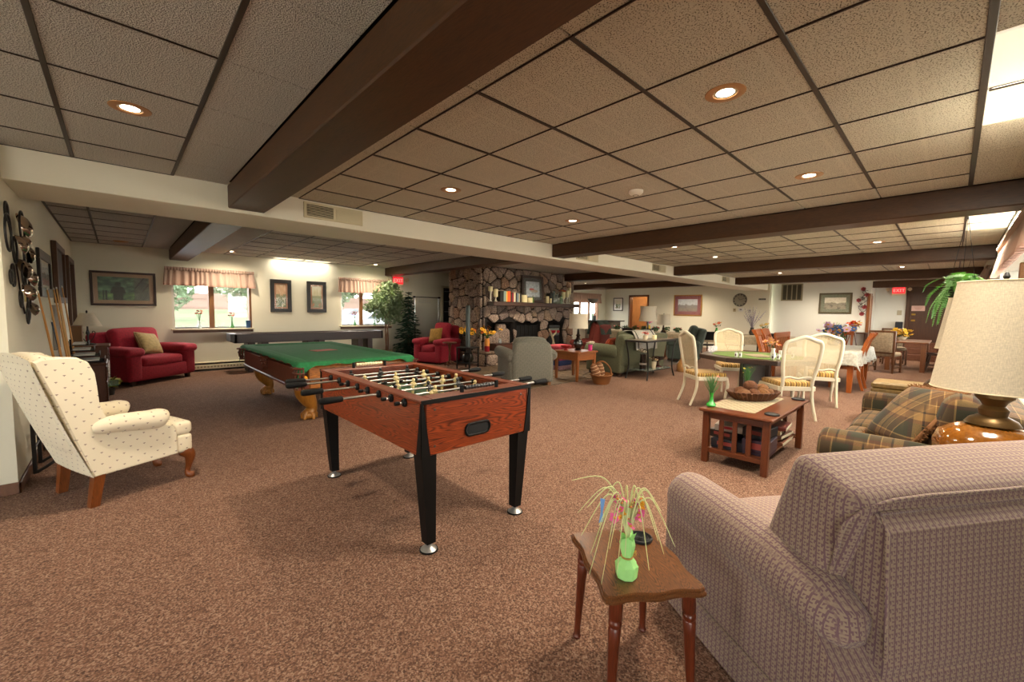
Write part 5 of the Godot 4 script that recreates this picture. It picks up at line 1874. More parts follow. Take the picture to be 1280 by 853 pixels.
	for i in 8:
		var z := .60 - i * .163
		var lefty: bool = i in left
		var sh := .06 * sin(i * 2.3)
		var e := -1.0 if lefty else 1.0
		var out := .24 if i != 7 else .2
		var rod := obj("rod", tub([V(-e * (w + .05) , .862, z), V(e * (w + out), .862, z)], .0078, 10), steel, t)
		var g := G.new()
		var h0 := V(e * (w + out - .005), .862, z)
		g.t = Transform3D(Basis(Vector3.FORWARD, PI / 2 * e), h0)
		g.lathe(v2([0, 0, .015, 0, .019, .01, .0195, .05, .0215, .09, .021, .12, .015, .132, 0, .133]), 12)
		obj("handle", g, mt("grip_black", "0a0a0a", .6, 0, {"spec": .3}), rod)
		g = G.new()
		g.t = Transform3D(Basis(Vector3.FORWARD, -PI / 2 * e), V(-e * (w + .05), .862, z))
		g.lathe(v2([0, -.012, .011, -.012, .013, .0, .011, .016, 0, .016]), 10)
		obj("end_cap", g, mt("grip_black", "0a0a0a", .6, 0, {"spec": .3}), rod)
		for s in [-1.0, 1.0]:
			g = G.new()
			g.t = Transform3D(Basis(Vector3.FORWARD, PI / 2), V(s * w, .862, z))
			g.lathe(v2([.009, -.02, .015, -.02, .024, -.012, .026, 0, .024, .012, .015, .02, .009, .02]), 14)
			obj("bearing", g, blk, rod)
			g = G.new()
			g.t = Transform3D(Basis(Vector3.FORWARD, PI / 2), V(s * (w - .1), .862, z))
			g.lathe(v2([.009, -.014, .019, -.012, .02, 0, .019, .012, .009, .014]), 12)
			obj("bumper", g, blk, rod)
		var col := mt("man_black", "1b1a1a", .4) if lefty else mt("man_cream", "d8c48c", .45)
		for k in men[i]:
			var x: float = sh + (k - (men[i] - 1) * .5) * (.5 / maxf(men[i] - 1, 1.5))
			if not bodies.has(lefty):
				g = G.new()
				g.ell(V(0, .034, 0), V(.0125, .014, .0125), 10)
				g.box(V(0, .004, 0), V(.036, .034, .02), .007)
				g.box(V(0, -.03, 0), V(.024, .04, .017), .005)
				g.box(V(0, -.062, 0), V(.02, .03, .014), .004)
				g.box(V(0, -.083, .004), V(.024, .016, .026), .004)
				g.tube([V(-.017, .012, 0), V(-.021, -.012, .004)], .006, 6)
				g.tube([V(.017, .012, 0), V(.021, -.012, .004)], .006, 6)
				bodies[lefty] = g.done()
			var mn := obj("player_figure", bodies[lefty], col, rod, V(x, .862, z))
			mn.rotation.x = [.0, .25, -.3, .1, 1.2, -.15, .2, .0][i]

func fireside():
	# --- red recliner and its pillow
	var red := mt("red_suede", "a0142c", .9, 0, {"tex": T.blot, "sc": V(5, 5, 5), "rim": .6, "hm": T.rough, "hs": .12})
	sofa("recliner", "red suede recliner left of the stone fireplace", "armchair", V(6.2, 0, -9.45), face(-.95, .3), red, {"w": .96, "d": .9, "aw": .25, "ah": .64, "sh": .47, "bh": 1.0, "bin": .9, "feet": .04, "lean": .2})
	cushion("mustard pillow on the red recliner", V(6.12, .73, -9.42), V(.36, .36, .13), V(-.35, face(-.95, .3) + PI, .1), cloth("mustard", "a07a34"))
	var pt := thing("pedestal_table", "small wooden pedestal table in front of the red recliner", "table", V(6.0, 0, -8.6))
	obj("top", lat([0, .58, .17, .58, .18, .59, .17, .605, 0, .605], 20), wood("ped", "7a4424", 0, .4, false), pt)
	obj("column", lat([0, .04, .05, .05, .025, .12, .035, .22, .02, .32, .03, .45, .05, .56, 0, .58], 14), wood("ped", "7a4424", 1, .4, false), pt)
	for k in 3:
		var a := TAU * k / 3 + .5
		obj("foot", tub(curve([V(0, .12, 0), V(cos(a) * .1, .09, sin(a) * .1), V(cos(a) * .2, .015, sin(a) * .2)]), [.025, .024, .022, .02, .018, .016, .014, .014, .014], 7), wood("ped", "7a4424", 1, .4, false), pt)
	# --- grey green recliner, seen from behind
	var grey := mt("sage_chenille", "747164", .95, 0, {"tex": T.blot, "sc": V(6, 6, 6), "rim": .45, "hm": T.rough, "hs": .1})
	var c := thing("recliner", "sage grey recliner with its back turned, before the fireplace", "armchair", V(5.74, 0, -5.68), face(.46, -.887))
	var g := G.new()
	g.pad(V(0, .27, 0), V(.86, .4, .86), .05, V(0, 0, .01), 3)
	obj("base", g, grey, c)
	g = G.new()
	g.t = Transform3D(Basis(Vector3.RIGHT, .06), V(0, .08, .38))
	g.pad(V(0, .39, 0), V(.8, .78, .17), .08, V(0, .03, .035), 6, func(p: Vector3, e: Vector3) -> Vector3:
		return V(p.x * (1 - .10 * smoothstep(.3, 1.0, e.y)), p.y - .05 * e.x * e.x * maxf(e.y, 0), p.z))
	obj("back", g, grey, c)
	g = G.new()
	g.t = Transform3D(Basis(Vector3.RIGHT, .1), V(0, .45, .24))
	g.pad(V(0, .22, 0), V(.66, .46, .22), .09, V(0, .03, .04), 4)
	obj("back_cushion", g, grey, c)
	g = G.new()
	g.pad(V(0, .46, -.12), V(.56, .16, .62), .06, V(0, .03, .02), 4)
	obj("seat_cushion", g, grey, c)
	for s in [-1.0, 1.0]:
		g = G.new()
		g.pad(V(s * .37, .33, -.03), V(.15, .5, .84), .04, Vector3.ZERO, 3)
		obj("arm_panel", g, grey, c)
		g = G.new()
		g.tube([V(s * .42, .6, -.46), V(s * .42, .6, -.44), V(s * .42, .6, -.4), V(s * .42, .6, 0), V(s * .41, .59, .3), V(s * .4, .58, .42), V(s * .4, .57, .45)], [.06, .095, .108, .11, .108, .1, .06], 16)
		obj("armrest", g, grey, c)
		for z in [-.36, .36]:
			obj("foot", b2(s * .36 - .035, s * .36 + .035, 0, .09, z - .035, z + .035, .004), wood("foot_oak", "8a5a2c", 1, .5, false), c)
	# --- wooden end table with lamp, bowl, flowers
	var et := thing("end_table", "wooden end table with a black lamp beside the fireplace recliner", "table", V(6.93, 0, -5.38))
	var ow := wood("end_oak", "9a5a2c", 0, .35, false)
	obj("top", b2(-.33, .34, .565, .6, -.33, .33, .008), ow, et)
	for s in [-1.0, 1.0]:
		obj("apron", b2(-.28, .28, .42, .565, s * .28 - .012, s * .28 + .012, .004), ow, et)
		obj("apron", b2(s * .28 - .012, s * .28 + .012, .42, .565, -.27, .27, .004), wood("end_oak", "9a5a2c", 2, .35, false), et)
		for z in [-.27, .27]:
			g = G.new()
			g.post(V(s * .28, 0, z), Vector2(.04, .04), V(s * .28, .565, z), Vector2(.06, .06))
			obj("leg", g, wood("end_oak", "9a5a2c", 1, .35, false), et)
	lamp("white drum shaded lamp with black gourd base by the fireplace", V(6.98, .6, -5.36), "gourd", .46, .2, .185, .3)
	var bw := thing("bowl", "red footed bowl on the wooden end table", "bowl", V(6.78, .6, -5.52))
	obj("foot", lat([0, 0, .05, 0, .03, .03, .04, .04], 14), mt("bowl_red", "8c1c1c", .3), bw)
	obj("basin", lat([.04, .04, .09, .06, .12, .1, .11, .1, .08, .07, 0, .05], 18), mt("bowl_red", "8c1c1c", .3), bw)
	var pv := thing("flower_vase", "pink vase of white roses on the wooden end table", "vase", V(7.15, .6, -5.17))
	obj("vase", lat([0, 0, .035, 0, .045, .03, .042, .08, .05, .12, .04, .12], 16), mt("pink_glaze", "c83a7c", .35), pv)
	for i in 11:
		var a := i * 2.4
		flower(pv, V(cos(a) * .025 * sqrt(i), .15 + .01 * (i % 3), sin(a) * .025 * sqrt(i)), .04, mt("petal_white", "e8e4d4", .8), mt("petal_cream", "d8d0b0", .8), 7, V(.2, a, .2))
	var qk := thing("quilt", "folded quilt of blue and red patches behind the end table", "quilt", V(7.75, .0, -6.5))
	for i in 5:
		g = G.new()
		g.pad(V(0, .06 + i * .12, .01 * (i % 2)), V(.5, .13, .4), .05, V(0, .015, 0), 2)
		obj("fold", g, cloth("quilt%d" % i, ["8c6a70", "24305c", "8c2a3c", "5a7fa0", "a83a44"][i]), qk)
	# --- basket with two woven gourds
	var bk := thing("basket", "wicker basket with tall handle beside the olive sofa", "basket", V(6.9, 0, -4.7), .4)
	var wk := mt("wicker_brown", "a0662c", .8, 0, {"tex": T.wicker, "sc": V(12, 12, 12)})
	g = G.new()
	g.t = Transform3D(Basis.from_scale(V(1.35, 1, 1)))
	g.lathe(v2([0, .015, .15, .0, .17, .05, .2, .16, .215, .17, .2, .18, .185, .165, .15, .04, 0, .03]), 24)
	obj("bowl", g, wk, bk)
	obj("handle", tub(curve([V(.0, .16, -.19), V(.0, .3, -.17), V(0, .42, -.06), V(0, .42, .06), V(0, .3, .17), V(0, .16, .19)]), .014, 8), wk, bk)
	g = G.new()
	g.t = Transform3D(Basis.from_scale(V(1.35, 1, 1)))
	var ring := []
	for i in 28:
		ring.append(V(cos(TAU * i / 28) * .21, .175 + .008 * (i % 2), sin(TAU * i / 28) * .21))
	g.tube(ring, .013, 6, false, true)
	obj("braided_rim", g, mt("wicker_dark", "7a4a1e", .8), bk)
	for i in 2:
		var o := thing("woven_gourd", ["striped woven gourd leaning left in the wicker basket", "striped woven gourd leaning right in the wicker basket"][i], "gourd", V(6.85 + i * .14, .1, -4.74 - .03 * i), 0, "woven gourds in the basket")
		g = G.new()
		g.t = Transform3D(Basis(V(0, 0, 1), .4 if i == 0 else .15).rotated(Vector3.UP, -.75))
		g.lathe(v2([0, -.02, .05, 0, .085, .1, .08, .2, .055, .28, .02, .31, 0, .31]), 16)
		obj("shell", g, mt("gourd_weave", "9a6a44", .85, 0, {"tex": T.wicker, "sc": V(5, 18, 5)}), o)
		g = G.new()
		g.t = Transform3D(Basis(V(0, 0, 1), .4 if i == 0 else .15).rotated(Vector3.UP, -.75))
		for y in [.05, .12, .19, .25]:
			var rr := []
			for k in 18:
				rr.append(V(cos(TAU * k / 18) * (.088 - absf(y - .14) * .22), y, sin(TAU * k / 18) * (.088 - absf(y - .14) * .22)))
			g.tube(rr, .007, 5, false, true)
		obj("band", g, mt("gourd_pale", "c8a888", .85), o)
	# --- olive sofa with blanket and pillows
	var ol := mt("olive_chenille", "595a40", .95, 0, {"tex": T.blot, "sc": V(6, 6, 6), "rim": .45, "hm": T.rough, "hs": .1})
	sofa("sofa", "long olive green sofa facing the fireplace", "sofa", V(8.85, 0, -5.32), 0, ol, {"w": 2.1, "d": .95, "aw": .28, "ah": .7, "sh": .47, "bh": .93, "n": 2, "roll": true, "bin": .3})
	cushion("burnt orange pillow at the near end of the olive sofa", V(8.25, .63, -5.42), V(.5, .36, .16), V(-.4, PI + .3, 0), cloth("orange_pillow", "9c3a14"))
	g = G.new()
	g.grid(func(u: float, v: float) -> Vector3:
		var a := lerpf(-.8, .8, v)
		var z := a * .45
		var y: float = .965 - maxf(0, absf(a) - .25) * .75 + .012 * sin(u * 14 + a * 5)
		return V(lerpf(-.45, .5, u) + .1 * v, y, clampf(z, -.2, .2) + .03 * sin(a)), 20, 20)
	var bl := obj("blanket", g, mt("blanket_cream", "d8d4c4", .95, 0, {"tex": T.knit, "sc": V(14, 14, 14)}), self, V(8.6, .03, -4.96))
	tag(bl, "cream and black throw over the back of the olive sofa", "blanket")
	g = G.new()
	for k in 2:
		g.grid(func(u: float, v: float) -> Vector3:
			var a := lerpf(-.8, .8, v)
			var y: float = .969 - maxf(0, absf(a) - .25) * .75 + .012 * sin((.1 + .75 * k + .04 * u) * 14 + a * 5)
			return V(lerpf(-.45, .5, .1 + .75 * k + .04 * u) + .1 * v, y, clampf(a * .45, -.2, .2) + .03 * sin(a) + (.004 if a > 0 else -.004)), 2, 20)
	obj("black_stripe", g, mt("blanket_black", "1c1a18", .95), bl)
	# --- iron and glass sofa table
	var t := thing("sofa_table", "black iron console table with glass shelf behind the olive sofa", "table", V(8.47, 0, -4.5))
	var iron := mt("iron_black", "1d1a18", .5, .4)
	for s in [-1.0, 1.0]:
		obj("rail", b2(-.66, .66, .79, .825, s * .25 - .012, s * .25 + .012, .004), iron, t)
		obj("rail", b2(s * .66 - .012, s * .66 + .012, .79, .825, -.25, .25, .004), iron, t)
		for z in [-.24, .24]:
			var q := signf(z)
			obj("leg", tub(curve([V(s * .64, .8, z), V(s * .55, .5, z * .95), V(s * .53, .22, z * .95), V(s * .6, .0, z * 1.04)]), .017, 6), iron, t)
		obj("shelf_rail", b2(-.53, .53, .17, .19, s * .2 - .008, s * .2 + .008, .003), iron, t)
	obj("top", b2(-.65, .65, .815, .83, -.24, .24, .003), mt("slate_top", "8f8a7c", .3, 0, {"tex": T.stone, "sc": V(1, 1, 1)}), t)
	obj("shelf", b2(-.53, .53, .19, .2, -.2, .2), mt("shelf_glass", "8fa098", .05, 0, {"alpha": .35}), t)
	var s1 := thing("flower_pot", "small pot of coral pink flowers on the console table", "vase", V(8.2, .83, -4.5))
	obj("pot", lat([0, 0, .04, 0, .055, .09, .045, .09], 14), mt("pot_cream", "c8b89a", .6), s1)
	for i in 9:
		flower(s1, V(cos(i * 2.4) * .02 * sqrt(i), .12 + .015 * (i % 3), sin(i * 2.4) * .02 * sqrt(i)), .042, mt("petal_coral", "d86a5c", .8), mt("petal_coral2", "c04a44", .8), 7, V(.2, i, .2))
	candle("round pink candle on the console table", V(8.5, .83, -4.45), .05, .09)
	var v3 := thing("flower_vase", "tall black vase of cream flowers under the console table", "vase", V(8.1, .2, -4.48))
	obj("vase", lat([0, 0, .07, 0, .07, .1, .072, .1, .072, .14, .07, .14, .06, .3, .065, .33, .05, .33], 16), mt("lamp_black", "14100e", .12), v3)
	obj("band", lat([.0715, .1, .074, .1, .074, .14, .0715, .14], 16), mt("silver_band", "a8a49c", .3, .7), v3)
	for i in 10:
		flower(v3, V(cos(i * 2.4) * .03 * sqrt(i) - .03, .38 + .02 * (i % 3), sin(i * 2.4) * .03 * sqrt(i)), .05, mt("petal_cream", "d8d0b0", .8), mt("heart_brown", "4a2a14", .9), 7, V(.3, i, .3))
	var v4 := thing("flower_pot", "small cream pot of dried flowers on the console shelf", "vase", V(8.52, .2, -4.45))
	obj("pot", lat([0, 0, .04, 0, .055, .14, .045, .14], 14), mt("pot_cream", "c8b89a", .6), v4)
	for i in 9:
		flower(v4, V(cos(i * 2.4) * .028 * sqrt(i), .18 + .02 * (i % 3), sin(i * 2.4) * .028 * sqrt(i)), .045, mt("petal_tan", "b09a78", .9), mt("heart_brown", "4a2a14", .9), 6, V(.3, i, .3))
	var v5 := thing("bowl", "dark footed bowl on the console shelf", "bowl", V(8.8, .2, -4.5))
	obj("stem", lat([0, 0, .08, 0, .08, .015, .025, .04, .02, .12, .04, .14], 16), mt("bowl_dark", "3a1a18", .25), v5)
	obj("basin", lat([.04, .14, .12, .17, .16, .22, .15, .22, .1, .18, 0, .16], 20), mt("bowl_dark", "3a1a18", .25), v5)
	var jg := thing("amber_jug", "amber glass jug standing on the carpet beside the console table", "jug", V(9.85, 0, -4.42))
	obj("glass", lat([0, 0, .1, 0, .12, .03, .12, .16, .09, .24, .05, .3, .04, .36, .055, .4, .04, .4], 18), mt("amber_clear", "a87a44", .08, .1, {"alpha": .75}), jg)
	obj("neck_ring", lat([.042, .33, .052, .335, .052, .35, .042, .355], 14), mt("antique_brass", "6a5230", .35, .7), jg)
	# lamps and seats beyond the sofa
	for a in [[10.45, -5.68, "small wooden lamp table past the olive sofa"], [12.95, -6.48, "small wooden lamp table beside the grey green armchair"]]:
		var q := thing("lamp_stand", a[2], "table", V(a[0], 0, a[1]))
		obj("top", b2(-.25, .25, .57, .6, -.25, .25, .006), ow, q)
		for x in [-.2, .2]:
			for z in [-.2, .2]:
				obj("leg", b2(x - .025, x + .025, 0, .57, z - .025, z + .025, .004), wood("end_oak", "9a5a2c", 1, .35, false), q)
		obj("shelf", b2(-.22, .22, .2, .22, -.22, .22, .004), ow, q)
	lamp("large cream shaded lamp with black turned base behind the olive sofa", V(10.45, .6, -5.68), "turned", .58, .24, .215, .4, 12)
	lamp("white shaded lamp with dark base next to the grey green armchair", V(12.95, .6, -6.48), "gourd", .42, .22, .19, .34)
	sofa("armchair", "grey green armchair beyond the console table", "armchair", V(12.15, 0, -5.45), face(-.5, -.85), mt("grey_green", "4f5a50", .95, 0, {"tex": T.blot, "sc": V(6, 6, 6), "rim": .4}), {"w": .9, "d": .9, "aw": .2, "ah": .62, "sh": .45, "bh": 1.0, "lean": .25})
	var rc := sofa("armchair", "high backed armchair under a dark green throw near the far window", "armchair", V(9.75, 0, -7.05), face(-.2, -.98), mt("rust_cloth", "6a2418", .95, 0, {"tex": T.blot, "sc": V(6, 6, 6), "rim": .4}), {"w": .85, "d": .85, "aw": .16, "ah": .62, "sh": .45, "bh": 1.08, "lean": .12})
	g = G.new()
	g.grid(func(u: float, v: float) -> Vector3:
		var a := lerpf(-1, 1, v)
		return V(lerpf(-.36, .36, u), 1.17 - pow(absf(a), 3.0) * .38 + .01 * sin(u * 20), .27 + a * .22 + .02 * sin(u * 9)), 16, 16)
	var th := obj("throw", g, mt("throw_green", "3f4a3c", .95, 0, {"tex": T.knit, "sc": V(10, 10, 10)}), self, V(9.72, .0, -7.04), face(-.2, -.98))
	tag(th, "dark green knitted throw over the high backed armchair", "blanket")
	var tl := thing("floor_lamp", "torchiere floor lamp with grey bowl in front of the far window", "lamp", V(12.4, 0, -8.9))
	obj("base", lat([0, 0, .14, 0, .14, .02, .03, .04, 0, .04], 20), iron, tl)
	obj("pole", cyl(.013, .04, 1.7, 10), iron, tl)
	obj("shade", lat([.02, 1.7, .06, 1.72, .16, 1.8, .2, 1.88, .19, 1.88, .15, 1.81, .0, 1.73], 20), mt("bowl_grey", "7d7a74", .5), tl)

func lounge_near():
	# --- small scalloped side table
	var yaw := atan2(-.578, .816)
	var t := thing("side_table", "small walnut side table with scalloped edge in the foreground", "table", V(1.40, 0, -.79), yaw)
	var wal := wood("walnut_top", "7c4e28", 2, .3, true, 1.3)
	var pl := PackedVector2Array()
	for i in 64:
		var a := TAU * i / 64
		var hx := .2
		var hz := .225
		var p := Vector2(cos(a), sin(a))
		var k := pow(pow(absf(p.x), 7.0) + pow(absf(p.y), 7.0), -1.0 / 7.0)
		p *= k
		# waisted sides, round corners
		var d := Vector2(p.x * hx, p.y * hz)
		if absf(p.x) > absf(p.y):
			d.x *= 1.0 - .24 * pow(cos(p.y * PI * .5), 1.5) + .17 * pow(cos(p.y * PI * .5), 6)
		else:
			d.y *= 1.0 - .2 * pow(cos(p.x * PI * .5), 1.5) + .14 * pow(cos(p.x * PI * .5), 6)
		pl.append(d)
	var g := G.new()
	g.t = Transform3D(Basis(Vector3.RIGHT, -PI / 2), V(0, .435, 0))
	g.prism(pl, 0, .012, .004, .004)
	obj("moulded_edge", g, wal, t)
	var in2 := PackedVector2Array()
	for p in pl:
		in2.append(p * .975)
	g = G.new()
	g.t = Transform3D(Basis(Vector3.RIGHT, -PI / 2), V(0, .447, 0))
	g.prism(in2, 0, .014, .004, .004)
	obj("top", g, wal, t)
	for x in [-1.0, 1.0]:
		for z in [-1.0, 1.0]:
			g = G.new()
			var top := V(x * .132, .438, z * .172)
			var bot := V(x * .15, .0, z * .19)
			g.t = Transform3D(Basis(), bot)
			var ax := (top - bot).normalized()
			var sx := ax.cross(V(0, 0, 1)).normalized()
			g.t = Transform3D(Basis(sx, ax, sx.cross(ax)), bot)
			g.lathe(v2([0, 0, .016, 0, .018, .01, .013, .018, .0135, .06, .02, .28, .0225, .33, .019, .336, .023, .342, .0235, .355, .019, .361, .0235, .367, .024, .43, 0, .435]), 16)
			obj("leg", g, wood("walnut_leg", "6d2f18", 1, .3, false), t)
	var co := thing("coaster", "round black ribbed coaster on the scalloped side table", "coaster", V(1.545, .461, -.835))
	obj("disc", lat([0, 0, .045, 0, .047, .004, .046, .012, .042, .012, .041, .006, 0, .006], 28), mt("rubber_black", "17191c", .5), co)
	for k in 5:
		obj("ridge", lat([.006 + k * .007, .006, .008 + k * .007, .009, .01 + k * .007, .006], 24), mt("rubber_black", "17191c", .5), co)
	# --- wrapped vase with grass and blossoms
	var v := thing("wrapped_vase", "vase wrapped in light green paper with grass and pink blossoms", "vase", V(1.285, .461, -.745))
	var paper := mt("green_paper", "a4e08c", .7, 0, {"back": "4a8a3c"})
	g = G.new()
	g.fl()
	var prof := [[.0, .034], [.004, .036], [.045, .038], [.062, .026], [.07, .017], [.076, .017], [.095, .022], [.12, .026], [.145, .021]]
	for i in prof.size() - 1:
		for j in 16:
			var P := []
			for e in [[i, j], [i, j + 1], [i + 1, j + 1], [i + 1, j]]:
				var q: Array = prof[e[0]]
				var a: float = TAU * e[1] / 16
				var rr: float = q[1] * (1.0 + (.09 if int(e[1]) % 2 else -.07) * (1.0 if e[0] > 1 else .4))
				P.append(V(cos(a) * rr, q[0] + (.008 * sin(a * 3) if e[0] == prof.size() - 1 else 0.0), sin(a) * rr))
			g.quad(P[0], P[1], P[2], P[3], P[0] + P[2] - V(0, .1, 0))
	obj("paper_wrap", g, paper, v)
	g = G.new()
	for i in 6:
		var a := TAU * i / 6
		g.tri(V(0, .14, 0), V(cos(a) * .03, .165, sin(a) * .03), V(cos(a + .8) * .024, .135, sin(a + .8) * .024), Vector3.UP)
	obj("paper_ruffle", g, paper, v)
	var ring := []
	for i in 16:
		ring.append(V(cos(TAU * i / 16) * .019, .073, sin(TAU * i / 16) * .019))
	g = G.new()
	g.tube(ring, .003, 6, false, true)
	g.tube(curve([V(.018, .073, .008), V(.03, .085, .012), V(.034, .07, .016), V(.022, .07, .01)], 3), .0028, 5)
	g.tube(curve([V(.018, .073, .008), V(.022, .09, .02), V(.016, .095, .024), V(.016, .076, .012)], 3), .0028, 5)
	obj("twine_bow", g, mt("twine", "a8843c", .7), v)
	g = G.new()
	g.tube([V(0, .1, 0), V(.002, .2, .0), V(.01, .26, .0)], .004, 6)
	g.tube([V(0, .1, 0), V(-.004, .2, .003), V(-.02, .27, .01)], .003, 6)
	obj("stems", g, mt("stem_pale", "b8d890", .7), v)
	# blades: x right, z towards viewer side; drawn in the room's axes
	var r := RandomNumberGenerator.new()
	r.seed = 21
	var cr := V(.727, 0, .687)
	var ct := V(-.686, 0, .724)
	var blades := [[-.2, .34, -.02], [-.15, .26, .02], [-.16, .13, -.03], [-.14, .03, .04], [-.11, .2, .03], [-.13, .08, .0], [.07, .24, .0], [.03, .28, .02], [.13, .2, -.02], [.12, .1, .03], [.06, .06, .06], [-.05, .04, .06], [.1, .26, .04], [.17, .11, .0], [-.07, .27, -.05], [-.17, .2, -.06], [.05, .16, -.08], [.0, .22, -.07], [-.1, .0, .05], [.09, .16, .05], [-.03, .12, .08], [-.08, .14, .07]]
	for b in blades:
		var tip: Vector3 = cr * b[0] + V(0, b[1], 0) + ct * b[2]
		var mid: Vector3 = cr * b[0] * .5 + V(0, maxf(.27, b[1] * .35 + .24), 0) + ct * b[2] * .5
		g = G.new()
		g.tube(curve([V(0, .13, 0), V(0, .13, 0).lerp(mid, .45) + V(0, .06, 0), mid, tip], 5), [.003, .003, .003, .0028, .0028, .0026, .0026, .0026, .0024, .0024, .0022, .002, .0018, .0016, .0013, .0008], 4)
		obj("grass_blade", g, mt("blade_pale", "cdd69c", .6), v)
	for i in 24:
		var p := V(0, .225, 0) + cr * r.randf_range(-.05, .05) + ct * r.randf_range(-.03, .04) + V(0, r.randf_range(-.04, .08), 0)
		flower(v, p, r.randf_range(.016, .022), mt("petal_pink", "e0609a", .7) if i % 4 else mt("petal_gold", "e0a31c", .8), mt("heart_yellow", "d8a024", .8), 5, V(r.randf_range(.3, 1.4), r.randf() * 6, r.randf_range(-.5, .5)))
	g = G.new()
	g.prism(PackedVector2Array([Vector2(-.009, -.04), Vector2(.007, -.035), Vector2(.004, .0), Vector2(.011, .045), Vector2(-.006, .05), Vector2(-.003, 0)]), -.001, .001)
	var rb := obj("blue_ribbon", g, mt("ribbon_blue", "6a9ad8", .5), v, cr * -.095 + V(0, .235, 0))
	rb.rotation.y = -.7

	# --- mauve loveseat, seen from behind (front = local -Z)
	var yw := face(.53, -.848)
	var mau := mt("mauve_weave", "ffffff", .95, 0, {"tex": T.hound, "sc": V(21, 21, 21), "rim": .3, "hm": T.fine, "hs": .06})
	var W := 1.3
	# the front left lower corner of the arm panel stands at (1.886, -.893)
	var cen := V(1.886, 0, -.893) + V(.848, 0, .53) * W * .5 + V(-.53, 0, .848) * .45
	var s := thing("loveseat", "mauve houndstooth loveseat seen from behind at right", "sofa", cen, yw)
	g = G.new()
	g.pad(V(0, .2, .0), V(W - .1, .36, .86), .03, Vector3.ZERO, 3)
	obj("base", g, mau, s)
	for x in [-1.0, 1.0]:
		var ax: float = x * (W * .5 - .1)
		g = G.new()
		g.t = Transform3D(SIDE, V(ax - .095, 0, 0))
		g.prism(poly([-.43, .02, .45, .02, .45, .5, .3, .53, -.3, .5, -.43, .36]), 0, .19, .01, .008)
		obj("arm_panel", g, mau, s)
		g = G.new()
		g.tube([V(ax, .535, -.462), V(ax, .535, -.455), V(ax, .535, -.44), V(ax, .535, -.4), V(ax, .53, -.2), V(ax, .52, .1), V(ax + x * .005, .50, .28), V(ax + x * .012, .47, .36), V(ax + x * .016, .45, .39)], [.04, .085, .104, .112, .114, .113, .104, .08, .03], 20)
		obj("armrest", g, mau, s)
		g = G.new()
		g.tube([V(ax + x * .1, .17, -.44), V(ax + x * .1, .17, .42)], .006, 6)
		obj("piping", g, mau, s)
		for z in [-.38, .36]:
			obj("foot", b2(ax - .03, ax + .03, 0, .03, z - .03, z + .03, .003), mt("dark_foot", "3a2214", .5), s)
	# wedge shaped back shell
	g = G.new()
	g.t = Transform3D(SIDE, V(-W * .5 + .14, 0, 0))
	g.prism(poly([-.40, .04, -.12, .04, -.12, .42, -.27, .80, -.30, .83, -.375, .83, -.41, .79, -.43, .4]), 0, W - .28, 0)
	obj("back_shell", g, mau, s)
	g = G.new()
	g.tube([V(-W * .5 + .14, .43, .432), V(-W * .5 + .14, .79, .412), V(-W * .5 + .155, .83, .375), V(W * .5 - .155, .83, .375), V(W * .5 - .14, .79, .412), V(W * .5 - .14, .43, .432)], .006, 6)
	obj("back_piping", g, mau, s)
	g = G.new()
	g.t = Transform3D(Basis(Vector3.RIGHT, .3), V(0, .385, .1))
	g.pad(V(0, .275, .0), V(W - .16, .55, .25), .05, V(.006, .012, .03), 8)
	var bc := obj("back_cushion", g, mau, s)
	for z in [.118]:
		g = G.new()
		g.t = Transform3D(Basis(Vector3.RIGHT, .3), V(0, .385, .1))
		var hw := W * .5 - .1
		g.tube(curve([V(-hw + .004, .03, z), V(-hw - .002, .27, z), V(-hw + .012, .515, z), V(0, .538, z), V(hw - .012, .515, z), V(hw + .002, .27, z), V(hw - .004, .03, z)], 4), .007, 6)
		obj("piping", g, mau, bc)
	for k in 2:
		g = G.new()
		g.pad(V((k - .5) * (W - .42) * .5, .42, -.14), V((W - .42) * .5 - .006, .16, .6), .05, V(0, .025, .02), 5)
		obj("seat_cushion", g, mau, s)

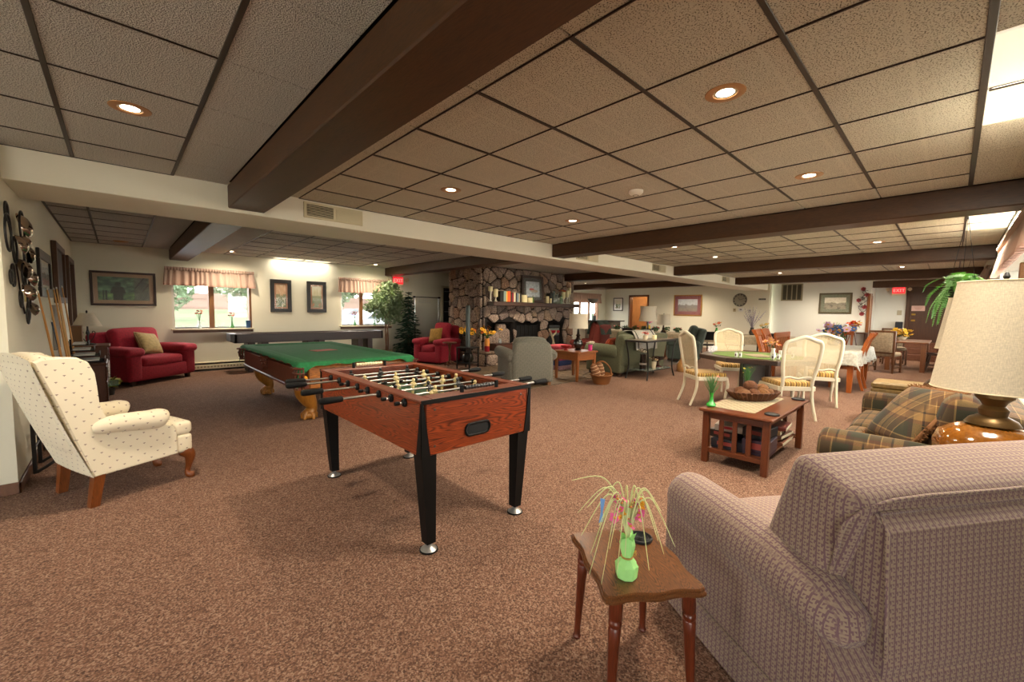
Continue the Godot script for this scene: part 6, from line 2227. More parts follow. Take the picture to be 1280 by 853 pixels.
func lounge_plaid():
	var oak := "6e381b"
	var t := thing("coffee_table", "mission style brown coffee table with slatted ends", "table", V(4.595, 0, -1.29))
	var wx := wood("coffee", oak, 0, .3, false)
	var wy := wood("coffee", oak, 1, .3, false)
	var wz := wood("coffee", oak, 2, .3, false)
	var hx := .645
	var hz := .308
	obj("top", b2(-hx, hx, .488, .515, -hz, hz, .008), wx, t)
	for s in [-1.0, 1.0]:
		for z in [-1.0, 1.0]:
			obj("leg", b2(s * (hx - .09), s * (hx - .035), 0, .488, z * (hz - .085), z * (hz - .03), .004), wy, t)
		obj("end_apron", b2(s * (hx - .075), s * (hx - .05), .425, .488, -hz + .06, hz - .06, .004), wz, t)
		obj("end_rail", b2(s * (hx - .08), s * (hx - .045), .1, .145, -hz + .06, hz - .06, .004), wz, t)
		for k in 3:
			obj("slat", b2(s * (hx - .07), s * (hx - .055), .145, .425, (k - 1) * .115 - .021, (k - 1) * .115 + .021, .003), wy, t)
		obj("side_apron", b2(-hx + .08, hx - .08, .43, .488, s * (hz - .07), s * (hz - .05), .004), wx, t)
	obj("shelf", b2(-hx + .06, hx - .06, .115, .135, -hz + .08, hz - .08, .003), wx, t)
	# things on the lower shelf
	var rows := [["game_box", V(4.28, .136, -1.40), V(.4, .085, .27), "1c1e2a", "dark blue game box at the bottom of the stack under the coffee table", .1], ["game_box", V(4.30, .222, -1.42), V(.36, .07, .25), "241a18", "black game box in the middle of the stack under the coffee table", -.1], ["game_box", V(4.30, .293, -1.41), V(.34, .06, .24), "c8c0b4", "white and red game box on top of the stack under the coffee table", .15], ["game_box", V(4.25, .136, -1.15), V(.3, .14, .22), "2a1c30", "dark purple game box near the front leg of the coffee table", .05], ["game_box", V(4.28, .277, -1.16), V(.28, .09, .2), "161c24", "black glossy game box above the purple one", -.08]]
	for q in rows:
		var o := thing(q[0], q[4], "box", q[1], q[5], "games under the coffee table")
		var sz: Vector3 = q[2]
		obj("tray", bx(V(0, sz.y * .3, 0), V(sz.x - .008, sz.y * .6, sz.z - .008), .002), mt("tray_" + q[3], q[3], .6), o)
		obj("lid", bx(V(0, sz.y * .6, 0), V(sz.x, sz.y * .78, sz.z), .003), mt("lid_" + q[3], q[3], .4), o)
		obj("label", bx(V(-sz.x * .5 - .0008, sz.y * .6, 0), V(.0012, sz.y * .4, sz.z * .6)), mt("lab_" + q[3], "8a3a34" if q[3] != "c8c0b4" else "a82430", .5), o)
	for k in 5:
		var bh := [.03, .035, .028, .04, .03]
		var y := .136
		for e in k:
			y += bh[e] + .001
		var o := thing("magazine", ["lowest book in the pile under the far half of the coffee table", "second book from the bottom of the coffee table pile", "middle book of the coffee table pile", "second book from the top of the coffee table pile", "topmost book of the coffee table pile"][k], "book", V(4.78 + .02 * sin(k * 2), y, -1.2 + .02 * cos(k * 3)), .1 * sin(k * 5.0), "books under the coffee table")
		obj("cover", bx(V(0, bh[k] * .5, 0), V(.34, bh[k], .26), .002), mt("bookc%d" % k, ["7a4a34", "b0a088", "5a3a2c", "8a6a44", "6a2c20"][k], .6), o)
		obj("pages", bx(V(0, bh[k] * .5, .003), V(.335, bh[k] - .008, .262)), mt("pages", "d8cfb4", .9), o)
	# on the top
	var g := G.new()
	g.grid(func(u: float, v: float) -> Vector3:
		return V(lerpf(-.02, .98, u) , .002 + .0012 * sin(u * 40) * sin(v * 23), lerpf(-.205, .2, v)), 24, 12)
	var rn := obj("table_runner", g, mt("lace_cloth", "ffffff", .95, 0, {"tex": T.lace, "sc": V(6, 6, 6)}), self, V(4.12, .515, -1.365))
	tag(rn, "beige lace runner laid on the coffee table", "runner")
	var wk := mt("wicker_dark2", "6a4020", .8, 0, {"tex": T.wicker, "sc": V(20, 20, 20)})
	var bk := thing("fruit_basket", "oval wicker basket of brown textured balls on the coffee table", "basket", V(4.78, .518, -1.38), -.6)
	g = G.new()
	g.t = Transform3D(Basis.from_scale(V(1.5, 1, .95)))
	g.lathe(v2([0, .006, .12, .0, .15, .03, .178, .085, .185, .09, .172, .092, .14, .035, 0, .02]), 28)
	obj("bowl", g, wk, bk)
	for i in 30:
		var a := TAU * i / 30
		g = G.new()
		g.tube([V(cos(a) * .195, .008, sin(a) * .118), V(cos(a) * .24, .04, sin(a) * .148), V(cos(a) * .278, .088, sin(a) * .176)], .0095, 5)
		obj("stave", g, mt("wicker_stave", "5a3418", .8), bk)
	var r := RandomNumberGenerator.new()
	r.seed = 8
	var spots := [[-.15, .07, .05, .075], [-.05, .075, .07, .07], [.06, .075, .06, .07], [.15, .07, .03, .065], [-.1, .075, -.06, .07], [.02, .08, -.07, .075], [.12, .075, -.06, .07], [-.03, .14, -.01, .078], [.1, .115, .0, .065]]
	var says := ["leftmost brown textured ball in the coffee table basket", "front brown textured ball in the coffee table basket", "front right brown textured ball in the basket", "rightmost brown textured ball in the basket", "back left brown textured ball in the basket", "back brown textured ball in the basket", "back right brown textured ball in the basket", "highest brown textured ball, on top of the basket heap", "upper right brown textured ball on the basket heap"]
	for i in spots.size():
		var q: Array = spots[i]
		var w := Basis(Vector3.UP, -.6) * V(q[0], q[1], q[2])
		var o := thing("decorative_ball", says[i], "ball", bk.position + w, r.randf() * 6, "balls in the wicker basket")
		g = G.new()
		g.ell(Vector3.ZERO, V(q[3], q[3] * .72, q[3] * .85), 16)
		obj("crust", g, mt("crust%d" % (i % 3), ["8a5c34", "7a4a28", "a06c3c"][i % 3], .85, 0, {"tex": T.blot, "sc": V(12, 12, 12), "hm": T.rough, "hs": .6}), o)
		g = G.new()
		for k in 3:
			var pp := []
			for e in 7:
				var a := -1.1 + 2.2 * e / 6
				var zz: float = (k - 1) * q[3] * .4
				pp.append(V(sin(a) * q[3] * .9, cos(a) * q[3] * .70 * sqrt(1 - pow(zz / (q[3] * .85), 2)), zz))
			g.tube(pp, .003, 5)
		obj("score_line", g, mt("crust_dark", "5a3418", .9), o)
	var vs := [[4.10, -1.54, "green glass vase of tall grass at the near corner of the coffee table"], [5.10, -1.54, "green glass vase with thin stems behind the basket of brown balls"]]
	for i in 2:
		var q: Array = vs[i]
		var o := thing("bud_vase", q[2], "vase", V(q[0], .518, q[1]))
		obj("vase", lat([0, 0, .038, 0, .045, .012, .04, .028, .018, .05, .014, .1, .02, .13, .014, .13], 14), mt("vase_bright", "2f9a34", .08, 0, {"alpha": .8}), o)
		g = G.new()
		for k in 70:
			var a := r.randf() * TAU
			var rr := r.randf_range(.01, .085)
			var h := r.randf_range(.2, .33)
			g.tube([V(0, .1, 0), V(cos(a) * rr * .4, h * .7, sin(a) * rr * .4), V(cos(a) * rr, h, sin(a) * rr)], [.0025, .002, .0008], 4)
		obj("grass", g, mt("grass_green", "3f6a34" if i == 0 else "5a8a3c", .7), o)
		for k in 5:
			flower(o, V(r.randf_range(-.05, .07), r.randf_range(.2, .3), r.randf_range(-.05, .05)), .016, mt("petal_salmon", "d8746a", .8) if i == 0 else mt("petal_yel", "d8c04a", .8), mt("heart_yellow", "d8a024", .8), 5, V(.5, k, .3))
	for q in [[4.17, -1.045, "black round coaster at the front corner of the coffee table"], [5.15, -1.06, "black round coaster at the far corner of the coffee table"]]:
		var o := thing("coaster", q[2], "coaster", V(q[0], .515, q[1]))
		obj("disc", lat([0, 0, .058, 0, .06, .004, .059, .013, .054, .013, .053, .008, 0, .008], 26), mt("rubber_black", "17191c", .5), o)
		obj("inlay", lat([0, .0085, .045, .0085, .045, .0095, 0, .0095], 20), mt("coaster_inlay", "2c2a28", .7), o)

	# --- plaid sofa along the window wall, its pillows
	var pd := mt("plaid_cloth", "c8c0b4", .95, 0, {"tex": T.plaid, "sc": V(3.6, 3.6, 3.6), "rim": .1, "hm": T.fine, "hs": .06})
	sofa("sofa", "brown and green plaid sofa beside the coffee table", "sofa", V(4.62, 0, -.14), 0, pd, {"w": 2.3, "d": .9, "aw": .26, "ah": .62, "sh": .46, "bh": .86, "n": 2, "roll": true, "bin": .5, "lean": .2})
	var fr := mt("fringe_brown", "6a4420", .9)
	cushion("nearest plaid pillow with brown fringe on the plaid sofa", V(4.02, .70, -.16), V(.5, .46, .16), V(-.65, PI + .45, .1), pd, fr)
	cushion("middle plaid pillow with brown fringe on the plaid sofa", V(4.75, .68, -.12), V(.48, .44, .15), V(-.5, PI - .35, -.1), pd, fr)
	cushion("farthest plaid pillow against the far arm of the plaid sofa", V(5.28, .68, -.1), V(.46, .42, .15), V(-.45, PI - .2, .1), pd, fr)
	# --- end tables and lamps at both ends of the plaid sofa
	for q in [[3.19, .14, "brown end table under the big amber lamp"], [6.03, .12, "brown end table at the far end of the plaid sofa"]]:
		var e := thing("end_table", q[2], "table", V(q[0], 0, q[1]))
		obj("top", b2(-.22, .22, .55, .58, -.25, .25, .006), wx, e)
		for s in [-1.0, 1.0]:
			obj("apron", b2(-.19, .19, .46, .55, s * .21 - .01, s * .21 + .01, .003), wx, e)
			for z in [-.2, .2]:
				obj("leg", b2(s * .19 - .022, s * .19 + .022, 0, .55, z - .022, z + .022, .004), wy, e)
		obj("shelf", b2(-.19, .19, .15, .17, -.2, .2, .003), wx, e)
	lamp("big linen shaded lamp with amber glass base at the right edge", V(3.19, .58, .17), "amber", .46, .235, .165, .54, 40)
	lamp("second linen shaded lamp, half hidden behind the big one", V(6.03, .58, .12), "amber", .51, .23, .16, .5, 40)
	var tb := thing("bench", "tan leather bench just past the plaid sofa", "bench", V(7.35, 0, -.38))
	obj("seat", b2(-.25, .25, .47, .55, -.3, .3, .02), mt("tan_leather", "7d6230", .5, 0, {"tex": T.blot, "sc": V(4, 4, 4)}), tb)
	obj("body", b2(-.25, .25, .08, .47, -.3, .3, .01), mt("tan_leather", "7d6230", .5), tb)
	for x in [-.2, .2]:
		for z in [-.25, .25]:
			obj("foot", b2(x - .03, x + .03, 0, .08, z - .03, z + .03), mt("dark_foot", "3a2214", .5), tb)
	# --- hanging fern
	var fn := thing("hanging_fern", "hanging fern with drooping fronds beside the second linen shade", "plant", V(7.1, 1.66, .05))
	obj("pot", lat([0, -.1, .09, -.1, .13, .05, .14, .06, .12, .06, .1, 0, 0, 0], 18), mt("pot_dark", "2a2620", .6), fn)
	for k in 3:
		var a := TAU * k / 3
		obj("chain", tub([V(cos(a) * .13, .05, sin(a) * .13), V(0, .905, 0)], .003, 5), mt("iron_black", "1d1a18", .5, .4), fn)
	var gr := mt("fern_green", "3c6a22", .7, 0, {"back": "2a4a14"})
	for k in 46:
		var a := TAU * k / 46 + r.randf() * .2
		var reach := r.randf_range(.12, .34)
		var drop := r.randf_range(-.28, .22)
		var cv := curve([V(0, .03, 0), V(cos(a) * reach * .4, .16 + drop * .3, sin(a) * reach * .4), V(cos(a) * reach * .85, .06 + drop * .7, sin(a) * reach * .85), V(cos(a) * reach, -.06 + drop, sin(a) * reach)], 5)
		g = G.new()
		g.tube(cv, .0025, 4)
		g.fl()
		for i in range(2, cv.size()):
			var p: Vector3 = cv[i]
			var d: Vector3 = (cv[i] - cv[i - 1]).normalized()
			var sd := d.cross(Vector3.UP).normalized()
			var ln := .05 * sin(PI * (float(i) / cv.size()) * .9 + .3)
			for s in [-1.0, 1.0]:
				for h in [0.0, .5]:
					var o: Vector3 = p + (cv[i] - cv[i - 1]) * h
					g.tri(o, o + sd * s * ln + d * .02, o + d * .018, Vector3.UP)
		obj("frond", g, gr, fn)

func cane_chair(label: String, at: Vector3, yaw: float, proto: Node3D = null) -> Node3D:
	if proto != null:
		return dup(proto, label, at, yaw)
	var t := thing("cane_chair", label, "chair", at, yaw, "white cane back chairs at the green table")
	var wh := mt("white_wood", "c9bfa6", .5)
	# seat
	var g := G.new()
	g.pad(V(0, .47, -.02), V(.46, .07, .46), .03, V(0, .015, 0), 3)
	obj("seat_cushion", g, mt("stripe_gold", "ffffff", .8, 0, {"tex": T.stripe, "sc": V(7, 7, 7), "rim": .3}), t)
	g = G.new()
	g.box(V(0, .415, -.25), V(.48, .06, .03), .006)
	g.box(V(0, .415, .2), V(.44, .06, .03), .006)
	for s in [-1.0, 1.0]:
		g.box(V(s * .235, .415, -.025), V(.03, .06, .46), .006)
	obj("seat_rail", g, wh, t)
	for s in [-1.0, 1.0]:
		obj("leg", tub(curve([V(s * .225, .42, -.24), V(s * .235, .3, -.26), V(s * .215, .12, -.24), V(s * .22, .0, -.26)]), [.03, .03, .029, .027, .025, .023, .021, .019, .018, .017, .017, .018, .019], 8), wh, t)
		obj("leg", tub(curve([V(s * .2, .44, .2), V(s * .205, .25, .21), V(s * .21, .0, .30)]), [.024, .024, .023, .022, .021, .02, .019, .018, .018], 8), wh, t)
	# back frame: shaped hoop, leaning
	var B := Transform3D(Basis(Vector3.RIGHT, .17), V(0, .44, .2))
	var out := [V(-.19, .0, 0), V(-.195, .12, 0), V(-.225, .3, 0), V(-.238, .52, 0), V(-.215, .61, 0), V(-.14, .64, 0), V(0, .685, 0), V(.14, .64, 0), V(.215, .61, 0), V(.238, .52, 0), V(.225, .3, 0), V(.195, .12, 0), V(.19, 0, 0)]
	g = G.new()
	g.t = B
	g.tube(curve(out, 4), .022, 8, true, false, Vector2(1, 1.15))
	obj("back_frame", g, wh, t)
	g = G.new()
	g.t = B
	g.tube(curve([V(-.2, .12, 0), V(-.1, .135, 0), V(0, .11, 0), V(.1, .135, 0), V(.2, .12, 0)]), .016, 8)
	obj("back_rail", g, wh, t)
	g = G.new()
	g.t = B
	g.grid(func(u: float, v: float) -> Vector3:
		var y := lerpf(.12, .66 - .08 * pow(absf(u - .5) * 2, 3.0), v)
		var hw := lerpf(.195, .232, smoothstep(.1, .5, y)) - .035 * smoothstep(.52, .64, y)
		return V((u - .5) * 2 * hw, y, 0), 12, 12)
	obj("cane_panel", g, mt("cane", "ffffff", .8, 0, {"tex": T.cane, "sc": V(42, 42, 42), "cut": true}), t)
	return t
func carved_chair(label: String, at: Vector3, yaw: float, proto: Node3D = null) -> Node3D:
	if proto != null:
		return dup(proto, label, at, yaw)
	var t := thing("carved_chair", label, "chair", at, yaw, "orange wood dining chairs")
	var w := wood("dining_orange", "a8571c", 1, .35, false)
	var g := G.new()
	g.pad(V(0, .46, -.02), V(.46, .06, .44), .025, V(0, .012, 0), 3)
	obj("seat", g, cloth("seat_pale", "c8bca8"), t)
	g = G.new()
	g.box(V(0, .41, -.23), V(.46, .06, .03), .005)
	g.box(V(0, .41, .19), V(.42, .06, .03), .005)
	for s in [-1.0, 1.0]:
		g.box(V(s * .22, .41, -.02), V(.03, .06, .42), .005)
	obj("seat_rail", g, w, t)
	for s in [-1.0, 1.0]:
		g = G.new()
		g.post(V(s * .215, 0, -.22), Vector2(.035, .035), V(s * .215, .44, -.22), Vector2(.05, .05))
		obj("leg", g, w, t)
		g = G.new()
		g.t = Transform3D(SIDE, V(s * .21 - .02, 0, 0))
		g.prism(poly([-.26, 0, -.3, 0, -.235, .25, -.225, .45, -.26, .7, -.33, .95, -.41, 1.08, -.37, 1.1, -.28, .97, -.2, .7, -.17, .45, -.185, .25]), 0, .045, .004, .004)
		obj("leg", g, w, t)
	g = G.new()
	g.t = Transform3D(SIDE, V(-.24, 0, 0))
	g.prism(poly([-.31, .96, -.37, 1.08, -.34, 1.1, -.29, .98]), 0, .48, .004, .004)
	obj("crest_rail", g, wood("dining_orange", "a8571c", 0, .35, false), t)
	for k in 3:
		for q in [[-1.0, 1.0], [1.0, -1.0]]:
			g = G.new()
			var x0: float = (k - 1) * .12
			g.tube([V(x0 + q[0] * .05, .52, .2), V(x0, .74, .245), V(x0 + q[1] * .05, .98, .32)], .011, 6)
			obj("lattice", g, w, t)
	obj("lower_rail", b2(-.2, .2, .5, .54, .19, .215, .004), wood("dining_orange", "a8571c", 0, .35, false), t)
	return t
func bunch(parent: Node, c: Vector3, n: int, s: float, cols: Array, r: float, sd: int):
	var q := RandomNumberGenerator.new()
	q.seed = sd
	for i in n:
		var d := V(q.randfn() * .5, q.randf_range(-.2, .8), q.randfn() * .5)
		flower(parent, c + d * s, r * q.randf_range(.8, 1.2), mt("pt_" + cols[i % cols.size()], cols[i % cols.size()], .8), mt("heart_yellow", "d8a024", .8), 6, V(q.randf_range(.2, 1.2), q.randf() * 6, 0))
	obj("foliage", leaves(40, c, V(s, s * .6, s), s * .22, sd, .1), mt("leaf_dark", "35502a", .8), parent)
func dining():
	# --- octagonal card table
	var c := V(7.32, 0, -2.1)
	var t := thing("card_table", "octagonal card table with green felt centre", "table", c, .2)
	var dk := wood("card_dark", "3f2a1c", 0, .35, false)
	var oc := PackedVector2Array()
	var ic := PackedVector2Array()
	for k in 8:
		var a := TAU * (k + .5) / 8
		oc.append(Vector2(cos(a), sin(a)) * .84)
		ic.append(Vector2(cos(a), sin(a)) * .66)
	var g := G.new()
	g.t = Transform3D(Basis(Vector3.RIGHT, -PI / 2), V(0, .69, 0))
	g.prism(oc, 0, .065, .012, .01)
	obj("top", g, dk, t)
	g = G.new()
	g.t = Transform3D(Basis(Vector3.RIGHT, -PI / 2), V(0, .754, 0))
	g.prism(ic, 0, .004)
	obj("felt", g, mt("felt_green", "6f8c38", .95, 0, {"tex": T.fine, "sc": V(3, 3, 3)}), t)
	obj("column", b2(-.17, .17, .06, .69, -.17, .17, .01), mt("column_grey", "6a6a6a", .5), t)
	for s in [-1.0, 1.0]:
		obj("corner_post", b2(s * .17 - .03, s * .17 + .03, .06, .69, s * .17 - .03, s * .17 + .03, .004), dk, t)
		obj("corner_post", b2(s * .17 - .03, s * .17 + .03, .06, .69, -s * .17 - .03, -s * .17 + .03, .004), dk, t)
	obj("base", b2(-.32, .32, 0, .06, -.32, .32, .01), dk, t)
	var a0 := cane_chair("white cane back chair at the left of the green card table", V(6.66, 0, -2.64), face(.76, .65))
	cane_chair("white cane back chair on the far side of the green card table", V(8.2, 0, -2.75), face(-.75, .5), a0)
	cane_chair("nearest white cane back chair, behind the coffee table", V(6.72, 0, -1.52), face(.72, -.69), a0)
	cane_chair("white cane back chair between the card table and the dining table", V(8.1, 0, -1.42), face(.95, -.3), a0)
	var mat := obj("place_mat", bx(Vector3.ZERO, V(.5, .004, .3), .001), mt("lace_cloth", "ffffff", .95, 0, {"tex": T.lace, "sc": V(6, 6, 6)}), self, V(7.25, .7605, -2.05), .7)
	tag(mat, "beige woven mat at the middle of the green card table", "mat")
	var fv := thing("flower_vase", "white vase of peach flowers on the green card table", "vase", V(7.12, .759, -1.82))
	obj("vase", lat([0, 0, .035, 0, .04, .03, .025, .1, .03, .14, .022, .14], 14), mt("white_glaze", "e0dccc", .3), fv)
	bunch(fv, V(0, .2, 0), 12, .1, ["d88a6c", "c86a50", "d8a080"], .045, 61)
	var nk := obj("napkin_holder", bx(V(0, .05, 0), V(.1, .1, .06), .004), mt("paper_white", "dedad0", .8), self, V(7.3, .759, -1.75), .5)
	tag(nk, "white napkin holder beside the peach flowers", "holder")
	for q in [[6.72, -2.2, "playing card shaker, left of the pair at the table rim", "playing"], [6.78, -2.16, "second card shaker of the left pair at the table rim", ""], [6.82, -1.74, "left one of two card shakers at the front rim", ""], [6.88, -1.69, "right one of two card shakers at the front rim", ""], [7.35, -1.62, "card shaker beside the napkin holder", ""]]:
		var s := thing("shaker", (q[2] as String).replace("playing card", "card"), "shaker", V(q[0], .759, q[1]), 0, "shakers on the green card table")
		obj("body", bx(V(0, .035, 0), V(.035, .07, .035), .004), mt("shaker_white", "d8d8d4", .2), s)
		obj("mark", bx(V(-.0182, .035, 0), V(.001, .03, .018)), mt("shaker_mark", "3a1c20", .5), s)
		obj("cap", cyl(.012, .07, .08, 10), mt("chrome", "c8c8c8", .2, 1.0), s)
	for k in 3:
		var s := thing("glass_tumbler", ["clear tumbler nearest the left cane chair", "middle clear tumbler on the card table rim", "farthest clear tumbler on the card table rim"][k], "glass", V(7.25 + k * .16, .756, -2.78 - .02 * k), 0, "tumblers on the card table")
		obj("glass", lat([0, 0, .03, 0, .038, .09, .034, .09, .028, .008, 0, .008], 14), mt("clear_glass", "ffffff", .03, 0, {"alpha": .12}), s)
	# --- dining table with pale cloth, orange chairs
	var d := thing("dining_table", "orange wood dining table under a pale cloth", "table", V(10.6, 0, -1.65))
	var ow := wood("dining_orange", "a8571c", 1, .35, false)
	obj("top", b2(-1.05, 1.05, .72, .755, -.52, .52, .01), wood("dining_orange", "a8571c", 0, .35, false), d)
	for x in [-.96, .96]:
		for z in [-.43, .43]:
			g = G.new()
			g.post(V(x, 0, z), Vector2(.07, .07), V(x, .72, z), Vector2(.1, .1))
			obj("leg", g, ow, d)
	for s in [-1.0, 1.0]:
		obj("apron", b2(-.95, .95, .62, .72, s * .44 - .012, s * .44 + .012), wood("dining_orange", "a8571c", 0, .35, false), d)
	g = G.new()
	g.grid(func(u: float, v: float) -> Vector3:
		var x := lerpf(-1.32, 1.32, u)
		var z := lerpf(-.8, .8, v)
		var ox := maxf(absf(x) - 1.06, 0)
		var oz := maxf(absf(z) - .53, 0)
		var y := .76 - maxf(ox, oz) * .95 - minf(ox, oz) * .5
		var px := clampf(x, -1.065, 1.065) + signf(x) * ox * (.1 + .12 * sin(z * 14))
		var pz := clampf(z, -.535, .535) + signf(z) * oz * (.1 + .12 * sin(x * 13))
		return V(px, y, pz), 66, 44)
	var tc := obj("tablecloth", g, mt("cloth_white", "c2bfb2", .95, 0, {"tex": T.blot, "sc": V(3, 3, 3)}), self, d.position)
	tag(tc, "pale tablecloth hanging over the orange dining table", "tablecloth")
	var q0 := carved_chair("orange carved chair seen from the side, right of the pale tablecloth", V(10.3, 0, -1.36), face(.0, -1))
	carved_chair("orange carved chair left behind the pale tablecloth", V(9.75, 0, -2.45), face(.1, 1), q0)
	carved_chair("second orange carved chair behind the pale tablecloth", V(10.3, 0, -2.47), face(.0, 1), q0)
	carved_chair("orange carved chair at the far end of the dining table", V(12.0, 0, -1.75), face(-1, .1), q0)
	var be := thing("dining_bench", "orange wooden bench with long back behind the dining table", "bench", V(11.35, 0, -2.5))
	obj("seat", b2(-.6, .6, .42, .46, -.2, .22, .008), wood("dining_orange", "a8571c", 0, .35, false), be)
	obj("crest_rail", b2(-.62, .62, .88, 1.0, -.25, -.21, .01), wood("dining_orange", "a8571c", 0, .35, false), be)
	for x in [-.56, .56]:
		obj("post", b2(x - .03, x + .03, 0, .9, -.25, -.2, .006), ow, be)
		obj("leg", b2(x - .03, x + .03, 0, .42, .14, .2, .006), ow, be)
	for k in 9:
		obj("spindle", b2(-.47 + k * .1175 - .012, -.47 + k * .1175 + .012, .46, .88, -.24, -.22), ow, be)
	var bq := thing("flower_arrangement", "blue and lilac flower arrangement on the pale tablecloth", "flowers", V(11.3, .762, -1.75))
	obj("bowl", lat([0, 0, .08, 0, .12, .06, .11, .1, .09, .1], 16), mt("navy", "2a4a72", .3), bq)
	bunch(bq, V(-.06, .24, 0), 34, .26, ["3a5a9c", "4a6cb0", "c8a8c0", "b89ac0", "dcd4dc"], .075, 62)
	g = G.new()
	for k in 14:
		g.tube([V(0, .1, 0), V(.1 * cos(k * 1.3), .35, .1 * sin(k * 1.3)), V(.26 * cos(k * 1.3), .5 - .02 * (k % 4), .2 * sin(k * 1.3))], .004, 4)
	obj("sprigs", g, mt("sprig_green", "8a9a50", .8), bq)
	# --- far table with chairs
	var ft := thing("breakfast_table", "plain wooden table in front of the entry", "table", V(15.5, 0, -.78))
	var bw := wood("break_oak", "7a4a28", 0, .4, false)
	obj("top", b2(-.95, .95, .72, .76, -.42, .42, .012), bw, ft)
	for x in [-.85, .85]:
		for z in [-.33, .33]:
			obj("leg", b2(x - .05, x + .05, 0, .72, z - .05, z + .05, .008), wood("break_oak", "7a4a28", 1, .4, false), ft)
	var up := thing("upholstered_chair", "wood framed chair with beige padded back before the far wooden table", "chair", V(14.0, 0, -1.12), face(1, .25))
	_padded(up)
	dup(up, "second beige padded chair, beyond the far wooden table", V(16.7, 0, -1.15), face(-1, .2))
	var cc := thing("captains_chair", "dark spindle chair at the right side of the far wooden table", "chair", V(15.25, 0, -.22), face(-.15, -1))
	_captain(cc)
	dup(cc, "dark spindle chair partly hidden left of the far wooden table", V(15.3, 0, -1.65), face(.1, 1))
	var yf := thing("flower_pot", "low bowl of yellow flowers on the far wooden table", "flowers", V(15.9, .76, -.95))
	obj("bowl", lat([0, 0, .08, 0, .13, .08, .1, .08], 14), mt("pot_cream", "c8b89a", .6), yf)
	bunch(yf, V(0, .13, 0), 26, .2, ["c89a1c", "d8aa2c"], .07, 63)

func _padded(t: Node3D):
	var w := wood("padded_wood", "6a4426", 1, .4, false)
	var pad := cloth("beige_pad", "a08c70")
	var g := G.new()
	g.pad(V(0, .46, -.02), V(.5, .1, .48), .04, V(0, .015, 0), 3)
	obj("seat", g, pad, t)
	g = G.new()
	g.pad(V(0, .76, .235), V(.44, .5, .05), .02, V(0, 0, .01), 3)
	obj("back_pad", g, pad, t)
	obj("crest_rail", b2(-.27, .27, 1.0, 1.05, .21, .26, .008), wood("padded_wood", "6a4426", 0, .4, false), t)
	for s in [-1.0, 1.0]:
		obj("leg", b2(s * .25 - .02, s * .25 + .02, 0, 1.02, .215, .255, .004), w, t)
		obj("leg", b2(s * .25 - .02, s * .25 + .02, 0, .44, -.24, -.2, .004), w, t)
		obj("stretcher", b2(s * .25 - .012, s * .25 + .012, .12, .15, -.2, .22), w, t)
	obj("back_rail", b2(-.25, .25, .48, .52, .22, .25, .004), w, t)
func _captain(t: Node3D):
	var w := wood("captain_wood", "4f2c18", 1, .4, false)
	var g := G.new()
	g.pad(V(0, .45, 0), V(.46, .05, .44), .022, Vector3.ZERO, 2)
	obj("seat", g, w, t)
	g = G.new()
	g.t = Transform3D(Basis(Vector3.RIGHT, .15), V(0, .46, .18))
	g.box(V(0, .42, 0), V(.42, .12, .03), .01)
	obj("crest_rail", g, wood("captain_wood", "4f2c18", 0, .4, false), t)
	for k in 6:
		g = G.new()
		g.t = Transform3D(Basis(Vector3.RIGHT, .15), V(-.17 + k * .068, .46, .18))
		g.lathe(v2([.008, 0, .013, .1, .008, .2, .012, .3, .008, .38]), 8)
		obj("spindle", g, w, t)
	for x in [-1.0, 1.0]:
		for z in [-1.0, 1.0]:
			obj("leg", tub([V(x * .15, .43, z * .14), V(x * .18, .25, z * .17), V(x * .22, 0, z * .22)], [.018, .026, .014], 8), w, t)
		obj("stretcher", tub([V(x * .195, .16, -.19), V(x * .195, .16, .19)], .011, 6), w, t)

func folding_chair(label: String, at: Vector3, yaw: float, proto: Node3D = null) -> Node3D:
	if proto != null:
		return dup(proto, label, at, yaw)
	var t := thing("folding_chair", label, "chair", at, yaw, "black folding chairs at the covered tables")
	var bl := mt("folding_black", "131212", .45)
	var g := G.new()
	g.pad(V(0, .45, -.02), V(.42, .04, .4), .015, V(0, -.008, 0), 3)
	obj("seat", g, bl, t)
	g = G.new()
	g.t = Transform3D(Basis(Vector3.RIGHT, .2), V(0, .62, .18))
	g.pad(V(0, .12, 0), V(.44, .26, .035), .015, V(0, 0, -.015), 3)
	obj("backrest", g, bl, t)
	for s in [-1.0, 1.0]:
		obj("front_frame", tub([V(s * .22, .9, .27), V(s * .22, .5, .13), V(s * .22, 0, -.26)], .012, 6), bl, t)
		obj("rear_leg", tub([V(s * .2, .46, -.12), V(s * .2, .2, .1), V(s * .2, 0, .26)], .012, 6), bl, t)
	obj("crossbar", tub([V(-.22, .12, -.16), V(.22, .12, -.16)], .009, 6), bl, t)
	obj("crossbar", tub([V(-.2, .12, .16), V(.2, .12, .16)], .009, 6), bl, t)
	return t
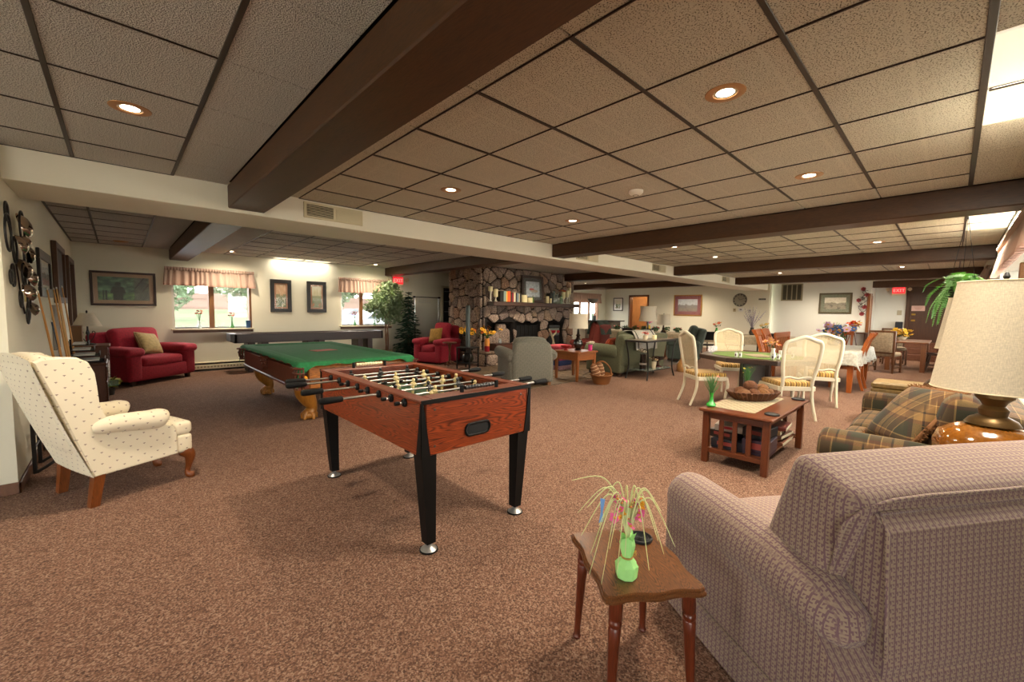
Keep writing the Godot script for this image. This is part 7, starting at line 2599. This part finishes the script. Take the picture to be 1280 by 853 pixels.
func covered(label: String, at: Vector3, hx: float, hz: float):
	var t := thing("folding_table", label.replace("tan cloth over", "folding table under tan cloth,"), "table", at)
	obj("top", b2(-hx, hx, .71, .74, -hz, hz, .006), mt("table_grey", "8a8478", .6), t)
	for s in [-1.0, 1.0]:
		for x in [-hx * .8, hx * .8]:
			obj("leg", tub([V(x, .71, s * hz * .8), V(x, 0, s * hz * .8)], .014, 6), mt("iron_black", "1d1a18", .5, .4), t)
	var g := G.new()
	g.grid(func(u: float, v: float) -> Vector3:
		var x := lerpf(-hx - .3, hx + .3, u)
		var z := lerpf(-hz - .3, hz + .3, v)
		var ox := maxf(absf(x) - hx - .005, 0)
		var oz := maxf(absf(z) - hz - .005, 0)
		var y := .745 - maxf(ox, oz) * .95 - minf(ox, oz) * .4
		return V(clampf(x, -hx - .008, hx + .008) + signf(x) * ox * (.1 + .1 * sin(z * 12)), y, clampf(z, -hz - .008, hz + .008) + signf(z) * oz * (.1 + .1 * sin(x * 12))), 30, 60)
	var c := obj("tablecloth", g, mt("cloth_tan", "b0a084", .95, 0, {"tex": T.blot, "sc": V(3, 3, 3)}), self, at)
	tag(c, label, "tablecloth")
func far_wall():
	covered("tan cloth over the long table below the red framed picture", V(14.0, 0, -8.0), .38, 1.9)
	covered("tan cloth over the long table below the round clock", V(14.6, 0, -4.55), .38, 1.3)
	var f0 := folding_chair("black folding chair nearest the grey green armchair", V(13.35, 0, -7.05), face(1, .3))
	folding_chair("black folding chair left of the far cane back chair", V(13.2, 0, -5.1), face(1, -.2), f0)
	folding_chair("black folding chair behind the far cane back chair", V(13.85, 0, -4.6), face(1, .2), f0)
	folding_chair("black folding chair close to the orange carved chairs", V(13.9, 0, -3.75), face(1, -.3), f0)
	folding_chair("black folding chair, half hidden beyond the shaded lamps", V(13.3, 0, -7.85), face(1, .1), f0)
	# garland of small plants along the first table
	var cols := ["d87a8c", "e8e0d8", "d84a6a"]
	for k in 7:
		var p := thing("flower_pot", ["garland clump with pink flowers at the left of the long table", "second garland clump on the long table", "third garland clump on the long table", "garland clump right of the yellow vase on the long table", "fifth garland clump on the long table", "sixth garland clump on the long table", "last garland clump at the right of the long table"][k], "flowers", V(14.0, .75, -8.9 + k * .4), 0, "garland on the long table")
		obj("saucer", cyl(.07, 0, .02, 14), mt("saucer_green", "4a5a3c", .6), p)
		obj("foliage", leaves(46, V(0, .09, 0), V(.1, .08, .17), .06, 500 + k, .05), mt("leaf_dark", "35502a", .8), p)
		if k % 2 == 0:
			for e in 3:
				flower(p, V(.0, .13, -.1 + .1 * e), .05, mt("pt_" + cols[e], cols[e], .8), mt("heart_yellow", "d8a024", .8), 6, V(.6, e, .3))
	var yv := thing("flower_vase", "yellow vase with a pink bloom among the garland", "vase", V(13.85, .75, -7.5))
	obj("vase", lat([0, 0, .06, 0, .08, .1, .06, .2, .07, .22, .05, .22], 14), mt("yellow_glass", "d8b83c", .2), yv)
	bunch(yv, V(0, .3, 0), 8, .1, ["c8589a", "d87aa8"], .07, 64)
	for q in [[14.4, -5.35, "3f8a3c", "green vase with mixed flowers on the table below the clock", ["c8a03c", "c85a4a"]], [14.5, -4.0, "4f8a44", "small green vase right of the grey twigs", ["b08a5c", "8a7a44"]]]:
		var v := thing("flower_vase", q[3], "vase", V(q[0], .75, q[1]))
		obj("vase", lat([0, 0, .05, 0, .06, .08, .03, .16, .04, .2, .03, .2], 14), mt("vase_" + q[2], q[2], .15), v)
		bunch(v, V(0, .28, 0), 8, .13, q[4], .05, 65)
	var tw := thing("flower_vase", "dark vase of tall grey twigs on the table below the clock", "vase", V(14.6, .75, -4.35))
	obj("vase", lat([0, 0, .06, 0, .09, .08, .05, .2, .06, .24, .045, .24], 14), mt("vase_dark", "2e2a24", .4), tw)
	var g := G.new()
	var r := RandomNumberGenerator.new()
	r.seed = 72
	for k in 26:
		var d := V(r.randfn() * .12, r.randf_range(.35, .75), r.randfn() * .16)
		g.tube([V(0, .2, 0), V(0, .2, 0) + d * .5 + V(0, .05, 0), V(0, .2, 0) + d], [.005, .004, .002], 4)
		for e in 5:
			g.ell(V(0, .2, 0) + d * (.5 + .1 * e), V(.012, .016, .012), 5)
	obj("twigs", g, mt("twig_grey", "7d7480", .9), tw)
	# --- pictures and fittings on the clock wall (faces -X)
	picture("red matted landscape in a gold frame on the far wall", V(17.835, 1.755, -7.87), 1.22, .9, -PI / 2, mt("gold_frame", "a8762c", .4, .4), .045, "6d1420", scenic(71, "9aa0a8", "5a5450", "7a6a58", "4a3a34"), .16)
	picture("small dark framed print left of the far doorway", V(17.835, 1.8, -11.3), .54, .64, -PI / 2, wood("dark_frame", "3c2216", 1, .45, false), .04, "d8d0bc", scenic(74, "c8c09a", "7a8a5c", "8a7a50", "50603c"), .14)
	var ck := thing("wall_clock", "round grey clock on the far wall", "clock", V(17.835, 1.965, -5.8), -PI / 2)
	g = G.new()
	g.t = Transform3D(Basis(Vector3.RIGHT, PI / 2))
	g.lathe(v2([0, 0, .25, 0, .26, .015, .245, .035, .2, .03, .19, .02]), 36)
	obj("rim", g, mt("clock_rim", "5c584c", .5, .3), ck)
	g = G.new()
	g.t = Transform3D(Basis(Vector3.RIGHT, PI / 2))
	g.lathe(v2([0, .02, .195, .02]), 32)
	obj("dial", g, mt("clock_dial", "8f8a78", .7), ck)
	for k in 12:
		g = G.new()
		g.t = Transform3D(Basis(V(0, 0, 1), -TAU * k / 12))
		g.box(V(0, .215, .034), V(.012, .04, .004))
		obj("hour_mark", g, mt("clock_mark", "dcd6c0", .6), ck)
	for a in [[.11, .6], [.16, -1.2]]:
		g = G.new()
		g.t = Transform3D(Basis(V(0, 0, 1), a[1]))
		g.box(V(0, a[0] * .5, .026), V(.012, a[0], .003))
		obj("hand", g, mt("clock_hand", "1c1a16", .5), ck)
	for a in [[1.57, -5.98, .1, .13, "a89a70", "tan thermostat below the round clock"], [1.58, -5.75, .17, .13, "d0d0cc", "white keypad below the round clock"], [1.54, -5.42, .12, .13, "b8b0a0", "beige switch plate right of the keypad"]]:
		var s := thing("wall_switch", a[5], "switch", V(17.835, a[0], a[1]), -PI / 2)
		obj("plate", bx(V(0, 0, .012), V(a[2], a[3], .024), .004), mt("plate_" + a[4], a[4], .5), s)
		obj("button", bx(V(0, .01, .026), V(a[2] * .4, a[3] * .3, .006), .001), mt("button_dark", "55524c", .5), s)
	var sg := thing("wall_sign", "narrow dark sign right of the clock", "sign", V(17.835, 1.985, -5.02), -PI / 2)
	obj("plate", bx(V(0, 0, .008), V(.24, .06, .016), .002), mt("sign_brown", "2c2420", .6), sg)
	var ln := G.new()
	for k in 5:
		ln.box(V(-.08 + k * .04, 0, .0165), V(.02, .018, .001))
	obj("lettering", ln, mt("sign_text", "a09a88", .7), sg)
	# doorway trim and door leaf
	var dw := snode("door_2")
	var ow := wood("door_oak", "8a5428", 1, .45, false)
	obj("jamb", b2(17.82, 18.06, 0, 2.24, -10.72, -10.64, .004), ow, dw)
	obj("jamb", b2(17.82, 18.06, 0, 2.24, -9.76, -9.68, .004), ow, dw)
	obj("header", b2(17.82, 18.06, 2.16, 2.24, -10.72, -9.68, .004), wood("door_oak", "8a5428", 2, .45, false), dw)
	var leaf := obj("leaf", b2(18.06, 18.95, .02, 2.14, -9.74, -9.70, .004), ow, dw)
	obj("knob", lat([0, 0, .03, .01, .03, .03, 0, .04], 12, V(18.85, 1.0, -9.76)), mt("brass", "a8843c", .3, .8), leaf)
	var dk := thing("reception_desk", "dark topped low counter beside the far doorway", "counter", V(15.9, 0, -10.75))
	obj("body", b2(-.35, .35, 0, 1.0, -.8, .6, .01), mt("desk_grey", "5f574c", .7), dk)
	obj("top", b2(-.45, .45, 1.0, 1.05, -.95, .75, .01), mt("desk_dark", "24211e", .4), dk)
	obj("kick", b2(-.33, -.3, 0, .1, -.78, .58), mt("desk_dark", "24211e", .4), dk)
	var pc := thing("pencil_cup", "dark cup of pens on the low counter", "cup", V(15.75, 1.05, -11.2))
	obj("cup", lat([0, 0, .07, 0, .07, .2, .06, .2, .06, .02, 0, .02], 14), mt("cup_slate", "3a4448", .5), pc)
	for k in 5:
		obj("pen", tub([V(.02 * cos(k * 1.3), .03, .02 * sin(k * 1.3)), V(.05 * cos(k * 1.3), .32, .05 * sin(k * 1.3))], .008, 5), mt("pen%d" % (k % 2), ["b03028", "20242c"][k % 2], .5), pc)
	# --- dining end wall (faces -X at 18.14)
	var vn := thing("return_grille", "tall slatted return air grille high on the dining wall", "vent", V(18.14, 2.24, -4.14), -PI / 2)
	obj("frame", bx(V(0, 0, .008), V(.68, .62, .016), .004), mt("grille_tan", "8a8268", .6), vn)
	for k in 4:
		obj("slot", bx(V(-.23 + k * .153, 0, .0165), V(.115, .54, .002)), mt("grille_dark", "3f3a2e", .8), vn)
		obj("blade", bx(V(-.153 + k * .153, 0, .02), V(.022, .58, .012), .003), mt("grille_tan", "8a8268", .6), vn)
	picture("grey green matted old photograph in an olive frame on the dining wall", V(18.135, 1.83, -2.84), .92, .72, -PI / 2, wood("olive_frame", "5a5030", 1, .5, false), .06, "5f6650", scenic(81, "b8b098", "6a6450", "8a8068", "46402e"), .14)
	var mf := thing("wall_flowers", "metal vine with dark red flowers on the dining wall", "sculpture", V(18.135, 1.45, -2.1), -PI / 2)
	g = G.new()
	g.tube(curve([V(-.05, 0, .03), V(.1, .2, .04), V(-.1, .42, .03), V(.1, .62, .04), V(0, .85, .03)], 6), .01, 6)
	g.tube(curve([V(.1, .0, .03), V(-.1, .25, .03), V(.12, .5, .04), V(-.02, .75, .03), V(.12, .8, .03)], 6), .008, 6)
	obj("vine", g, mt("vine_metal", "5a5450", .5, .5), mf)
	for q in [[0, .02], [.06, .25], [-.1, .48], [.1, .66], [.0, .85]]:
		flower(mf, V(q[0], q[1], .05), .075, mt("petal_dark_red", "7a1420", .6), mt("heart_brown", "4a2a14", .9), 7, V(PI / 2, 0, 0))
	obj("leaves", leaves(30, V(0, .42, .05), V(.16, .42, .02), .05, 85, .2), mt("vine_metal", "5a5450", .5, .5), mf)
	var sh := thing("wall_shelf", "small dark shelf with drawer under the metal vine", "shelf", V(17.9, 0, -2.2), -PI / 2)
	obj("top", b2(-.3, .3, .82, .86, -.22, .22, .006), wood("shelf_dark", "4a2e1c", 0, .45, false), sh)
	for x in [-.26, .26]:
		obj("leg", b2(x - .025, x + .025, 0, .82, -.18, -.13), wood("shelf_dark", "4a2e1c", 1, .45, false), sh)
		obj("leg", b2(x - .025, x + .025, 0, .82, .13, .18), wood("shelf_dark", "4a2e1c", 1, .45, false), sh)
	var sf := thing("flower_pot", "pot of red and yellow flowers on the small dark shelf", "flowers", V(17.85, .86, -2.25))
	obj("pot", lat([0, 0, .07, 0, .1, .12, .08, .12], 14), mt("pot_tan", "9a8a6a", .8), sf)
	bunch(sf, V(0, .2, 0), 18, .2, ["c8301c", "d8a01c", "c84a1c"], .08, 66)
	# --- entry: steps, brown door, sign
	var stp := snode("floor_entry_steps")
	for k in 3:
		obj("step", b2(18.45 + k * .25, 19.2, k * .19, (k + 1) * .19, -1.9, .42, .01), mt("carpet_step", "c8a898", 1.0, 0, {"tex": T.carpet, "sc": V(2.6, 2.6, 2.6)}), stp)
	var d3 := snode("door_3")
	var bd := wood("entry_door", "4f2e18", 1, .4, false)
	var lf3 := obj("leaf", b2(19.15, 19.2, .57, 2.56, -1.0, .2, .004), bd, d3)
	obj("jamb", b2(19.14, 19.21, .57, 2.56, -1.1, -1.0, .004), wood("entry_door", "4f2e18", 1, .4, false), d3)
	for y in [1.48, 1.28]:
		obj("lock", bx(V(19.13, y, -.9), V(.04, .06, .1), .01), mt("brass", "a8843c", .3, .8), lf3)
	var dn := thing("door_notice", "small pink notice on the brown entry door", "sign", V(19.145, 1.68, -.8), -PI / 2)
	obj("sheet", bx(V(0, 0, .004), V(.32, .17, .004)), mt("notice_pink", "c8a49a", .8), dn)
	ln = G.new()
	for k in 3:
		ln.box(V(0, .045 - k * .04, .0065), V(.22 - .05 * k, .008, .001))
	obj("lettering", ln, mt("notice_text", "7a4a48", .8), dn)
	exit_sign(V(19.1, 2.24, -1.3), -PI / 2, "lit red exit sign over the brown entry door")
	var sw := thing("wall_switch", "tan switch plate left of the brown entry door", "switch", V(19.195, 1.53, -1.25), -PI / 2)
	obj("plate", bx(V(0, 0, .008), V(.12, .16, .016), .004), mt("plate_tan", "a8a088", .5), sw)
	obj("lever", bx(V(0, 0, .018), V(.02, .04, .012), .002), mt("plate_tan", "a8a088", .5), sw)
	var pk := thing("floor_speaker", "slim black upright speaker beside the entry door", "speaker", V(18.95, .571, -1.22), -PI / 2)
	obj("cabinet", b2(-.09, .09, 0, .66, -.08, .08, .01), mt("speaker_black", "14161a", .5), pk)
	obj("grille", b2(-.075, .075, .04, .62, .08, .088, .003), mt("speaker_cloth", "22262c", .9), pk)
	var d4 := snode("door_4")
	obj("casing", b2(18.2, 18.26, 0, 2.15, -1.9, -1.875, .004), ow, d4)
	obj("leaf", b2(18.26, 18.45, .0, 2.08, -1.9, -1.88), ow, d4)
	obj("casing", b2(18.12, 18.14, 0, 2.15, -1.99, -1.9, .002), ow, d4)
	# turned leg table far right
	var tt := thing("console", "turned leg table near the entry, behind the lampshades", "table", V(16.9, 0, .02))
	obj("top", b2(-.5, .5, .5, .54, -.3, .3, .01), wood("turned_oak", "7a4426", 0, .4, false), tt)
	for x in [-.42, .42]:
		for z in [-.24, .24]:
			g = G.new()
			g.lathe(v2([0, 0, .03, 0, .04, .04, .02, .08, .045, .14, .05, .2, .03, .28, .045, .34, .03, .4, .045, .5, 0, .5]), 12, V(x, 0, z))
			obj("leg", g, wood("turned_oak", "7a4426", 1, .4, false), tt)
